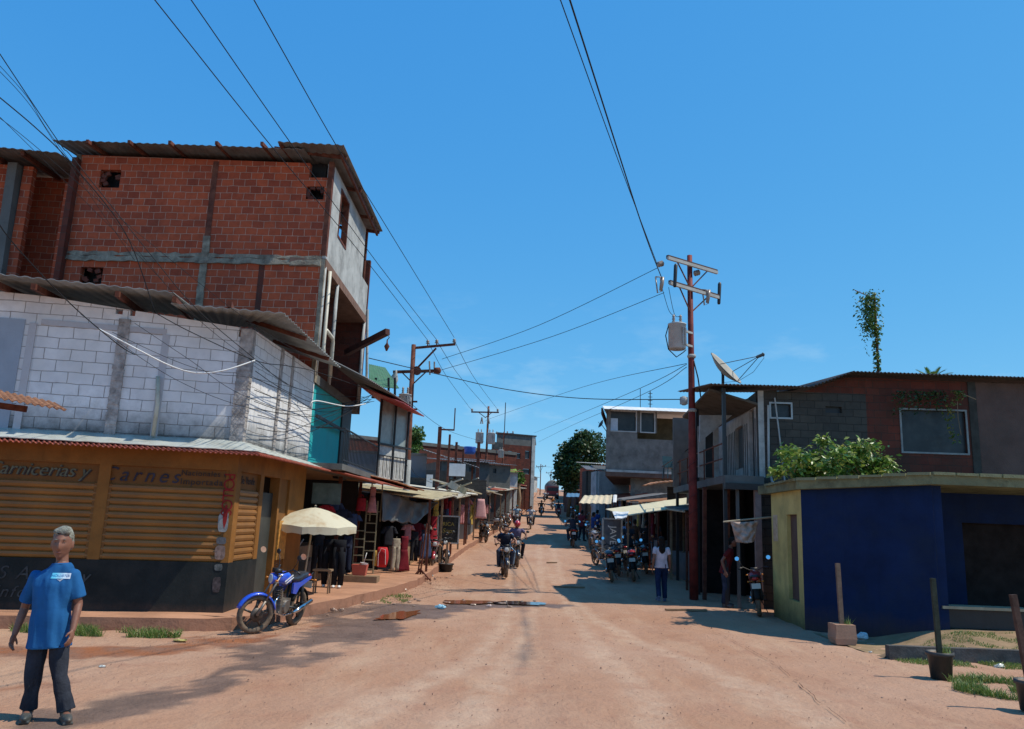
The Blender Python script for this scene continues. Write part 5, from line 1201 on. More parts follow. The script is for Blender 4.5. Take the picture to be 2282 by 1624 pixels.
def stake(b_, h_, label, potm, kind, w=.28, ph=.36, mt=None, lean=(0, 0), tw=.07, plant=True):
    t_ = thing('stake_planter', label, 'planter', b_, group='stakes set in pots of cement')
    if kind == 'round':
        part('pot', MB().lathe([(w * .8, 0), (w * .95, ph * .85), (w * 1.08, ph * .86), (w * 1.08, ph), (w * .95, ph), (w * .93, ph * .93)], b_, (0, 0, 1), 24), potm, t_, True)
    else:
        part('pot', MB().loft([[b_ + Vector((sx * w * q * (1 + .06 * random.uniform(-1, 1)), sy * w * q, z)) for sx, sy in ((-1, -1), (1, -1), (1, 1), (-1, 1))] for z, q in ((0, .95), (ph * .3, 1.02), (ph * .7, 1.0), (ph, .97))]), potm, t_)
    part('cement', MB().lathe([(.001, 0), (w * .9, 0)], b_ + Vector((0, 0, ph * .94)), (0, 0, 1), 16, False), mat('cement_fill', (.3, .2, .14), .95, .2), t_)
    part('stake', MB().beam(b_ + Vector((0, 0, ph * .5)), b_ + Vector((lean[0], lean[1], h_)), tw, tw * .8, (0, 1, 0)), mt or M_['wood'], t_)
    if plant:
        g_ = MB(); rr = random.Random(3)
        for k in range(60):
            a = rr.uniform(0, 6.3); r_ = rr.uniform(.02, w * .7); p_ = b_ + Vector((abs(r_ * math.cos(a)) + .03, r_ * math.sin(a), ph * .95)); d = Vector((rr.uniform(-.6, .8), rr.uniform(-.6, .6), 1)).normalized() * rr.uniform(.05, .2); x = Vector((.006, .003, 0))
            g_.add([p_ - x, p_ + x, p_ + d], [(0, 1, 2)])
        part('weeds', g_, M_['grass'], t_)
    return t_
bk = at(995, 1246, 27.5); bk.z = gz(0, 27.5)
stake(bk, .95, 'thin board topped stake in a dark tub on the left road edge', M_['black'], 'round', .25, .25, M_['wood'], plant=False)
# ---------- buildings behind the stalls
gb = thing('grey_building', 'low blue grey rendered building behind the tarpaulin stall', 'building', (-5, 39, .6))
GP = Plane((-11.5, 40), (-1.9, 40.5)); zt = GP.uz(950, 1015)[1]
part('wall', MB().wall(GP, 0, GP.L - 2.3, .3, zt, .2).wall(GP, GP.L - 2.3, GP.L, .3, zt - 1.2, .2), mat('blue_grey_render', (.2, .21, .23), .85, .15, 1.5, (.1, .1, .1), .5, 1.5), gb)
part('parapet', MB().wall(GP, 0, GP.L - 2.3, zt, zt + .1, .25, out=.05), M_['conc'], gb)
part('side_gable', MB().sheet(GP.w(GP.L - 2.5, zt + .2, 1.2), GP.w(GP.L + .4, zt - .6, 1.2), GP.w(GP.L + .4, zt - .3, -3), GP.w(GP.L - 2.5, zt + .5, -3), .02, .015, .15), M_['galvold'], gb)
part('back', MB().box((-6.5, 44, 2.5), (9, .2, 4)), M_['conc'], gb)
part('sign_panel', MB().box(at(1018, 1047, 39.3), (.85, .06, .62)), M_['white'], gb)
part('sign_panel', MB().box(at(957, 1075, 38), (.3, .05, .75)), M_['white'], gb)
part('dark_strip', MB().box(at(940, 1085, 39.8), (6.5, .3, .9)), M_['block'], gb)
bb = thing('brick_block', 'long three storey brick block with dark openings behind the left stalls', 'building', (0, 75, 2))
B1 = Plane((-14, 78), (.9, 90)); 
def topz(P, px, py): return P.uz(px, py)[1]
z1_, z2_ = B1.uz(850, 972)[1], B1.uz(1140, 968)[1]
hs = []
for (a, b_, c_, d_) in ((925, 993, 935, 1004), (1000, 990, 1012, 1003), (1016, 991, 1026, 1003), (1098, 985, 1124, 1002), (1060, 1000, 1072, 1020)):
    h = B1.rect(a, b_, c_, d_); hs.append((min(h[:2]), max(h[:2]), h[2], h[3]))
part('brick_wall', MB().wall(B1, -4, B1.L, 2, z1_ - .5, .3, hs), M_['brickold'], bb)
part('parapet', MB().wall(B1, -4, B1.L, z1_ - .5, z1_ - .15, .4, out=.1), M_['conc'], bb)
part('floor_band', MB().wall(B1, -4, B1.L, z1_ - 2.9, z1_ - 2.7, .3, out=.06), M_['conc'], bb)
for h in hs: part('window', MB().wall(B1, h[0] + .02, h[1] - .02, h[2] + .02, h[3] - .02, .05, out=-.15), M_['glass'], bb)
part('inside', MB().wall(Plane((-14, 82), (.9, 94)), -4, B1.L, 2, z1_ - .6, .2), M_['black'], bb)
be = thing('brick_tower', 'brick building end with stained grey top storey at the right of the brick block', 'building', (2, 96, 3))
B2 = Plane((-1.4, 93), (3.1, 95)); B3 = Plane((3.1, 95), (3.6, 106)); zb2 = B2.uz(1188, 973)[1]
h2s = [B2.rect(*r) for r in ((1132, 1005, 1141, 1018), (1152, 1010, 1160, 1022), (1170, 1005, 1180, 1022), (1165, 1045, 1180, 1056))]
h2s = [(min(h[:2]), max(h[:2]), h[2], h[3]) for h in h2s]
part('brick_wall', MB().wall(B2, 0, B2.L, 3, zb2 - 1.2, .2, h2s).wall(B3, 0, B3.L, 3, zb2 - 1.2, .2), M_['brickold'], be)
part('top_storey', MB().wall(B2, 0, B2.L, zb2 - 1.2, zb2, .2).wall(B3, 0, B3.L, zb2 - 1.2, zb2, .2), M_['conc'], be)
part('parapet', MB().wall(B2, -.1, B2.L + .2, zb2, zb2 + .15, .5, out=.15).wall(B3, 0, B3.L, zb2, zb2 + .15, .5, out=.1), M_['black'], be)
part('corner_pilaster', MB().wall(B2, B2.L - .35, B2.L + .1, 3, zb2, .1, out=.08), M_['conclight'], be)
for h in h2s: part('window', MB().wall(B2, h[0] + .02, h[1] - .02, h[2] + .02, h[3] - .02, .05, out=-.12), M_['glass'], be)
part('green_awning', MB().sheet(at(1135, 1072, 80), at(1168, 1078, 80), at(1150, 1045, 84), at(1132, 1048, 84), .03, .01, .3), mat('lime_awning', (.2, .32, .06), .7, .2, 3), be)
# infill houses between
def house(label, P, z0, ztop, mw, holes_px=(), roof=None, over=.4, depth=5, win='glass'):
    h_ = thing('small_house', label, 'house', (P.A.x, P.A.y, z0), group=None)
    hs = []
    for r_ in holes_px:
        q = P.rect(*r_); hs.append((min(q[:2]), max(q[:2]), q[2], q[3]))
    part('wall', MB().wall(P, 0, P.L, z0, ztop, .2, hs), mw, h_)
    bk1 = P.w(0, 0, -depth); bk2 = P.w(P.L, 0, -depth); PB_ = Plane(bk1, bk2)
    part('back_wall', MB().wall(PB_, 0, PB_.L, z0, ztop, .2), M_['conc'], h_)
    for a, b_ in ((P.w(0, 0, -.2), bk1), (P.w(P.L, 0, -.2), bk2)): PP = Plane(a, b_); part('side_wall', MB().wall(PP, 0, PP.L - .2, z0, ztop, .15), mw, h_)
    for q in hs:
        wf_ = part('window', MB().wall(P, q[0], q[1], q[2], q[3], .04, out=-.12), M_[win], h_)
    part('roof', MB().sheet(P.w(-over, ztop + .05, over), P.w(P.L + over, ztop + .05, over), P.w(P.L + over, ztop + .5, -depth - .2), P.w(-over, ztop + .5, -depth - .2), .02, .02, .18), roof or M_['galvold'], h_)
    return h_
house('grey block house with slanting roof behind the rusty poles', Plane((-4.2, 50), (-1.2, 51)), 1, at(1060, 1030, 50).z, M_['conc'], ((1045, 1042, 1058, 1055),), M_['galvold'])
house('narrow grey house below the transformer pole', Plane((-2.2, 60), (.2, 61)), 1.3, at(1100, 1035, 60).z, M_['conc'], ((1098, 1044, 1106, 1054),), M_['galvold'])
house('small pale house under the curved grey tarpaulin', Plane((-1.2, 70), (.9, 71)), 2, at(1125, 1050, 70).z, M_['conclight'], (), M_['redtin'])
house('dark house front left of the crest', Plane((2.0, 125), (4.0, 130)), 4.5, at(1205, 1062, 127).z, M_['conc'], (), M_['galvold'])
house('white topped far house at the crest', Plane((3.2, 150), (6.0, 158)), 6, at(1225, 1062, 152).z, M_['conclight'], (), M_['galvold'])
# water tank
tk_ = at(1047, 1003, 57); o = MB().lathe([(.36, -.28), (.42, -.1), (.45, .15), (.46, .22), (.42, .24)], tk_, (0, 0, 1), 18).build('water_tank', mat('blue_plastic', (.02, .1, .42), .4, .08, 3), None, True); origin_to(o, tk_ - Vector((0, 0, .28))); tag(o, 'bright blue plastic water tank on a rooftop behind the poles', 'water tank')
house('low house carrying the blue water tank', Plane((-3.3, 56.5), (-1.4, 57)), 1.5, tk_.z - .8, M_['block'], (), None)
# rusty upright poles
def upright(px, y0, y1, Y, label, r=.05, extra=None):
    a = at(px, y1, Y); b_ = at(px + (y1 - y0) * .02, y0, Y); b_.x = a.x
    mb = MB().beam(a, b_, r * 2, r * 2)
    if extra: mb.beam(b_ + Vector((0, 0, -.12)), b_ + Vector((.65, 0, -.12)), .07, .07).beam(b_ + Vector((.65, 0, -.15)), b_ + Vector((.65, 0, .9)), .05, .05)
    o = mb.build('steel_upright', M_['rust'], None); origin_to(o, a); tag(o, label, 'post', 'rusty steel uprights above the stalls'); return o
for q in ((867, 962, 1088, 36, 'thick rusty upright nearest the glazed balcony', .08), (888, 995, 1090, 37, 'thin rusty upright behind the left power pole', .05), (906, 1000, 1090, 37.5, 'thin rusty upright just right of the left power pole', .05), (973, 951, 1090, 36, 'tall rusty upright with an angled arm', .08, 1),
          (996, 968, 1092, 38, 'dark upright right of the angled arm', .05), (1012, 985, 1095, 40, 'brown upright crossing the white sign panel', .06), (1028, 1000, 1097, 41, 'thin upright at the right edge of the white panel', .05), (1062, 985, 1098, 45, 'thick brown upright beside the blue tank', .09), (1050, 1035, 1105, 43, 'short rusty upright under the blue tank', .05)):
    upright(*q)
# tyres, pipes and junk on stall roofs
rj = random.Random(9)
for i, (px, py, Y) in enumerate(((1000, 1082, 34), (1020, 1090, 35), (1040, 1078, 40), (1058, 1088, 41), (1080, 1095, 46))):
    p_ = at(px, py, Y); mb = MB().beam(p_ + Vector((-.8, 0, .25)), p_ + Vector((1.0, 1.5, -.12)), .12, .05).beam(p_ + Vector((-.5, .3, -.1)), p_ + Vector((.6, -.2, .3)), .08, .06).box(p_ + Vector((.2, .2, .0)), (.4, .5, .3), Matrix.Rotation(.5, 3, 'Y'))
    o = mb.build('roof_scrap', palet[i % 2]); origin_to(o, p_); tag(o, 'bent pale boards and boxes piled on the stall roofs', 'scrap pile', 'scrap piled on the left stall roofs')
# ================================================================== blue and yellow building on the right
bl = thing('blue_building', 'low navy blue building with yellow side wall and mossy flat roof slab', 'building', (6.15, 16.45, 0))
Q0 = (6.32, 18.9); Q1 = (6.12, 16.45); Q2 = (7.95, 14.75)
PB = Plane(Q1, Q2); PY = Plane(Q0, Q1)
part('blue_wall', MB().wall(PB, 0, PB.L, -.2, (2.8, 2.9), .2), M_['navy'], bl)
ud0, zd1 = PY.uz(1753, 1140); ud1, zd0 = PY.uz(1782, 1335)
part('yellow_wall', MB().wall(PY, 0, PY.L - .0, -.2, 2.8, .2, ((max(.1, min(ud0, ud1)), min(PY.L - .1, max(ud0, ud1)), .5, 2.3),), out=.003), M_['yellow'], bl)
part('side_door', MB().wall(PY, max(.1, min(ud0, ud1)), min(PY.L - .1, max(ud0, ud1)), .5, 2.3, .05, out=-.08), mat('brown_door', (.11, .07, .06), .6, .2, 3, (.05, .04, .04), .5, 3), bl)
part('poster', MB().wall(PY, .15, .55, 1.7, 2.3, .004, out=.008), mat('faded_poster', (.5, .42, .3), .8, .2, 8, (.4, .2, .12), .5, 6), bl)
FR = Plane((7.95, 16.1), (16, 16.6))
part('front_wall', MB().wall(FR, 0, 1.35, .1, 2.9, .2).wall(FR, 6.0, 8, .1, 2.9, .2).wall(FR, 1.35, 6.0, 2.25, 2.9, .2), M_['navy'], bl)
part('doorway_shade', MB().wall(FR, 1.35, 6.0, .1, 2.25, .05, out=-.19), mat('dark_boards', (.022, .018, .017)), bl)  # near-black sheet across the opening paints the shade inside the doorway
part('return_wall', MB().wall(Plane((7.97, 14.8), (7.97, 16.1)), 0, 1.3, .0, 2.9, .18, out=.18), M_['navy'], bl)
sl_ = MB()
out1 = [Vector((6.2, 18.9)), Vector((6.0, 16.35)), Vector((7.88, 14.58)), Vector((10.5, 14.65)), Vector((16, 14.9)), Vector((16, 19.5)), Vector((6.2, 19.5))]
ZS = [2.8, 2.8, 2.9, 2.9, 2.9, 2.8, 2.8]
part('roof_slab', sl_.poly([(p_.x, p_.y, z_) for p_, z_ in zip(out1, ZS)], (0, 0, .2)), M_['moss'], bl)
cr = MB()
pts = out1[:5]
for k_, (a, b_) in enumerate(zip(pts, pts[1:])):
    L = (b_ - a).length; n = max(1, int(L / .42))
    for i in range(n):
        p0 = a.lerp(b_, (i + .04) / n); p1 = a.lerp(b_, (i + .96) / n); h_ = .015 + .02 * random.random(); z_ = ZS[k_] + (ZS[k_ + 1] - ZS[k_]) * (i + .5) / n + .2
        cr.beam((p0.x, p0.y, z_), (p1.x, p1.y, z_), .1, h_ * 2)
partS('coping_stone', cr, mat('stained_coping', (.25, .26, .15), .9, .25, 3, (.05, .06, .03), .7, 3, bump=.5), bl, pad=0)
part('step_ledge', MB().box((8.85, 15.0, .5), (1.6, .3, .35)), M_['black'], bl)  # one concrete ledge: shade below its sunlit top painted as a black body
part('ledge_top', MB().box((8.85, 14.96, .69), (1.66, .4, .05)), mat('sunlit_concrete_top', (.4, .33, .22), .9, .2, 5), bl)  # sunlit top of the same ledge, set off by its paler colour
# terrace with kerb, earth bank and grass
eb = mat('earth_bank', (.3, .2, .12), .95, .2, 2.5, (.17, .16, .07), .7, 2.2, bump=.6, bscale=12)
def hb(x, y):
    S_ = lambda t: (lambda q: q * q * (3 - 2 * q))(min(1, max(0, t)))
    return max(.2 * S_((x - 6.15) / .12) * (1 - S_((y - 13.2) / (.35 + .5 * max(0, x - 6.2)))), (.2 + .12 * S_((y - 13.3) / 1.2)) * S_((x - 6.8) / 1.3)) + .02 * noise.noise(Vector((x * 2, y * 2, 1))) - .012
mb = MB(); X_ = [6.15 + .2 * i for i in range(50)]; Y_ = [13.2 + .14 * j for j in range(22)]
for y in Y_:
    for x in X_: mb.v.append(Vector((x + .02 * noise.noise(Vector((y * 3, x, 0))), y, hb(x, y))))
mb.f = [(j * 50 + i, j * 50 + i + 1, (j + 1) * 50 + i + 1, (j + 1) * 50 + i) for j in range(21) for i in range(49)]
o = mb.build('terrace', eb, None, True); o['kind'] = 'structure'
mb = MB(); x = 6.2
while x < 15:
    w_ = random.uniform(.9, 1.5); mb.beam((x, 13.16 + random.uniform(-.02, .02), .085), (x + w_ - .015, 13.16 + random.uniform(-.02, .02), .085), .14, .25); x += w_
o = mb.build('kerb', mat('dark_kerb_stone', (.1, .095, .09), .9, .3, 4, (.2, .14, .1), .4, 3, bump=.5), None); o['kind'] = 'structure'
def tuft(n, region, hmin, hmax, seed, wd=.006):
    r_ = random.Random(seed); mb = MB()
    for i in range(n):
        x, y, z = region(r_)
        if x is None: continue
        h_ = r_.uniform(hmin, hmax); d = Vector((r_.uniform(-.6, .6), r_.uniform(-.6, .6), 1)).normalized() * h_; a = r_.uniform(0, 3.14); w_ = Vector((math.cos(a), math.sin(a), 0)) * wd
        p_ = Vector((x, y, z - .01)); q = p_ + d * .55; mb.add([p_ - w_, p_ + w_, q + w_ * .7, p_ + d + Vector((d.x * .4, d.y * .4, -.1 * h_)), q - w_ * .7], [(0, 1, 2, 3, 4)])
    return mb
def patch(cx, cy, rx, ry, zf):
    def f(r_):
        for _ in range(6):
            x, y = cx + r_.uniform(-rx, rx), cy + r_.uniform(-ry, ry)
            if noise.noise(Vector((x * 2.2, y * 2.2, 3))) > -.05 and ((x - cx) / rx) ** 2 + ((y - cy) / ry) ** 2 < 1: return x, y, zf(x, y)
        return None, 0, 0
    return f
for i, (n, reg, a, b_) in enumerate(((5200, patch(6.95, 10.9, 1.0, .75, lambda x, y: 0), .03, .16), (1800, patch(7.3, 12.85, 1.4, .25, lambda x, y: 0), .02, .09), (4500, patch(9.2, 13.9, 2.2, .6, hb), .015, .06))):
    o = tuft(n, reg, a, b_, 11 + i).build('grass', M_['grass'], None); tag(o, ('sunlit green grass patch at the right edge of the road', 'thin grass along the foot of the dark kerb', 'dry grass on the bank before the blue building')[i], 'grass', kind='stuff')
o = tuft(2600, patch(-6.2, 12.55, 1.3, .22, lambda x, y: 0), .03, .2, 21).build('grass', M_['grass'], None); tag(o, 'green weeds growing at the left kerb below the shop', 'grass', kind='stuff')
o = tuft(900, patch(-8.7, 12.2, .8, .2, lambda x, y: 0), .03, .16, 22).build('grass', M_['grass'], None); tag(o, 'weeds at the kerb behind the man in the blue shirt', 'grass', kind='stuff')
o = tuft(500, patch(-2.5, 19.2, .35, 1.1, lambda x, y: 0.02), .02, .08, 23).build('grass', M_['grass'], None); tag(o, 'thin weeds along the broken pavement edge', 'grass', kind='stuff')
# bush on the roof slab
bu = thing('bush', 'leafy bush spilling over the mossy roof slab of the blue building', 'bush', (7.3, 17.6, 3.06))
r_ = random.Random(4); br = MB(); pts = []
tips = [(1735, 1050), (1750, 1000), (1762, 990), (1790, 1010), (1835, 968), (1830, 1010), (1870, 1000), (1885, 990), (1915, 985), (1945, 980), (1965, 1010), (1985, 1040), (1975, 1060), (1930, 1030), (1900, 1040), (1850, 1040), (1800, 1045), (1770, 1040), (1730, 1062), (1820, 1060), (1880, 1062), (1945, 1062), (1780, 1062), (1910, 1010), (1860, 1025)]
roots = [Vector((7.0, 17.8, 3.06)), Vector((7.6, 17.8, 3.06)), Vector((7.9, 17.4, 3.06))]
for i, (px, py) in enumerate(tips):
    Y = 17.0 + r_.uniform(-.5, .6) - .3 * (i % 3 == 0); Y = max(Y, 16.2); T_ = at(px, py + 14 * (py < 1030), Y); T_.z = max(T_.z, 3.1); R0_ = min(roots, key=lambda q: (q - T_).length + r_.uniform(0, .6)); mid = R0_.lerp(T_, .5) + Vector((0, 0, .15))
    br.tube([R0_, mid, T_], [.02, .012, .005], 5)
    for k in range(115):
        f = r_.random() ** .6; c_ = (R0_.lerp(mid, f * 2) if f < .5 else mid.lerp(T_, f * 2 - 1)); sp_ = .1 + .05 * r_.random(); pts.append(c_ + Vector((r_.gauss(0, sp_), r_.gauss(0, sp_), abs(r_.gauss(0, sp_)) * .8)))
    for k in range(50): pts.append(T_ + Vector((r_.gauss(0, .07), r_.gauss(0, .07), r_.gauss(0, .06))))
lv = MB(); leaves(lv, [p for p in pts if p.z > 3.08], .14, .2, .42); part('foliage', lv, leafmat('bush_leaf', [(.04, .11, .02), (.09, .19, .03), (.19, .3, .05), (.4, .38, .1)], .35), bu); part('branch', br, M_['wood'], bu)
# ---------- block and brick building behind
bk_ = thing('block_building', 'dark block and brick building with barred glass windows behind the blue building', 'building', (6.6, 20.6, 0))
G1 = Plane((6.6, 20.6), (9.45, 20.5)); G2 = Plane((9.45, 20.5), (12.3, 20.35)); G3 = Plane((12.3, 20.35), (19, 20.0))
def hr(P, *r):
    q = P.rect(*r); return (min(q[:2]), max(q[:2]), q[2], q[3])
w1 = hr(G1, 1718, 900, 1762, 930); w2 = hr(G1, 1840, 906, 1876, 920); w3 = hr(G2, 2010, 915, 2153, 1008)
part('block_wall', MB().wall(G1, 0, G1.L, -.1, 5.6, .2, (w1, w2)), M_['block'], bk_)
part('brick_wall', MB().wall(G2, 0, G2.L, 0, (6.05, 6.0), .2, (w3,)), brickmat('rough_red_blocks', (.17, .045, .03), (.11, .034, .026), (.07, .042, .034), .33, .2, .008, (.05, .038, .03), .85, .75), bk_)
part('render_wall', MB().wall(G3, 0, G3.L, 0, 6.0, .2), mat('pinkish_render', (.13, .08, .068), .9, .15, 1.5, (.08, .062, .056), .6, 1.2, bump=.4), bk_)
part('concrete_column', MB().wall(G2, G2.L - .2, G2.L, 0, 6.0, .1, out=.03), mat('sooty_column', (.06, .056, .05), .95, .3, 3), bk_)
part('gable', MB().poly([G1.w(1.2, 5.6, .0), G1.w(2.85, 5.6, 0), G1.w(2.85, 6.05, 0), G1.w(2.3, 6.02, 0)], (0, .15, 0)), M_['brickold'], bk_)
def wframe(P, h_, m_, d=.045, mull=(), par=bk_, glass='glass'):
    f_ = MB()
    for a, b_, c_, e_ in ((h_[0] - d, h_[0], h_[2] - d, h_[3] + d), (h_[1], h_[1] + d, h_[2] - d, h_[3] + d), (h_[0], h_[1], h_[2] - d, h_[2]), (h_[0], h_[1], h_[3], h_[3] + d)): f_.wall(P, a, b_, c_, e_, .06, out=.025)
    for u in mull: f_.wall(P, u - d * .4, u + d * .4, h_[2], h_[3], .05, out=.015)
    w_ = part('window', MB().wall(P, h_[0], h_[1], h_[2], h_[3], .02, out=-.08), M_[glass], par); part('frame', f_, m_, w_); return w_
alu = mat('worn_aluminium', (.42, .43, .43), .5, .15, 4, (.2, .18, .15), .5, 4, metal=.3)
wframe(G1, w1, alu); part('window', MB().wall(G1, w2[0], w2[1], w2[2], w2[3], .03, out=-.1), M_['black'], bk_); w3o = wframe(G2, w3, mat('grey_frame', (.26, .27, .27), .6, .2, 4), .045)
gr = MB()
for i in range(10): u = w3[0] + (w3[1] - w3[0]) * (i + .5) / 10; gr.beam(G2.w(u, w3[2], -.03), G2.w(u, w3[3], -.03), .012, .012)

rf = MB().sheet((5.2, 20.05, 5.62), G1.w(1.25, 5.66, .45), (8.1, 24.5, 6.25), (5.3, 24.5, 6.15), .012, .02, .1).sheet((7.85, 20.1, 5.66), (8.95, 20.05, 6.1), (8.95, 26, 6.5), (7.85, 26, 6.2), .012, .02, .1).sheet((8.95, 20.05, 6.1), (19, 19.6, 6.05), (19, 26, 6.5), (8.95, 26, 6.5), .012, .02, .1)
part('roof', rf, mat('dark_corrugated', (.1, .085, .08), .7, .25, 3, (.15, .08, .05), .5, 3), bk_)
part('loose_pipe', MB().tube([G1.w(.62, 3.2, .1), G1.w(.5, 4.5, .12), G1.w(.42, 5.4, .1)], .02, 6), M_['conclight'], bk_)
part('loose_pipe', MB().tube([G1.w(.25, 5.2, .08), G1.w(.22, 3.6, .08), G1.w(.28, 3.2, .12), G1.w(.5, 2.9, .3)], .03, 6), M_['conclight'], bk_)
# white side wall over the gallery
WS = Plane((7.3, 27.2), (6.6, 20.6))
d1 = (WS.L - 1.25, WS.L - .55, 3.32, 5.2); d2 = (WS.L - 3.4, WS.L - 2.2, 3.7, 4.95)
part('white_wall', MB().wall(WS, 0, WS.L, 3.3, 5.6, .15, (d1, d2)), mat('grey_white_boards', (.46, .45, .42), .85, .12, 3, (.12, .11, .1), .6, 2.5), bk_)
bt_ = MB()
for i in range(18): u = WS.L - .1 - i * .28; bt_.wall(WS, u - .012, u + .012, 3.3, 4.9, .02, out=.02) if not (d1[0] < u < d1[1] or (d2[0] < u < d2[1])) and u > 1.6 else None
partS('batten', bt_, M_['conc'], bk_)
part('door', MB().wall(WS, d1[0], d1[1], d1[2], d1[3], .04, out=-.1), M_['black'], bk_); part('window', MB().wall(WS, d2[0], d2[1], d2[2], d2[3], .04, out=-.1), M_['glass'], bk_)
part('gallery_floor', MB().poly([(5.6, 20.3, 3.1), (6.62, 20.3, 3.1), (7.3, 28, 3.1), (5.9, 28, 3.1)], (0, 0, .2)), M_['conc'], bk_)
rl = MB()
for z in (3.75, 4.15): rl.tube([(5.65, 20.5, z), (5.75, 24, z), (5.95, 28, z)], .02, 6)
for y in (20.5, 21.8, 23, 24.3, 25.6, 27): rl.tube([(5.65 + (y - 20.5) * .04, y, 3.3), (5.65 + (y - 20.5) * .04, y, 4.2)], .02, 6)
part('railing', rl, M_['rust'], bk_)
for y in (20.45, 24, 27.5): part('gallery_post', MB().beam((5.65 + (y - 20.5) * .04, y, 0), (5.65 + (y - 20.5) * .04, y, 5.6), .09, .09), M_['black'], bk_)
part('torn_ceiling', MB().poly([(5.3, 20.6, 5.55), (6.6, 20.6, 5.2), (7.1, 26.5, 5.3), (5.9, 26.5, 5.6)], (0, 0, .06)), mat('torn_lining', (.12, .1, .08), .9, .3, 3, (.08, .07, .06), .7, 3), bk_)
part('gallery_end_wall', MB().wall(Plane((5.75, 27.3), (7.4, 27.3)), 0, 1.65, 3.3, 5.7, .1), mat('dim_boards', (.13, .125, .12)), bk_)
part('plaster_scrap', MB().poly([at(1560, 925, 23), at(1632, 925, 23), at(1560, 985, 23)], (0, .1, 0)), M_['conclight'], bk_)
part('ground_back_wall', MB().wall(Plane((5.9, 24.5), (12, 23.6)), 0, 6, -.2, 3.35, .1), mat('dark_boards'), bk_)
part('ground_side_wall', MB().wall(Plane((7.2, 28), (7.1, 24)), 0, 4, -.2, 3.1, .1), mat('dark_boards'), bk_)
part('grey_panel', MB().wall(G1, .35, 1.0, 2.0, 3.1, .04, out=.06), M_['conc'], bk_)
for px0, px1 in ((1556, 1572), (1590, 1602)): part('board_strip', MB().beam(at((px0 + px1) / 2, 1064, 23.5), at((px0 + px1) / 2 - 1, 950, 23.5), (px1 - px0) / 1740 * 23.5, .05), MATS['grey_white_boards'], bk_)
part('dark_bay', MB().beam(at(1580, 1064, 23.6), at(1580, 945, 23.6), .22, .05), M_['black'], bk_)
for px in (1570, 1622, 1700): part('dark_upright', MB().beam(at(px, 1345, 22.5), at(px, 1085, 22.5), .1, .1), M_['rust'], bk_)
part('grey_infill', MB().wall(G1, .3, 1.6, 2.0, 3.1, .04, out=.3), mat('dull_grey_panel', (.11, .115, .12)), bk_)
part('cross_beam', MB().beam((5.6, 20.3, 3.02), (9.4, 20.2, 3.02), .14, .16), M_['black'], bk_)
part('timber_post', MB().beam((6.45, 20.35, 0), (6.45, 20.35, 3.1), .16, .12), mat('pinkish_timber', (.25, .18, .16), .8, .2, 4), bk_)
part('timber_post', MB().beam((5.95, 20.4, 0), (5.95, 20.4, 3.1), .07, .07), M_['conc'], bk_)
# hanging crumpled sack on a pole
hp_ = at(1665, 1158, 19.3)
t_ = thing('hanging_sack', 'crumpled pale plastic sack hung on a horizontal stick beside the yellow wall', 'sack', hp_)
part('stick', MB().tube([at(1612, 1163, 19.3), at(1722, 1152, 19.3)], .022, 8), M_['woodpale'], t_)
mb = MB(); n, m_ = 30, 20; pl_ = [at(1628, 1162, 19.2), at(1690, 1160, 19.2)]; bt2 = [at(1640, 1208, 19.2), at(1680, 1206, 19.2)]
for i in range(n + 1):
    f = i / n
    for j in range(m_ + 1):
        g = j / m_; p_ = pl_[0].lerp(pl_[1], f).lerp(bt2[0].lerp(bt2[1], f), g); mb.v.append(p_ + Vector((0, -.16 * math.sin(math.pi * f) ** .6 * (.3 + g) - .06 * noise.noise(Vector((f * 6, g * 5, 2))) - .05 * abs(noise.noise(Vector((f * 3 + g * 3, 1, 5)))), -.02 * math.sin(f * math.pi))))
mb.f = [(i * (m_ + 1) + j, i * (m_ + 1) + j + 1, (i + 1) * (m_ + 1) + j + 1, (i + 1) * (m_ + 1) + j) for i in range(n) for j in range(m_)]
sk = part('sack', mb, mat('stained_plastic', (.45, .33, .26), .5, .3, 5, (.28, .13, .08), .6, 4), t_, True); sk.modifiers.new('t', 'SOLIDIFY').thickness = .01
# ---------- satellite dish
dc = at(1618, 820, 24.5); a_ = Vector((.62, -.42, .62)).normalized()
t_ = thing('satellite_dish', 'large pale satellite dish on a mast above the corrugated roof', 'satellite dish', at(1611, 872, 24.5))
R0 = .66; prof = [(R0 * i / 10, -.2 + .2 * (i / 10) ** 2) for i in range(11)]
mb = MB().lathe(prof, dc, a_, 40, False); dsh = part('reflector', mb, mat('dish_paint', (.42, .38, .32), .6, .15, 4, (.2, .17, .13), .5, 4), t_, True); dsh.modifiers.new('t', 'SOLIDIFY').thickness = .02
part('rim', MB().torus(dc, a_, R0, .015, 40, 6), M_['conc'], t_, True)
part('mast', MB().tube([at(1611, 875, 24.5), at(1611, 828, 24.5)], .045, 10), M_['black'], t_, True)
part('bracket', MB().beam(at(1611, 830, 24.5), dc - a_ * .15, .1, .1), M_['black'], t_)
lnb = at(1693, 793, 24.0); x_ = a_.cross(Vector((0, 0, 1))).normalized(); y_ = a_.cross(x_)
for q in (x_, -x_, y_ * .9): part('feed_strut', MB().tube([dc + q * R0 * .97, lnb], .012, 5), M_['black'], t_)
part('receiver', MB().lathe([(.03, -.12), (.05, -.08), (.05, .1), (.07, .12), (.03, .16)], lnb, (1, 0, .45), 12), M_['conc'], t_, True)
part('cable', MB().tube([lnb + Vector((.05, 0, .05)), lnb + Vector((.14, 0, -.05)), lnb.lerp(dc + y_ * R0, .5) + Vector((.12, 0, -.08)), dc + y_ * R0 * .9, dc - a_ * .1 + Vector((0, 0, -.4)), at(1613, 868, 24.5)], .007, 5), M_['black'], t_, True)
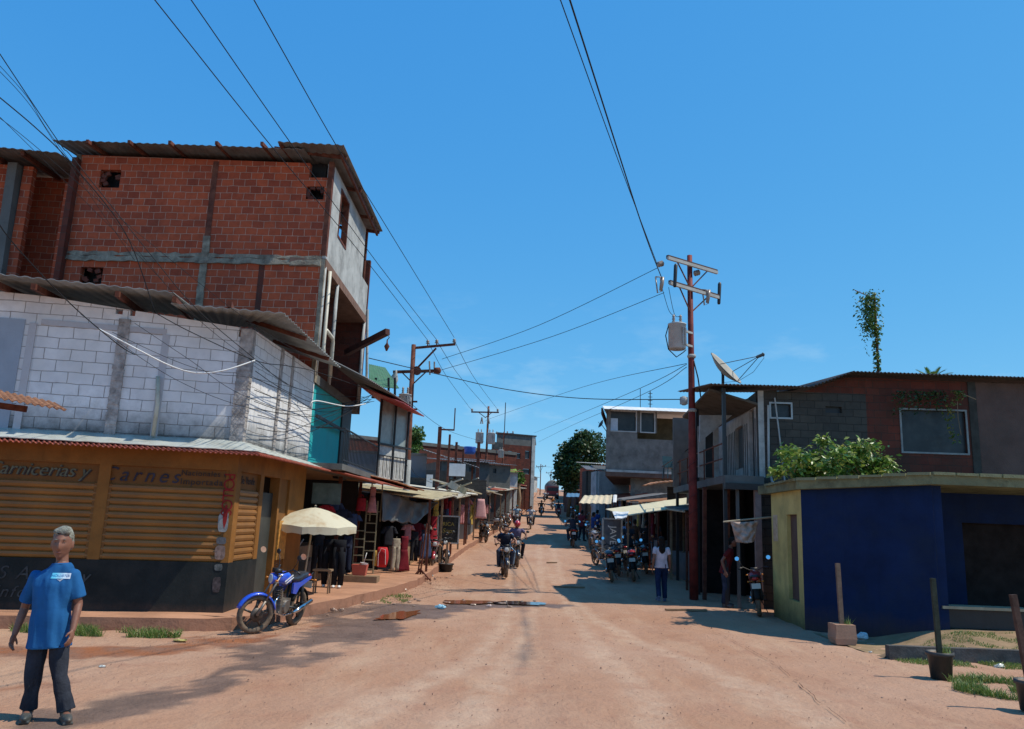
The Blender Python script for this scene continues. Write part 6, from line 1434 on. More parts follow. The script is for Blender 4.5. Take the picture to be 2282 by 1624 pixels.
# ---------- vine on a thin pole, palm tip, wall vine
vp = at(1958, 835, 22); vt = at(1948, 655, 22)
t_ = thing('vine_pole', 'thin pole smothered in hanging green vine above the brick roof', 'vine', vp)
part('pole', MB().tube([vp - Vector((0, 0, .4)), vt], .035, 6).tube([at(1905, 647, 22), at(1955, 668, 22)], .015, 5), M_['rust'], t_)
r_ = random.Random(8); pts = []
for i in range(900): f = r_.random() ** 1.1; c_ = at(1928 + 22 * r_.random() + r_.gauss(0, 4), 655 + 85 * f, 22); pts.append(c_ + Vector((r_.gauss(0, .07), r_.gauss(0, .12), r_.gauss(0, .07))))
for i in range(330): f = r_.random(); pts.append(at(1951 + 5 * f + r_.gauss(0, 2.5), 720 + 105 * f, 22) + Vector((0, r_.gauss(0, .05), 0)))
for (a, b_, c_) in (((1905, 645), (1902, 690), (1912, 735)), ((1925, 660), (1912, 720), (1925, 760)), ((1938, 730), (1920, 770), (1935, 790)), ((1915, 650), (1922, 690), (1930, 730)), ((1955, 665), (1966, 700), (1970, 728))):
    for i in range(14):
        f = i / 13; p_ = [(1 - f) ** 2 * a[k] + 2 * f * (1 - f) * b_[k] + f * f * c_[k] for k in (0, 1)]; pts.append(at(p_[0], p_[1], 22))
lv = MB(); leaves(lv, pts, .1, .5, .55); part('foliage', lv, M_['leaf'], t_)
pt_ = at(2075, 822, 27); t_ = thing('palm_tree', 'tips of palm fronds showing over the brick roof ridge', 'palm', (pt_.x, pt_.y, 0))
part('trunk', MB().tube([(pt_.x, pt_.y, 0), (pt_.x, pt_.y, pt_.z - .5)], [.14, .1], 8), M_['wood'], t_, True)
lv = MB()
for k in range(13):
    a = 2 * math.pi * k / 13; d = Vector((math.cos(a), math.sin(a), .8 if k % 2 else 1.6)).normalized(); b0 = Vector((pt_.x, pt_.y, pt_.z - .5))
    for j in range(22): f = j / 22; c_ = b0 + d * f * .95 + Vector((0, 0, -.35 * f * f)); s_ = d.cross(Vector((0, 0, 1))).normalized() * (.16 * (1 - f) + .04); w_ = d * .02; lv.add([c_ - w_, c_ + w_, c_ + s_ + d * .07], [(0, 1, 2)]).add([c_ - w_, c_ + w_, c_ - s_ + d * .07], [(0, 1, 2)])
part('frond', lv, M_['leaf'], t_)
t_ = thing('wall_vine', 'straggling vine hanging over the big dark window of the brick wall', 'vine', G2.w(1.5, 6.0, .1))
r_ = random.Random(2); pts = []
for i in range(170): f = r_.random(); pts.append(at(2130 + 10 * math.sin(f * 7) + r_.gauss(0, 6) - 8 * f, 870 + 115 * f * f, 20.1))
lv = MB(); leaves(lv, pts, .1, .4, .5); part('foliage', lv, M_['leafy'], t_)
pts = []
for i in range(420): pts.append(at(r_.uniform(1990, 2110), 870 + abs(r_.gauss(0, 22)), 20.15) + Vector((0, r_.uniform(-.05, .08), 0)))
lv = MB(); leaves(lv, pts, .09, .3, .5); part('foliage', lv, M_['leafd'], t_)
part('stem', MB().tube([at(2132, 872, 20.1), at(2175, 890, 20.1)], .012, 5).tube([at(2132, 872, 20.1), at(2135, 930, 20.1), at(2142, 970, 20.1)], .008, 5), M_['wood'], t_)
# ================================================================== grey concrete house
ch = thing('concrete_house', 'grey concrete house with jutting upper floor and silver framed windows', 'building', (5.2, 42, .8))
C1 = Plane((5.25, 42), (10.4, 42.3)); CS = Plane((6.8, 51), (5.25, 42)); zf = at(1352, 1050, 42).z; zp = at(1352, 960, 42).z; zt = at(1340, 910, 42).z
def uc_(px, py): return C1.uz(px, py)[0]
wa = hr(C1, 1357, 914, 1419, 957); wb = hr(C1, 1427, 917, 1460, 960)
part('parapet_wall', MB().wall(C1, 0, uc_(1420, 1000), zf, zp, .2).wall(C1, uc_(1420, 1000), C1.L, zf, zp - .35, .2).wall(CS, 0, CS.L, zf, zt, .2), mat('stained_concrete', (.17, .165, .155), .92, .25, 2, (.32, .3, .27), .5, 1.6, bump=.4), ch)
part('upper_wall', MB().wall(C1, 0, wa[0], zp, zt - .05, .15).wall(C1, wa[1], wb[0], zp, zt - .05, .15).wall(C1, wb[1], wb[1] + .1, zp, zt - .05, .15), M_['conc'], ch)
for w_ in (wa, wb): wframe(C1, (w_[0] + .05, w_[1] - .05, zp + .04, zt - .12), alu, .06, (), ch)
part('curtain', MB().wall(C1, wa[0] + .08, wa[0] + .5, zp + .05, zt - .5, .02, out=-.05), mat('pale_blue_curtain', (.45, .55, .65), .7, .1), ch)
part('porch_back_wall', MB().wall(Plane((7.2, 45), (10.4, 45.2)), 0, 3.2, zp - .5, zt, .1), mat('dark_olive_wall', (.1, .085, .05), .9, .2), ch)
part('floor_slab', MB().poly([C1.w(-.05, zf - .25, .05), C1.w(C1.L, zf - .25, .05), (10.5, 51, zf - .25), (6.85, 51, zf - .25)], (0, 0, .25)), mat('brown_soffit', (.13, .08, .065), .9, .2, 3), ch)
CL = Plane((6.75, 43.0), (10.4, 43.3)); CLS = Plane((8.6, 51), (6.75, 43.0))
part('lower_wall', MB().wall(CL, 0, CL.L, .4, zf - .25, .2).wall(CLS, 0, CLS.L, .4, zf - .25, .2), mat('mottled_concrete', (.16, .17, .165), .9, .25, 2.5, (.28, .28, .25), .5, 2.5, bump=.4), ch)
part('edge_beam', MB().wall(C1, 0, C1.L, zf - .02, zf + .1, .05, out=.07), M_['conclight'], ch)
part('roof', MB().sheet(C1.w(-.3, zt + .02, .35), C1.w(C1.L + .1, zt + .06, .5), (10.6, 51, zt + .5), (6.6, 51, zt + .45), .03, .015, .2), mat('bright_roof_edge', (.65, .65, .63), .4, .1, 3, metal=.2), ch)
part('sunlit_edge_strip', MB().sheet(C1.w(-.3, zt - .14, .75), C1.w(C1.L + .1, zt - .1, .85), C1.w(C1.L + .1, zt + .12, .4), C1.w(-.3, zt + .08, .3), .02, .003, .3), M_['white'], ch)  # added white strip, tilted to draw the sun's bright line on the roof edge
part('roof_fascia', MB().wall(CS, 0, CS.L + .3, zt - .35, zt, .08, out=.3), mat('brown_fascia', (.07, .035, .03), .8, .2), ch)
d_ = at(1340, 945, 41.5); t_ = thing('satellite_dish', 'small black dish on the side of the grey concrete house', 'satellite dish', d_)
part('reflector', MB().lathe([(.001, -.05), (.12, -.03), (.24, .04)], d_, (-.9, -.2, .45), 20, False), M_['black'], t_, True)
part('arm', MB().tube([d_, at(1352, 962, 41.8)], .02, 5).tube([d_ + Vector((0, 0, -.1)), at(1333, 940, 41.5)], .012, 5), M_['black'], t_)
for px, y0, y1, w_, lab in ((1427, 866, 908, .02, 'thin whip antenna on the concrete house roof'), (1449, 872, 908, .03, 'short comb antenna on the concrete house roof')):
    a = at(px, y1, 43); b_ = at(px, y0, 43); mb = MB().tube([a, b_], w_, 5)
    if w_ > .02:
        for k in range(4): mb.beam(b_ + Vector((-.12, 0, -.12 - .2 * k)), b_ + Vector((.12, 0, -.12 - .2 * k)), .03, .03)
    o = mb.build('antenna', M_['black'], None); origin_to(o, a); tag(o, lab, 'antenna')
# platform with plastic chair
pf = at(1490, 1068, 30); t_ = thing('raised_platform', 'thin raised platform with frayed tin edge in front of the concrete house', 'platform', (6.5, 30, .2))
part('deck', MB().sheet(at(1430, 1083, 29.5), at(1540, 1070, 29.5), at(1545, 1068, 32), at(1450, 1078, 32), .04, .01, .2, .1), mat('rusty_tin', (.36, .17, .09)), t_)
part('post', MB().beam((7.0, 30.5, 0), (7.0, 30.5, at(1500, 1075, 30).z), .12, .12), M_['conc'], t_)
part('wall', MB().wall(Plane((6.4, 31.5), (9.5, 31.3)), 0, 3.1, 0, at(1500, 1085, 31.5).z, .15), M_['block'], t_)
part('stair_rail', MB().tube([at(1475, 1040, 29.5), at(1535, 1000, 27)], .02, 5).tube([at(1480, 1065, 29.5), at(1480, 1035, 29.5)], .015, 5).tube([at(1500, 1062, 29), at(1500, 1022, 29)], .015, 5).tube([at(1520, 1060, 28), at(1520, 1010, 28)], .015, 5), M_['black'], t_)
def chair(px, py, Y, rz, lab):
    b_ = at(px, py, Y); t_ = thing('plastic_chair', lab, 'chair', b_, (0, 0, rz), 'plastic chairs on the platform'); m_ = mat('teal_plastic', (.02, .06, .075), .4, .1)
    part('seat', MB().box((0, 0, .42), (.42, .42, .03)), m_, t_, world=False); part('backrest', MB().box((0, .2, .66), (.4, .03, .42), Matrix.Rotation(-.12, 3, 'X')), m_, t_, world=False)
    for sx in (-1, 1):
        part('armrest', MB().box((sx * .21, .0, .63), (.04, .38, .03)), m_, t_, world=False)
        for sy in (-1, 1): part('leg', MB().beam((sx * .2, sy * .2, 0), (sx * .18, sy * .17, .42 if sy > 0 else .62), .03, .03), m_, t_, world=False)
chair(1493, 1067, 30, .3, 'dark teal plastic chair at the left of the platform'); chair(1512, 1066, 31, -.4, 'dark teal plastic chair standing behind the first one')
# long bright awning and others on the right
def awning(lab, a, b_, c_, d_, mt, posts=(), amp=.015):
    t_ = thing('sheet_awning', lab, 'awning', ((a + b_) / 2), group='sheet awnings on the right side'); part('sheet', MB().sheet(a, b_, c_, d_, .03, amp, .3, .05), mt, t_)
    for p_ in posts: part('post', MB().beam((p_[0], p_[1], gz(0, p_[1]) - .05), (p_[0], p_[1], p_[2]), .06, .06), M_['wood'], t_)
    return t_
A_ = at(1352, 1140, 25.6); B_ = at(1520, 1131, 25.6)
awning('long cream sheet awning catching the sun left of the red pole', at(1395, 1150, 27.6), at(1530, 1131, 27.6), at(1530, 1110, 29.2), at(1350, 1136, 29.2), mat('cream_sheet', (.66, .6, .42), .9, .08, 3, (.4, .25, .15), .35, 3, spec=0), ((4.3, 28.0, 2.3), (6.3, 28.2, 2.6)), .003)
awning('short white sheet folded down from the end of the long awning', at(1372, 1158, 27.2), at(1396, 1154, 27.2), at(1402, 1142, 28), at(1365, 1142, 28), M_['white'])
awning('crumpled cream tarpaulin roof beyond the long awning', at(1290, 1122, 39.6), at(1362, 1124, 39.6), at(1365, 1104, 41.6), at(1302, 1105, 41.6), mat('cream_tarp', (.62, .54, .38), .9, .2, 3, (.45, .2, .12), .5, 3, spec=0), ((4.3, 40.5, 2.8), (5.4, 40.5, 3.0)), .02)
awning('faded blue round awning past the cream tarpaulin', at(1262, 1108, 56), at(1290, 1108, 56), at(1292, 1100, 58), at(1264, 1100, 58), mat('blue_tarp', (.1, .2, .3), .6, .1), ())
awning('white awning fragment beside the cream tarpaulin', at(1366, 1120, 40), at(1374, 1120, 40), at(1375, 1104, 41), at(1367, 1104, 41), M_['white'])
RS = [(24.8, 30.5, 2.4, 3, .6, 2, 'dark stall under the long cream awning'), (31, 37, 2.5, 3, .8, 4, 'shaded stall behind the lettered sign board'), (37.5, 42, 2.5, 1.2, .9, 2, 'shaded stall before the concrete house'), (43, 50, 2.5, 1.0, .9, 3, 'stall under the jutting upper floor'), (51, 58, 2.6, 3, 1.0, 0, 'pale roofed stall past the concrete house'),
      (59, 68, 2.7, 3, 1.0, 2, 'grey roofed stall in front of the small brick house'), (69, 80, 2.8, 3, 1.0, 4, 'rusty roofed stall below the big tree'), (82, 96, 2.8, 3, 1.0, 2, 'grey roofed stall beyond the big tree'), (98, 120, 3.0, 4, 1.0, 3, 'red roofed stall high up on the right'), (122, 150, 3.2, 4, 1.0, 2, 'last stall on the right before the crest')]
for a in RS: stall('R', *a[:6], a[6])
scatter('R', 31.5, 36.5, 7, 'dark garment hung in the shaded stall behind the sign board', 'garments in the shaded right stalls')
scatter('R', 38, 56, 9, 'garment hung in the shaded stalls up the right side', 'garments further up the right side')
sc_ = at(1364, 1193, 29.5); t_ = thing('lettered_board', 'tall framed board with big sideways letters in the shade', 'sign', sc_)
part('board', MB().box(sc_, (.66, .05, 1.15)), mat('grey_board', (.16, .16, .17), .6, .2, 5), t_)
fm = MB()
for a, b_ in (((-.35, -.6), (.35, -.6)), ((.35, -.6), (.35, .6)), ((.35, .6), (-.35, .6)), ((-.35, .6), (-.35, -.6))): fm.beam(sc_ + Vector((a[0], -.02, a[1])), sc_ + Vector((b_[0], -.02, b_[1])), .06, .06)
part('frame', fm, M_['conclight'], t_)
text_mesh('JAVE', .34, Matrix.Translation(sc_ + Vector((.02, -.035, 0))) @ Matrix.Rotation(math.pi / 2, 4, 'X') @ Matrix.Rotation(-math.pi / 2, 4, 'Z'), M_['white'], 'lettering', t_, .003)
# small houses and tree beyond
hs_ = Plane((6.9, 60), (9.8, 60.5))
h_ = house('small brick house with pale roof edges below the big tree', hs_, 1.2, at(1340, 1036, 60).z, M_['brick'], ((1340, 1040, 1352, 1050),), M_['cream'])
house('dark timber lean-to left of the small brick house', Plane((6.0, 58.5), (7.2, 58.6)), 1.2, at(1320, 1048, 58).z, M_['block'], (), M_['galvold'], .2, 2)
house('pale square plaster hut in front of the small brick house', Plane((5.9, 50.8), (7.9, 51)), 1.0, at(1385, 1052, 51).z, M_['conclight'], (), M_['conc'], .1, 2)
for i, (x, y, w_, h0, m_) in enumerate(((8.2, 92, 6, 5.2, 'conc'), (9.5, 112, 6, 4.4, 'brickold'), (12.2, 140, 6, 3.8, 'conclight'), (15, 172, 8, 4, 'conc'))):
    house(('grey flat house behind the tree', 'brick house up the right side', 'pale house near the crest on the right', 'grey house on the crest')[i], Plane((x, y), (x + w_, y + 1)), gz(0, y) - .5, gz(0, y) + h0, M_[m_], (), None, .4, 6)
def tree(lab, base, cz, rx, rz_, n, size, lm, seed, lobes=16, ry=None, trunk=.2):
    t_ = thing('broadleaf_tree', lab, 'tree', base); r_ = random.Random(seed); ry = ry or rx; b_ = Vector(base); c_ = Vector((b_.x, b_.y, cz)); br = MB(); br.tube([b_, b_.lerp(c_, .5) + Vector((.2, 0, 0)), c_], [trunk, trunk * .75, trunk * .4], 8); pts = []
    for k in range(lobes):
        while True:
            v = Vector((r_.uniform(-1, 1), r_.uniform(-1, 1), r_.uniform(-1, 1)))
            if .35 < v.length < 1: break
        L_ = c_ + Vector((v.x * rx * .75, v.y * ry * .75, v.z * rz_ * .75)); br.tube([b_.lerp(c_, .6 + .3 * r_.random()), L_], [trunk * .3, trunk * .08], 5); q = r_.uniform(.22, .38)
        for i in range(n // lobes):
            w = Vector((r_.gauss(0, 1), r_.gauss(0, 1), r_.gauss(0, 1))); w = w.normalized() * (r_.random() ** .4); pts.append(L_ + Vector((w.x * rx * q, w.y * ry * q, w.z * rz_ * q)))
    lv = MB(); leaves(lv, pts, size, .2, .7); part('crown', lv, lm, t_); part('trunk', br, M_['wood'], t_, True); return t_
c_ = at(1292, 1025, 82); tree('big dense round tree standing over the right side roofs', (c_.x, 82, gz(0, 82)), c_.z, 3.6, 3.6, 15000, .32, M_['leafd'], 3, 34)
c_ = at(1268, 1050, 84); tree('lower left limb crown of trees beside the big round tree', (c_.x, 84, gz(0, 84)), c_.z, 1.7, 2.0, 3600, .3, M_['leafd'], 6, 12)
c_ = at(908, 985, 52); tree('light green tree behind the left power pole', (c_.x, 52, 1), c_.z, 1.5, 1.2, 2600, .22, M_['leaf'], 5, 12)
c_ = at(1155, 1062, 72); tree('small green bush tree above the stalls near the brick tower', (c_.x, 72, 2), c_.z, .9, .8, 900, .22, M_['leaf'], 9, 8)
# stakes in pots on the right
b1_ = gp(1878, 1434, 0); stake(b1_, 1.4, 'wooden stake in a square clay coloured cement block before the navy wall', mat('clay_pot', (.42, .25, .17), .9, .15, 4, (.25, .15, .1), .4, 4, bump=.3), 'square', .18, .34, mat('grey_brown_stake', (.2, .14, .1), .85, .25, 8), (-.02, .03), .075)
b2_ = gp(2098, 1512, 0); stake(b2_, 1.36, 'dark green stake in a black plastic bucket at the right', mat('black_bucket', (.035, .036, .036), .55, .2, 5, (.12, .08, .06), .4, 5), 'round', .17, .36, mat('dark_green_stake', (.04, .05, .035), .7, .3, 7, (.2, .17, .13), .2, 5), (-.02, .02), .065)
b3_ = gp(2302, 1584, 0); stake(b3_, 1.3, 'brown leaning stake in a dark bucket cut by the right picture edge', mat('black_bucket'), 'round', .16, .34, mat('red_brown_stake', (.1, .06, .045), .7, .3, 7), (-.09, .05), .07)
# ================================================================== power poles and cables
wire = mat('black_cable', (.02, .02, .022), .6, .1, 5, bump=0)
def insulator(P, par, s=1.0, ax=(0, 0, 1)): part('insulator', MB().lathe([(.02 * s, 0), (.02 * s, .05 * s), (.07 * s, .07 * s), (.03 * s, .1 * s), (.06 * s, .13 * s), (.025 * s, .17 * s)], P, ax, 12), M_['porc'], par, True)
def transformer(c, par, r=.25, h=.8, side=1):
    c = Vector(c); t_ = part('transformer', MB().lathe([(r * .85, 0), (r, .04), (r, h * .92), (r * 1.06, h * .93), (r * 1.06, h * .97), (r * .8, h)], c, (0, 0, 1), 24), mat('transformer_grey', (.42, .43, .43), .45, .1, 3, (.25, .15, .1), .35, 4), par, True)
    for k in (-1, 1): MB().lathe([(.03, 0), (.05, .04), (.03, .08), (.05, .12), (.03, .16), (.045, .2), (.015, .26)], c + Vector((k * r * .4, 0, h)), (0, 0, 1), 10).build('bushing', M_['porc'], t_, True)
    for k in range(5): a = -.2 + k * .32; MB().beam(c + Vector((side * r * math.cos(a) * 1.0, -r * math.sin(a), h * .15)), c + Vector((side * r * math.cos(a), -r * math.sin(a), h * .8)), .02, .09).build('cooling_fin', MATS['transformer_grey'], t_)
    return t_
pr_ = thing('power_pole', 'tall reddish steel power pole with double crossarms and grey transformer on the right', 'power pole', (5.25, 22.36, 0))
pm_ = mat('red_oxide_pole', (.19, .035, .03), .6, .25, 4, (.1, .05, .045), .6, 2.5)
part('pole', MB().tube([(5.27, 22.36, -.1), (5.26, 22.36, 3), (5.24, 22.36, 6.5), (5.21, 22.36, 9.95)], [.125, .12, .09, .075], 16), pm_, pr_, True)
part('bracket', MB().lathe([(.11, 0), (.13, .05), (.11, .1)], (5.25, 22.36, 6.8)).lathe([(.11, 0), (.13, .05), (.11, .1)], (5.26, 22.36, 5.2)), M_['conclight'], pr_, True)
def zmatch(px, py, z):
    d = ray(px, py); return CAM + d * ((z - CAM.z) / d.z)
armm = mat('channel_steel', (.1, .06, .05), .6, .2, 5); armw = mat('pale_under_arm', (.4, .4, .38), .6, .1, 4)
for (l, r_, z, nm) in (((1487, 572), (1597, 605), 9.65, 0), ((1492, 628), (1600, 660), 8.9, 1)):
    a, b_ = zmatch(*l, z), zmatch(*r_, z); ar = part('crossarm', MB().beam(a, b_, .09, .1), armm, pr_)
    MB().beam(a + Vector((.0, -.07, -.07)), b_ + Vector((0, -.07, -.07)), .09, .05).build('lower_flange', armw, ar, False) if False else part('arm_flange', MB().beam(a + Vector((0, -.07, -.06)), b_ + Vector((0, -.07, -.06)), .07, .09), armw, pr_)
    for s_ in (.2, .8): part('arm_brace', MB().beam(a.lerp(b_, s_) + Vector((0, 0, -.08)), (5.22, 22.3, z - .75), .03, .03), M_['rust'], pr_)
def lathe_h(P, ax, par): return part('disc_insulator', MB().lathe([(.02, -.12), (.09, -.06), (.03, -.03), (.09, 0), (.03, .03), (.09, .07), (.02, .1)], P, ax, 14), M_['porc'], par, True)
for px, py in ((1472, 588), (1553, 608)): q = zmatch(px, py, 9.45); lathe_h(q, (-.8, -.3, -.35), pr_)
for px, py in ((1505, 610), (1603, 650)): q = zmatch(px, py, 9.1); part('surge_arrester', MB().lathe([(.04, -.4), (.05, -.35), (.055, .25), (.03, .3)], q, (.05, 0, 1), 10), M_['black'], pr_, True)
for px, py in ((1467, 632), (1571, 660)):
    q = zmatch(px, py, 8.75); part('fuse_cutout', MB().tube([q + Vector((-.08, 0, .2)), q + Vector((-.02, 0, -.28)), q + Vector((.1, 0, -.22)), q + Vector((.06, 0, .2)), q + Vector((-.08, 0, .2))], .022, 6).lathe([(.045, -.2), (.06, 0), (.045, .2)], q + Vector((.1, 0, 0)), (.15, 0, 1), 10), M_['porc'], pr_, True)
tc = at(1509, 779, 21.9); transformer(tc, pr_, .25, .78, 1)
for z in (.2, .6): part('transformer_bracket', MB().beam(tc + Vector((.2, .1, z)), (5.25, 22.3, tc.z + z), .06, .06), M_['conclight'], pr_)
part('drop_cable', MB().tube([tc + Vector((-.25, 0, .7)), tc + Vector((-.33, 0, .4)), tc + Vector((-.25, 0, .0)), tc + Vector((-.02, 0, -.22)), tc + Vector((.2, .1, -.05)), tc + Vector((.3, .2, .05))], .016, 6), wire, pr_, True)
part('wrapped_cable', MB().tube([(5.26 + .125 * math.cos(i * .7), 22.36 + .125 * math.sin(i * .7), 1.6 + i * .05) for i in range(50)], .014, 5), mat('maroon_cable', (.12, .03, .03), .6), pr_, True)
part('meter_box', MB().ell(at(1524, 893, 22.1), (.12, .12, .14), 12, 8).box(at(1524, 893, 22.1), (.2, .14, .2)), M_['conclight'], pr_)
part('side_cable', MB().tube([(5.3, 22.3, 6.7), (5.42, 22.3, 6.2), (5.5, 22.3, 5.6)], .02, 6), wire, pr_, True)
# left pole
p1 = thing('power_pole', 'rusty steel power pole with one sided crossarm among the left stalls', 'power pole', (-3.65, 28, .1))
b1 = at(905, 1095, 28); t1 = at(922, 768, 28)
part('pole', MB().tube([Vector((b1.x, 28, -.1)), Vector((b1.x, 28, 2.9)), Vector((t1.x, 28, t1.z))], [.12, .11, .08], 12), M_['rust'], p1, True)
part('pale_sleeve', MB().tube([Vector((b1.x, 28, 1.6)), Vector((b1.x, 28, 3.9))], [.125, .112], 12), M_['conclight'], p1, True)
def arm(l, r_, Y, par, w=.08): part('crossarm', MB().beam(at(*l, Y), at(*r_, Y), w, w), M_['rust'], par)
arm((917, 776), (1015, 767), 28, p1); arm((876, 829), (978, 826), 28, p1, .1)
part('arm_brace', MB().beam(at(928, 822, 28), at(972, 776, 28), .06, .06), M_['rust'], p1)
part('arm_brace', MB().beam(at(921, 855, 28), at(896, 830, 28), .04, .04), M_['rust'], p1); part('arm_brace', MB().beam(at(921, 855, 28), at(950, 828, 28), .04, .04), M_['rust'], p1)
for px, py in ((953, 770), (973, 769), (1012, 767)): insulator(at(px, py, 28), p1, 1.2)
part('hub_disc', MB().lathe([(.16, -.06), (.16, .06)], at(929, 826, 28), (0, 1, 0), 14), M_['rust'], p1)
part('fuse_cutout', MB().tube([at(957, 805, 27.9), at(958, 835, 27.9)], .03, 8), M_['porc'], p1); part('fuse_cutout', MB().tube([at(968, 806, 27.9), at(968, 832, 27.9)], .03, 8), M_['porc'], p1)
part('strain_insulator', MB().lathe([(.04, -.12), (.12, -.08), (.12, .1), (.05, .14)], at(974, 826, 27.9), (1, -.3, 0), 12), M_['rust'], p1, True)
transformer(at(901, 912, 27.7), p1, .22, .55, 1)
for y in (895, 912): part('step_bolt', MB().beam(at(908, y, 28), at(930, y, 28), .06, .06), M_['rust'], p1)
lp = at(880, 836, 27.6); part('street_lamp', MB().loft([[lp + Vector((.0 + rx * math.cos(a), .1 * math.sin(a), 0)) + Vector((-.05, 0, -.2)) * q for a in [2 * math.pi * k / 14 for k in range(14)]] for rx, q in ((.02, -.9), (.05, -.5), (.1, 0), (.17, .8), (.16, 1.6), (.06, 2.1))]), M_['conclight'], p1, True)
# pole 2 and others up the street
def pole2(px, ytop, ybot, Y, label, arms, trafos=(), r=.08):
    b_ = at(px, ybot, Y); g = gz(0, Y); t_ = thing('power_pole', label, 'power pole', (b_.x, Y, g)); tp_ = at(px, ytop, Y)
    part('pole', MB().tube([(b_.x, Y, g - .1), (b_.x, Y, tp_.z)], [r * 1.3, r], 10), M_['rust'], t_, True)
    for (l, r_) in arms:
        part('crossarm', MB().beam(at(*l, Y - .1), at(*r_, Y - .1), .09, .1), M_['rust'], t_)
        for f in (.03, .63, .95): insulator(at(l[0] + (r_[0] - l[0]) * f, l[1] + (r_[1] - l[1]) * f, Y - .1), t_, 1.6)
        part('arm_brace', MB().beam(at((l[0] + px) / 2, l[1], Y), at(px, l[1] + 12, Y), .05, .05), M_['rust'], t_); part('arm_brace', MB().beam(at((r_[0] + px) / 2, r_[1], Y), at(px, r_[1] + 12, Y), .05, .05), M_['rust'], t_)
    for (x, y) in trafos: transformer(at(x, y, Y - .3), t_, .3, .85, 1)
    return t_
p2 = pole2(1081, 905, 1080, 60, 'tall thin power pole carrying two grey transformers', (((1050, 918), (1112, 919)),), ((1068, 988), (1094, 989)))
for s_ in (-1, 1): part('fuse_cutout', MB().tube([at(1081 + s_ * 7, 930, 59.8), at(1081 + s_ * 10, 944, 59.8), at(1081 + s_ * 5, 944, 59.8), at(1081 + s_ * 7, 930, 59.8)], .05, 5), M_['porc'], p2)
p3 = pole2(1119, 962, 1075, 85, 'short power pole with white transformer in front of the brick tower', (((1106, 967), (1145, 966)),), ((1116, 1020),))
p4 = pole2(1204, 1034, 1080, 150, 'distant power pole left of the crest', (((1195, 1040), (1217, 1039)),)); p5 = pole2(1227, 1050, 1085, 170, 'farthest power pole at the crest', (((1217, 1054), (1236, 1053)),))
a = at(1124, 965, 88); b_ = at(1128, 897, 88); o = MB().tube([a - Vector((0, 0, 3)), Vector((a.x, a.y, b_.z))], .05, 5).build('antenna', M_['black'], None); origin_to(o, a); tag(o, 'tall thin mast rising behind the brick tower', 'antenna')
# boom with hanging pulley
bm_ = thing('hoist_beam', 'rusty hoist beam sticking out of the brick house with a hanging pulley', 'hoist', at(770, 790, 21))
part('beam', MB().beam(at(772, 786, 22), at(864, 739, 20.5), .14, .16), mat('brown_beam', (.08, .035, .03), .7, .2, 4), bm_)
q = at(864, 745, 20.5); part('hook', MB().tube([q, q + Vector((.05, 0, -.08)), q + Vector((0, 0, -.16))], .012, 6), M_['black'], bm_)
part('pulley', MB().loft([[q + Vector((rx * math.cos(a), rx * .6 * math.sin(a), z)) for a in [2 * math.pi * k / 10 for k in range(10)]] for rx, z in ((.015, -.14), (.02, -.24), (.075, -.33), (.02, -.46))]), M_['rust'], bm_, True)
part('post', MB().tube([at(819, 690, 23), at(817, 860, 23)], .04, 8), M_['conclight'], bm_)
# small green roof
gr_ = thing('tin_canopy', 'small green tin canopy on steel brackets above the red awning', 'canopy', at(850, 850, 26))
part('sheet', MB().sheet(at(822, 862, 25), at(889, 866, 26.5), at(858, 820, 28.5), at(822, 812, 27), .02, .01, .2), M_['greentin'], gr_)
for px in (838, 866, 880): part('bracket', MB().beam(at(px, 842, 26), at(px, 885 + (px - 838) * .1, 26), .07, .07).beam(at(px - 10, 885, 26), at(px + 12, 886, 26), .08, .07), M_['black'], gr_)
part('gable', MB().poly([at(822, 815, 27.2), at(870, 862, 26.8), at(822, 862, 26.8)], (0, .08, 0)), M_['conclight'], gr_)
# ---------- cables
def cable(pts, label, r=.009, group=None, mt=None, ext=0):
    P = [at(*p) if len(p) == 3 and not isinstance(p, Vector) else Vector(p) for p in pts]
    if ext: P.append(P[-1] + (P[-1] - P[-2]) * ext)
    out = []
    n = len(P)
    for i in range(n - 1):
        p0, p1_, p2_, p3_ = P[max(i - 1, 0)], P[i], P[i + 1], P[min(i + 2, n - 1)]
        for j in range(8):
            t = j / 8; out.append(.5 * ((2 * p1_) + (p2_ - p0) * t + (2 * p0 - 5 * p1_ + 4 * p2_ - p3_) * t * t + (3 * p1_ - p0 - 3 * p2_ + p3_) * t ** 3))
    out.append(P[-1])
    o = MB().tube(out, r, 5).build('power_cable', mt or wire, None, True); origin_to(o, P[0]); tag(o, label, 'cable', group); return o
def zp(px, py, z): return zmatch(px, py, z)
G_ = 'overhead cables'
cable([zp(1465, 590, 9.45), zp(1375, 350, 9.35), zp(1249, 0, 9.35)], 'upper right overhead cable, the left one of the pair reaching the red pole', .009, G_, ext=2)
cable([zp(1478, 628, 8.9), zp(1430, 500, 8.85), zp(1270, 0, 9.0)], 'upper right overhead cable, the darker right one of the pair', .014, G_, ext=2)
cable([zp(1475, 640, 8.7), at(1490, 690, 22), tc + Vector((-.1, 0, 1.0))], 'short lead dropping from the crossarm to the transformer bushing', .008, G_)
cable([zp(1490, 640, 8.7), at(1503, 700, 22), tc + Vector((.1, 0, 1.0))], 'second short lead dropping to the transformer', .008, G_)
cable([at(953, 758, 28), zp(800, 560, 8.35), zp(600, 320, 8.5), zp(345, 0, 9.0)], 'leftmost of the three long cables crossing the sky to the left pole', .009, G_, ext=1.5)
cable([at(973, 757, 28), zp(840, 585, 8.4), zp(650, 322, 8.6), zp(426, 0, 9.1)], 'middle of the three long cables crossing the sky to the left pole', .009, G_, ext=1.5)
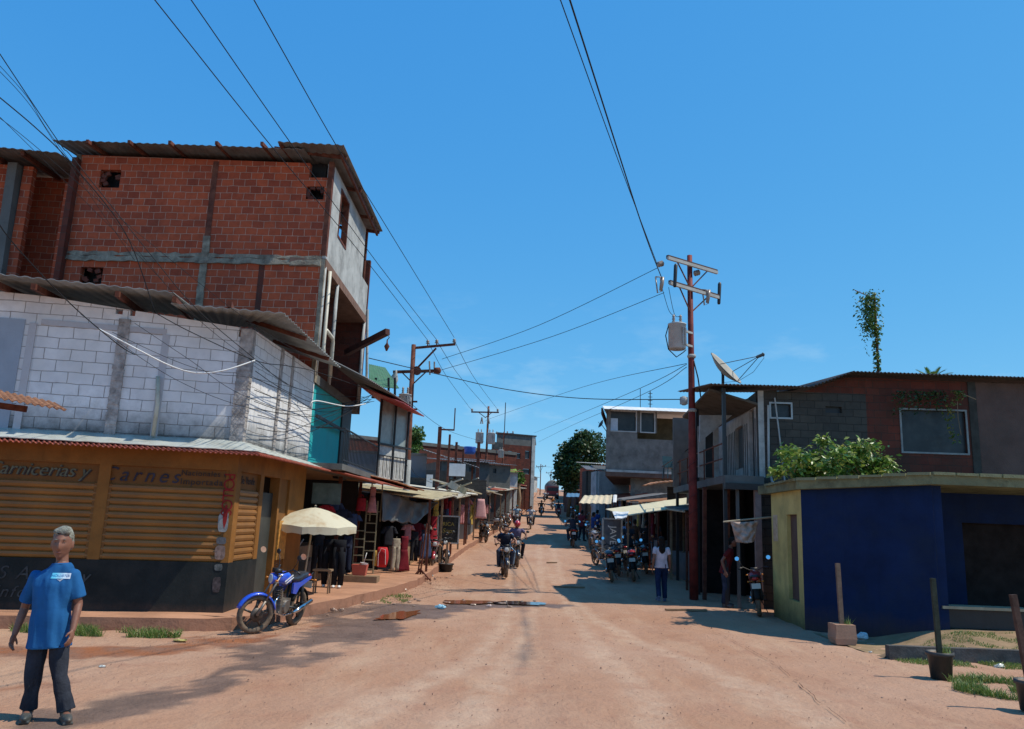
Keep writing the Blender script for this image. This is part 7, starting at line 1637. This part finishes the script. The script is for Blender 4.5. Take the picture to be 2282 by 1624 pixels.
cable([at(1012, 752, 28), zp(850, 487, 8.6), zp(748, 322, 8.8), zp(566, 0, 9.2)], 'rightmost of the three long cables crossing the sky to the left pole', .009, G_, ext=1.5)
for (a, b_, Y2, lab) in (((953, 760), (1052, 915), 60, 'left'), ((973, 759), (1090, 914), 60, 'middle'), ((1012, 758), (1110, 914), 60, 'right')): cable([at(*a, 28), at((a[0] + b_[0]) / 2 - 4, (a[1] + b_[1]) / 2 + 6, 42), at(*b_, Y2)], lab + ' cable running from the left pole up to the next pole', .011, G_)
cable([zp(1465, 597, 9.3), at(1200, 725, 25), at(985, 800, 28)], 'upper cable crossing the street between the two big poles', .009, G_)
cable([zp(1480, 652, 8.7), at(1230, 750, 25), at(978, 826, 28)], 'lower cable crossing the street between the two big poles', .009, G_)
cable([at(822, 798, 23), at(985, 836, 26), at(1130, 868, 26), at(1300, 888, 25), at(1525, 890, 22.2)], 'sagging thick cable crossing the whole street to the meter box', .014, G_)
cable([at(1530, 812, 22.2), at(1420, 868, 30), at(1250, 940, 60), at(1190, 965, 90)], 'cable from the red pole going up the street, upper one', .01, G_)
cable([at(1530, 818, 22.2), at(1430, 880, 30), at(1270, 950, 60), at(1200, 985, 95)], 'cable from the red pole going up the street, lower one', .01, G_)
cable([at(1530, 810, 22.3), at(1300, 862, 40), at(1100, 930, 60), at(1080, 940, 60)], 'faint cable from the red pole to the transformer pole', .01, G_)
cable([at(1204, 1042, 150), at(1150, 1040, 100), at(1120, 1000, 85)], 'distant cable along the street above the far stalls', .02, G_)
cable([at(1217, 1040, 150), at(1300, 1045, 90), at(1345, 1035, 60)], 'distant cable passing before the big tree', .015, G_)
FL = [((-40, 60, 9.5), (130, 315, 11.8), (165, 355, 12.2), (330, 560, 12.7), (440, 690, 13.0), (568, 800, 13.3), 'outer grey cable from the upper left corner down to the wall corner', .012),
      ((-40, 105, 9.5), (60, 215, 10.8), (135, 330, 11.8), (420, 690, 12.9), (640, 855, 14.5), 'second thin cable from the upper left down across the brick house', .007),
      ((-40, 120, 9.2), (60, 225, 10.5), (140, 345, 11.6), (300, 580, 12.4), 'third thin cable from the upper left', .007),
      ((-40, 185, 9), (80, 285, 10.5), (160, 365, 11.2), (280, 520, 12.2), (346, 697, 12.8), 'thick black cable dropping from the left edge over the tall brick house', .014),
      ((-40, 235, 9), (60, 310, 10.2), (260, 480, 11.5), (560, 720, 13.0), (700, 800, 16), 'thin cable running under the thick one on the far left', .007),
      ((-40, 225, 8.5), (40, 300, 9.5), (300, 560, 11.5), (420, 690, 12.6), 'thin cable beside the far left roof', .006),
      ((-40, 430, 9), (20, 530, 9.6), (150, 670, 10.6), (260, 765, 11.5), (300, 790, 12.2), 'pale cable running from the left edge down to the white block wall', .013),
      ((346, 697, 12.8), (430, 742, 12.9), (568, 803, 13.4), (640, 815, 15), (706, 829, 17), (817, 867, 20), 'black cable sagging along the top of the white block wall', .013),
      ((180, 700, 12.6), (260, 760, 12.7), (400, 850, 12.9), (560, 910, 13.3), (700, 925, 16.5), 'lower cable hanging across the white block wall', .007),
      ((250, 740, 12.6), (380, 800, 12.8), (480, 833, 13), (560, 842, 13.3), (700, 875, 17), 'middle cable hanging across the white block wall', .007),
      ((300, 720, 12.7), (420, 800, 12.9), (540, 880, 13.2), (700, 935, 17), 'slanting cable across the middle of the white block wall', .007)]
for q in FL: cable(list(q[:-2]), q[-2], q[-1] * .62, 'cables tangled on the left buildings')
cable([(217, 731, 12.55), (300, 775, 12.6), (380, 815, 12.8), (439, 831, 12.9), (500, 825, 13), (568, 803, 13.35)], 'white cable looping in an arc across the white block wall', .012, 'cables tangled on the left buildings', M_['white'])
cable([(690, 905, 17), (705, 893, 17.2), (770, 905, 19), (815, 900, 20)], 'short white cable end above the turquoise wall', .014, 'cables tangled on the left buildings', M_['white'])
rr_ = random.Random(12)
for i in range(9):
    a = (570 + rr_.uniform(-4, 8), 800 + i * 22 + rr_.uniform(-8, 8), 13.55); m1 = (640, 850 + i * 16 + rr_.uniform(-10, 14), 15.5); m2 = (720, 880 + i * 8 + rr_.uniform(-5, 25), 18); e = (822 + rr_.uniform(-8, 12), 885 + rr_.uniform(-6, 10), 20.5)
    cable([a, m1, m2, e], 'one of the tangled cables in front of the sunlit side wall', .007, 'tangle of cables along the sunlit side wall')
for i in range(8):
    a = (850 + i * 6, 900 + rr_.uniform(0, 6), 25); e = (905 + rr_.uniform(-6, 6), 985 + i * 9, 27.8); m1 = ((a[0] + e[0]) / 2 - 8 - i, (a[1] + e[1]) / 2 + 12, 26.5)
    cable([a, m1, e], 'one of the cables drooping from the red awning to the left pole', .008, 'cables drooping to the left pole')
cable([(912, 990, 28), (930, 1060, 29), (1040, 1100, 36)], 'cable leaving the left pole low over the stalls', .009, G_)
cable([(916, 900, 28), (1000, 960, 40), (1080, 985, 59)], 'cable from the left pole transformer to the next pole', .009, G_)
# ================================================================== motorcycles and people
blue = make_moto('blue motorcycle with dusty wheels parked at the left kerb, wheel turned to the viewer', (.015, .09, .62), 'motorcycles along the street')
f_ = gp(568, 1412, 0); r_ = gp(652, 1390, 0)
d = Vector((f_.x - r_.x, f_.y - r_.y)); ang = math.atan2(d.x, -d.y)      # local front is -y
f_ = Vector((-3.93, 13.1, 0)); mid = Vector((-3.93 - .65 * math.sin(ang) * -1 * -1, 0, 0))
ctr = Vector((f_.x - math.sin(ang) * .65, f_.y + math.cos(ang) * .65, 0.0))
blue.location = ctr; blue.rotation_euler = (0, math.radians(7), ang)
ST = Matrix.Translation((0, -.5, 0)) @ Matrix.Rotation(math.radians(-36), 4, 'Z') @ Matrix.Translation((0, .5, 0))
for c in blue.children:                                                  # steering turned to the viewer's left
    if c.name.split('.')[0] in ('handlebar', 'front_wheel', 'front_mudguard', 'fork', 'headlight', 'turn_signal'):
        for k in [c] + list(c.children): k.data.transform(ST)
black = make_moto('dark motorcycle parked facing the street among the left side motorcycles', (.02, .022, .03), 'motorcycles along the street', .3)
red_ = make_moto('small red motorcycle parked by the rusty trestle on the left', (.3, .015, .02), 'motorcycles along the street', .4)
silver = make_moto('silver grey motorcycle parked on the left past the black one', (.3, .31, .33), 'motorcycles along the street', .4, spoke='wire')
def setm(o, px, py, rz, lean=0.0, Y=None, dz=0.0):
    p = gh(px, py) if Y is None else Vector((at(px, py, Y).x, Y, gz(0, Y)))
    o.location = (p.x, p.y, p.z + dz); o.rotation_euler = (0, lean, rz); return o
GM = 'motorcycles along the street'
def newm(src, px, py, rz, label, lean=0.0, Y=None, dz=0.0):
    c = copy_tree(src); c['label'] = label; return setm(c, px, py, rz, lean, Y, dz)
setm(black, 1076, 1208, .25, .1); setm(red_, 961, 1268, .1, .08); setm(silver, 1100, 1190, 1.2, .1)
LM = [(black, 1113, 1180, .4, 'black motorcycle second in the row past the pink cloth'), (silver, 1121, 1172, .6, 'pale tanked motorcycle third in the row on the left'), (red_, 1128, 1163, .3, 'red tanked motorcycle far down the left row'),
      (black, 1140, 1150, .2, 'black motorcycle parked before the red capped pedestrian'), (silver, 1152, 1140, .2, 'silver motorcycle near the far end of the left row'), (black, 972, 1262, .5, 'black motorcycle half hidden behind the small red one')]
for q in LM: newm(*q[:4], q[4], .1)
# in the shade on the right, tails towards the viewer
RM = [(black, 1362, 1293, 3.05, 'black motorcycle with white plate, nearest on the left of the shaded row'), (red_, 1412, 1291, 3.0, 'maroon motorcycle with rusty plate beside the woman in white'), (silver, 1388, 1268, 3.2, 'grey motorcycle behind the two nearest in the shade'), (black, 1345, 1262, 3.5, 'black motorcycle leaning at the front of the shaded row'),
      (black, 1440, 1275, 3.0, 'dark motorcycle just behind the woman in white'), (silver, 1330, 1228, 3.4, 'grey motorcycle in front of the lettered board'), (black, 1352, 1235, 3.2, 'black motorcycle left of the lettered board foot'), (red_, 1318, 1205, 3.3, 'red tanked motorcycle at the edge of the shade'), (black, 1302, 1190, 3.2, 'black motorcycle parked further up in the shade'),
      (silver, 1295, 1172, 3.1, 'pale motorcycle parked up the right side'), (black, 1425, 1262, 3.2, 'dark motorcycle deep in the shade left of the woman in white'), (silver, 1312, 1196, 3.2, 'grey motorcycle between the parked ones up the right side'), (black, 1284, 1160, 3.2, 'dark motorcycle parked up the right side near the blue awning'), (red_, 1278, 1150, 3.1, 'red motorcycle farthest up the right parked row')]
for q in RM: newm(*q[:4], q[4], .1)
nb = newm(red_, 1692, 1366, 2.85, 'dark motorcycle with red tail light parked between the red shirted man and the yellow wall', .1)
# ---------- man in blue shirt
MY = 7.66; ml = Vector((-4.15, MY, 0))
def ml_(px, py, dy=0): q = at(px, py, MY + dy); return Vector((q.x - ml.x, q.y - ml.y, q.z))
hc_ = ml_(139, 1211)
J = dict(pelvis=ml_(112, 1400) + Vector((0, .0, 0)), chest=ml_(122, 1312), neck=ml_(137, 1254), head=hc_,
         sL=ml_(79, 1284), sR=ml_(163, 1281), eL=ml_(55, 1355, .05), eR=ml_(175, 1345, .05), wL=ml_(33, 1412, -.04), wR=ml_(162, 1404, -.06),
         hL=ml_(88, 1425), hR=ml_(132, 1425), kL=ml_(76, 1510, -.02), kR=ml_(132, 1508, -.02), aL=ml_(62, 1588), aR=ml_(146, 1583), tL=ml_(55, 1602, -.16), tR=ml_(152, 1600, -.14))
for k in ('aL', 'aR'): J[k].z = .09
for k in ('tL', 'tR'): J[k].z = .05
J['hipw'] = .15
man = person('grey haired man in a blue t-shirt and dark trousers standing at the left', ml, 0, J, (.02, .115, .3), (.03, .034, .045), hair=(.26, .26, .215), skin='skin', shoes=(.05, .055, .05), sleeve=.8, hem=-.17, vox=.0075, wr=.026, gshirt=.032, gt=.02, big=True, legend=.9, headrot=(.05, 0, .28))
# chest print
lc = ml + J['chest'] + Vector((.02, 0, .06)); fz = lc.y - .165
pn = MB(); n = 10
def fronty(x, z):
    u = x / .2; return lc.y - .02 - .128 * math.sqrt(max(0, 1 - u * u))
def shirt_front(x, z):
    loc_, nrm, idx, dist = BV.ray_cast(Vector((x - ml.x, -1.0, z)), Vector((0, 1, 0)))
    return (loc_.y + ml.y if loc_ else lc.y - .13)
from mathutils.bvhtree import BVHTree
_sm = [c for c in man.children if c.name.startswith('shirt')][0].data
BV = BVHTree.FromPolygons([v.co.copy() for v in _sm.vertices], [tuple(p.vertices) for p in _sm.polygons])
cx, cz = at(129, 1284, MY - .15).x, at(129, 1284, MY - .15).z
G = [[Vector((cx + (i / 16 - .5) * .155, shirt_front(cx + (i / 16 - .5) * .155, cz + (j / 4 - .5) * .05) - .004, cz + (j / 4 - .5) * .05)) for j in range(5)] for i in range(17)]
pn.v = [p for c in G for p in c]; pn.f = [(i * 5 + j, (i + 1) * 5 + j, (i + 1) * 5 + j + 1, i * 5 + j + 1) for i in range(16) for j in range(4)]
pm2, t, b = new_mat('shirt_print'); gco = t.nodes.new("ShaderNodeTexCoord").outputs['Generated']; sp_ = t.nodes.new("ShaderNodeSeparateXYZ"); t.links.new(gco, sp_.inputs[0])
t.links.new(mixc(t, ramp(t, sp_.outputs[0], .2, .8), (.1, .5, .72), (.68, .76, .85)), b.inputs['Base Color']); b.inputs['Roughness'].default_value = .8
sh_ = [c for c in man.children if c.name.startswith('shirt')][0]; ROOTLOC[sh_.name] = ml.copy()
part('chest_print', pn, pm2, sh_, True)
pl = text_mesh('HOLLISTER', .03, Matrix.Translation(Vector((cx, 0, cz))) @ Matrix.Rotation(math.pi / 2, 4, 'X'), mat('print_blue', (.03, .2, .5), .8), 'lettering', sh_, .0008, 0, 1.0)
for v in pl.data.vertices:
    w = v.co + ml; v.co.y = shirt_front(w.x, w.z) - ml.y - .007
part('bird_mark', MB().poly([Vector((cx + dx, shirt_front(cx + dx, cz - .04) - .005, cz + dz)) for dx, dz in ((-.022, -.033), (-.005, -.036), (.012, -.03), (.028, -.03), (.012, -.04), (.002, -.052), (-.004, -.043))], (0, .003, 0)), mat('print_white', (.7, .74, .8), .8), sh_)
# ---------- riders: (bike, px, py, rz, label, shirt, trousers, ...)
GR = 'riders on the street'
def rider(px, py, rz, mlabel, src, plabel, shirt, tr, **kw):
    m_ = newm(src, px, py, rz, mlabel); l = m_.location
    p_ = person(plabel, tuple(l), rz, J_ride(False, kw.pop('lean', .1)), shirt, tr, group=GR, hem=-.04, **kw); return m_, p_
m1, _ = rider(1124, 1284, .08, 'dark motorcycle ridden towards the viewer by two people, nearest on the road', black, 'person in a dark navy t-shirt riding the nearest motorcycle', (.02, .024, .04), (.04, .055, .09), hair=(.03, .015, .01), skin='skin2', headrot=(0, 0, -.25), vox=.012)
person('person in light blue riding pillion on the nearest motorcycle', (m1.location.x + .06, m1.location.y, m1.location.z), .08, J_ride(True, .02), (.12, .26, .45), (.2, .3, .42), group=GR, hem=-.04, vox=.013)
rider(1150, 1262, .05, 'motorcycle following just behind the nearest one', black, 'person in a red helmet and mauve top riding just behind the nearest pair', (.14, .12, .2), (.02, .02, .03), helmet=(.45, .03, .04), vox=.014)
rider(1151, 1176, .05, 'motorcycle ridden along the left edge of the road', silver, 'person with teal cap and pale blue shirt riding at the left edge', (.3, .42, .5), (.05, .05, .08), cap=(.05, .3, .32), vox=.016)
rider(1182, 1179, -.05, 'motorcycle coming down the middle of the road', black, 'person in dark vest with white sleeves riding down the middle', (.5, .52, .55), (.03, .03, .04), vox=.016)
rider(1164, 1133, .0, 'motorcycle near the far left row of parked motorcycles', black, 'dark dressed person riding near the far left row', (.02, .02, .02), (.03, .03, .03), vox=.018)
rider(1231, 1136, .0, 'motorcycle with orange dressed rider below the tanker', silver, 'person in orange and pale clothes riding below the tanker', (.5, .2, .06), (.4, .42, .45), vox=.018)
rider(1244, 1153, 3.14, 'motorcycle ridden away up the street, farther one', red_, 'person in black seen from behind riding away, farther one', (.02, .02, .022), (.3, .1, .1), vox=.018)
rider(1275, 1218, 3.14, 'motorcycle ridden away along the edge of the shade', red_, 'person in black shirt seen from behind riding by the shade', (.022, .024, .035), (.03, .03, .04), vox=.015)
rider(1192, 1098, .0, 'distant motorcycle near the crest on the left', black, 'distant rider near the crest in pale shirt', (.4, .38, .33), (.03, .03, .04), vox=.02)
# ---------- pedestrians
wl = gp(1474, 1340, 0)
person('woman with long dark hair in white top and blue jeans walking away in shade', wl, math.pi, J_stand(h=.96, walk=.16, arm=.05), (.55, .5, .55), (.012, .025, .07), hair=(.015, .01, .008), hairstyle='long', shoes=(.1, .12, .2), sleeve=.55, hem=-.04, vox=.011, gshirt=.012, legend=.95)
rl_ = gp(1617, 1352, 0)
Jr = J_stand(h=1.0, lean=.32); person('man in a dark red shirt bending forward beside the grey dark motorcycle', rl_, 1.2, Jr, (.12, .018, .02), (.03, .04, .07), vox=.012, shoes=(.05, .05, .05), sleeve=.6)
def ped(px, py, label, shirt, tr, rz=0, h=1.0, **kw):
    p = gh(px, py); return person(label, tuple(p), rz, J_stand(h=h, walk=kw.pop('walk', .1)), shirt, tr, group=kw.pop('group', 'people among the stalls'), vox=kw.pop('vox', .018), **kw)
ped(1388, 1232, 'child in a light blue top standing beside the lettered board', (.2, .3, .5), (.04, .05, .08), 3.0, .85)
ped(1322, 1215, 'person in blue jeans leaning at the shaded stall left of the lettered board', (.04, .08, .25), (.16, .24, .33), 2.0)
ped(1135, 1140, 'person in a crimson cap and top by the far left row', (.4, .03, .06), (.05, .04, .08), 0, cap=(.4, .03, .05)); ped(1128, 1128, 'person in dark dress on the left pavement', (.08, .05, .09), (.06, .04, .08), .5)
ped(1146, 1122, 'person in a yellow top on the left pavement', (.45, .36, .1), (.1, .09, .05), .3); ped(1140, 1118, 'person in a white top on the left pavement', (.5, .5, .5), (.1, .1, .12), .2)
ped(1118, 1148, 'child in red by the far parked motorcycles', (.3, .03, .03), (.1, .05, .05), .2, .75); ped(1155, 1112, 'person in grey farther up the left pavement', (.12, .12, .14), (.05, .05, .06), .2)
ped(1345, 1240, 'person in a dark top among the shaded motorcycles', (.03, .03, .04), (.02, .025, .04), 2.0, .8); ped(1330, 1200, 'person in a blue shirt in the shaded stalls', (.03, .06, .2), (.02, .02, .03), 2.4); ped(1440, 1258, 'person in black standing behind the woman in white', (.012, .012, .016), (.02, .02, .025), 2.6)
for px, py, rz, lab in ((1133, 1158, .3, 'dark motorcycle among the far parked row by the pedestrians'), (1146, 1145, .4, 'motorcycle parked close behind the teal capped rider'), (1158, 1128, .2, 'small far motorcycle parked on the left pavement edge'), (1168, 1118, .2, 'tiny far motorcycle parked high on the left')): newm(black, px, py, rz, lab, .1)
for px, py, rz, lab in ((1322, 1214, 3.2, 'dark motorcycle crowding the parked row left of the board'), (1306, 1184, 3.1, 'dark motorcycle crowding the row further up the shade'), (1272, 1142, 3.1, 'small dark motorcycle near the far end of the shaded row'), (1375, 1280, 3.1, 'dark motorcycle wedged between the nearest shaded ones')): newm(black, px, py, rz, lab, .1)
rider(1214, 1118, .0, 'far motorcycle coming down below the tanker truck', black, 'far rider in white below the tanker truck', (.5, .5, .5), (.03, .03, .04), vox=.02)
rider(1206, 1150, .0, 'motorcycle in the middle of the hill road', silver, 'rider in a brown shirt in the middle of the hill road', (.14, .08, .05), (.03, .03, .04), vox=.02)
for q in ((1122, 1138, 'person in a navy shirt by the far left stalls', (.02, .03, .09)), (1150, 1110, 'person in orange on the far left pavement', (.45, .18, .05)), (1162, 1104, 'person in pale pink high on the left pavement', (.5, .32, .32)), (1172, 1100, 'person in dark blue high on the left pavement', (.03, .05, .12)), (1110, 1162, 'person in a grey shirt beside the silver parked motorcycle', (.2, .2, .22))): ped(q[0], q[1], q[2], q[3], (.03, .03, .04), .2, vox=.02)
for q in ((1286, 1162, 'person in green in the shade up the right side', (.05, .12, .06)), (1262, 1118, 'person in white high up the right side', (.5, .5, .48)), (1414, 1250, 'person in a brown shirt in the dark stall behind the motorcycles', (.1, .05, .03)), (1462, 1250, 'person in a grey top in the dark stall behind the woman in white', (.08, .08, .09))): ped(q[0], q[1], q[2], q[3], (.03, .03, .04), 2.8, vox=.018)
ped(1296, 1205, 'person in a maroon shirt in the shade behind the parked row', (.2, .03, .04), (.03, .03, .04), 2.5); ped(1306, 1180, 'person in black in the shade up the right side', (.02, .02, .03), (.02, .02, .03), 2.5); ped(1268, 1130, 'person in red standing up the right side', (.3, .04, .05), (.05, .05, .06), .3); ped(1400, 1262, 'person with turquoise cap standing among the shaded motorcycles', (.04, .05, .06), (.03, .03, .04), 3.0, cap=(.06, .4, .42), vox=.013)
# ---------- tanker truck near the crest
p = gh(1231, 1112); tt = thing('tanker_truck', 'small tanker truck with grey tank and red cab seen near the crest', 'truck', (p.x, p.y, p.z))
Tz = p.z
part('tank', MB().lathe([(.9, 0), (1.15, .15), (1.15, 5.2), (.9, 5.4)], (p.x, p.y + .8, Tz + 2.15), (0, 1, 0), 20), mat('tank_grey', (.2, .19, .17), .6, .15, 2), tt, True)
part('cab', MB().box((p.x, p.y + .3, Tz + 1.35), (2.1, 1.1, 1.6)), mat('cab_red', (.25, .03, .03), .5, .1, 3), tt); part('windscreen', MB().box((p.x, p.y - .27, Tz + 1.65), (1.8, .05, .6)), M_['glass'], tt); part('bumper', MB().box((p.x, p.y - .3, Tz + .6), (2.2, .15, .3)), M_['black'], tt)
for sx in (-1, 1):
    for y in (.3, 4.8): part('wheel', MB().lathe([(.45, -.15), (.5, -.1), (.5, .1), (.45, .15)], (p.x + sx * .9, p.y + y, Tz + .5), (1, 0, 0), 16), M_['dark'], tt, True)
    part('headlight', MB().lathe([(.12, 0), (.12, .06)], (p.x + sx * .8, p.y - .3, Tz + .9), (0, -1, 0), 10), M_['white'], tt)
bpy.data.scenes.remove(TS)
ck = MB(); P_ = [(1588, 1408), (1640, 1432), (1690, 1458), (1740, 1490), (1790, 1530), (1825, 1565), (1890, 1615)]
pp = []
for a, b_ in zip(P_, P_[1:]):
    for i in range(12): q = gp(a[0] + (b_[0] - a[0]) * i / 12, a[1] + (b_[1] - a[1]) * i / 12, 0); pp.append(Vector((q.x + .03 * noise.noise(q * 3), q.y + .05 * noise.noise(q * 2.3), .02 + .022 * fbm(q.x, q.y, .5, 3) + .006 * fbm(q.x, q.y, 4, 9) - .005)))
for i, (a, b_) in enumerate(zip(pp, pp[1:])):
    if noise.noise(Vector((i * .35, 3, 0))) < -.12: continue
    w_ = .003 + .008 * abs(noise.noise(Vector((i * .7, 0, 0)))); w2 = .003 + .008 * abs(noise.noise(Vector((i * .7 + .7, 0, 0)))); ck.add([a + Vector((w_, 0, 0)), a - Vector((w_, 0, 0)), b_ - Vector((w2, 0, 0)), b_ + Vector((w2, 0, 0))], [(0, 1, 2, 3)])
o = ck.build('road_crack', mat('crack_shadow', (.12, .065, .045), .95)); o['kind'] = 'structure'
# ---------- litter and stones
def litter(px, py, w, h, c, label, nm='plastic_litter', seed=0, z=None):
    p = gh(px, py) if z is None else gp(px, py, z); r_ = random.Random(seed); mb = MB(); n, m_ = 12, 8; rings = []
    for j in range(1, m_):
        a = math.pi * j / m_ - math.pi / 2; rings.append([p + Vector((w * math.cos(a) * math.cos(2 * math.pi * k / n) * r_.uniform(.6, 1.1), w * .5 * math.cos(a) * math.sin(2 * math.pi * k / n) * r_.uniform(.6, 1.1), h * (1 + math.sin(a)) * r_.uniform(.8, 1.2) * .5)) for k in range(n)])
    o = mb.loft(rings).build(nm, mat('litter_%d_%d_%d' % tuple(int(x * 99) for x in c), c, .3, .15, 9), None, False); origin_to(o, p); tag(o, label, 'litter' if 'litter' in nm else 'stone', 'litter on the ground' if 'litter' in nm else 'stones on the ground')
litter(982, 1357, .14, .09, (.35, .62, .75), 'crushed pale blue plastic bottle lying in the wet gutter', seed=1); litter(1090, 1352, .07, .05, (.65, .5, .45), 'small pinkish scrap on the far puddle edge', seed=2)
litter(1923, 1425, .14, .12, (.6, .7, .75), 'white plastic bag lying beside the clay coloured stake block', seed=3); litter(2228, 1490, .09, .07, (.6, .6, .5), 'pale crumpled scrap on the grass patch', seed=4); litter(1940, 1455, .04, .03, (.55, .55, .5), 'small white scrap on the road left of the dark kerb', seed=5)
litter(402, 1430, .12, .04, (.5, .42, .15), 'flattened yellowish scrap at the left kerb gutter', seed=6); litter(936, 1294, .1, .08, (.5, .65, .45), 'pale green scrap at the broken pavement edge', seed=7); litter(920, 1302, .1, .05, (.6, .6, .58), 'white scrap at the broken pavement edge', seed=8); litter(962, 1284, .06, .05, (.4, .6, .6), 'turquoise scrap near the rusty trestle', seed=9)
litter(228, 1488, .05, .03, (.6, .6, .55), 'tiny white scrap on the muddy road by the man', seed=10)
r_ = random.Random(31)
for i in range(26):
    px = r_.uniform(700, 1010); f = (px - 700) / 310; py = 1368 - 95 * f + r_.uniform(-8, 14); litter(px, py, r_.uniform(.03, .1), r_.uniform(.02, .07), (.36, .22, .15), 'small rubble stone along the broken left kerb', 'rubble_stone', 50 + i)
for i in range(16):
    litter(r_.uniform(860, 1230), 1346 + r_.uniform(-10, 8), r_.uniform(.03, .12), r_.uniform(.02, .04), (.38, .26, .19), 'stone lying by the wet gutter across the road', 'rubble_stone', 90 + i)
for i in range(22):
    litter(r_.uniform(600, 2100), r_.uniform(1400, 1610), r_.uniform(.008, .02), r_.uniform(.008, .015), (.2, .13, .1), 'tiny pebble on the road surface', 'rubble_stone', 120 + i)
for (px, py, L) in ((1270, 1310, .45), (1530, 1362, .5), (1230, 1255, .2)):
    p = gh(px, py); o = MB().beam(p + Vector((-L, 0, .02)), p + Vector((L, .1, .03)), .1, .04).build('loose_plank', M_['wood'], None); origin_to(o, p); tag(o, 'loose plank lying flat at the shade edge of the road', 'plank', 'loose planks on the road')
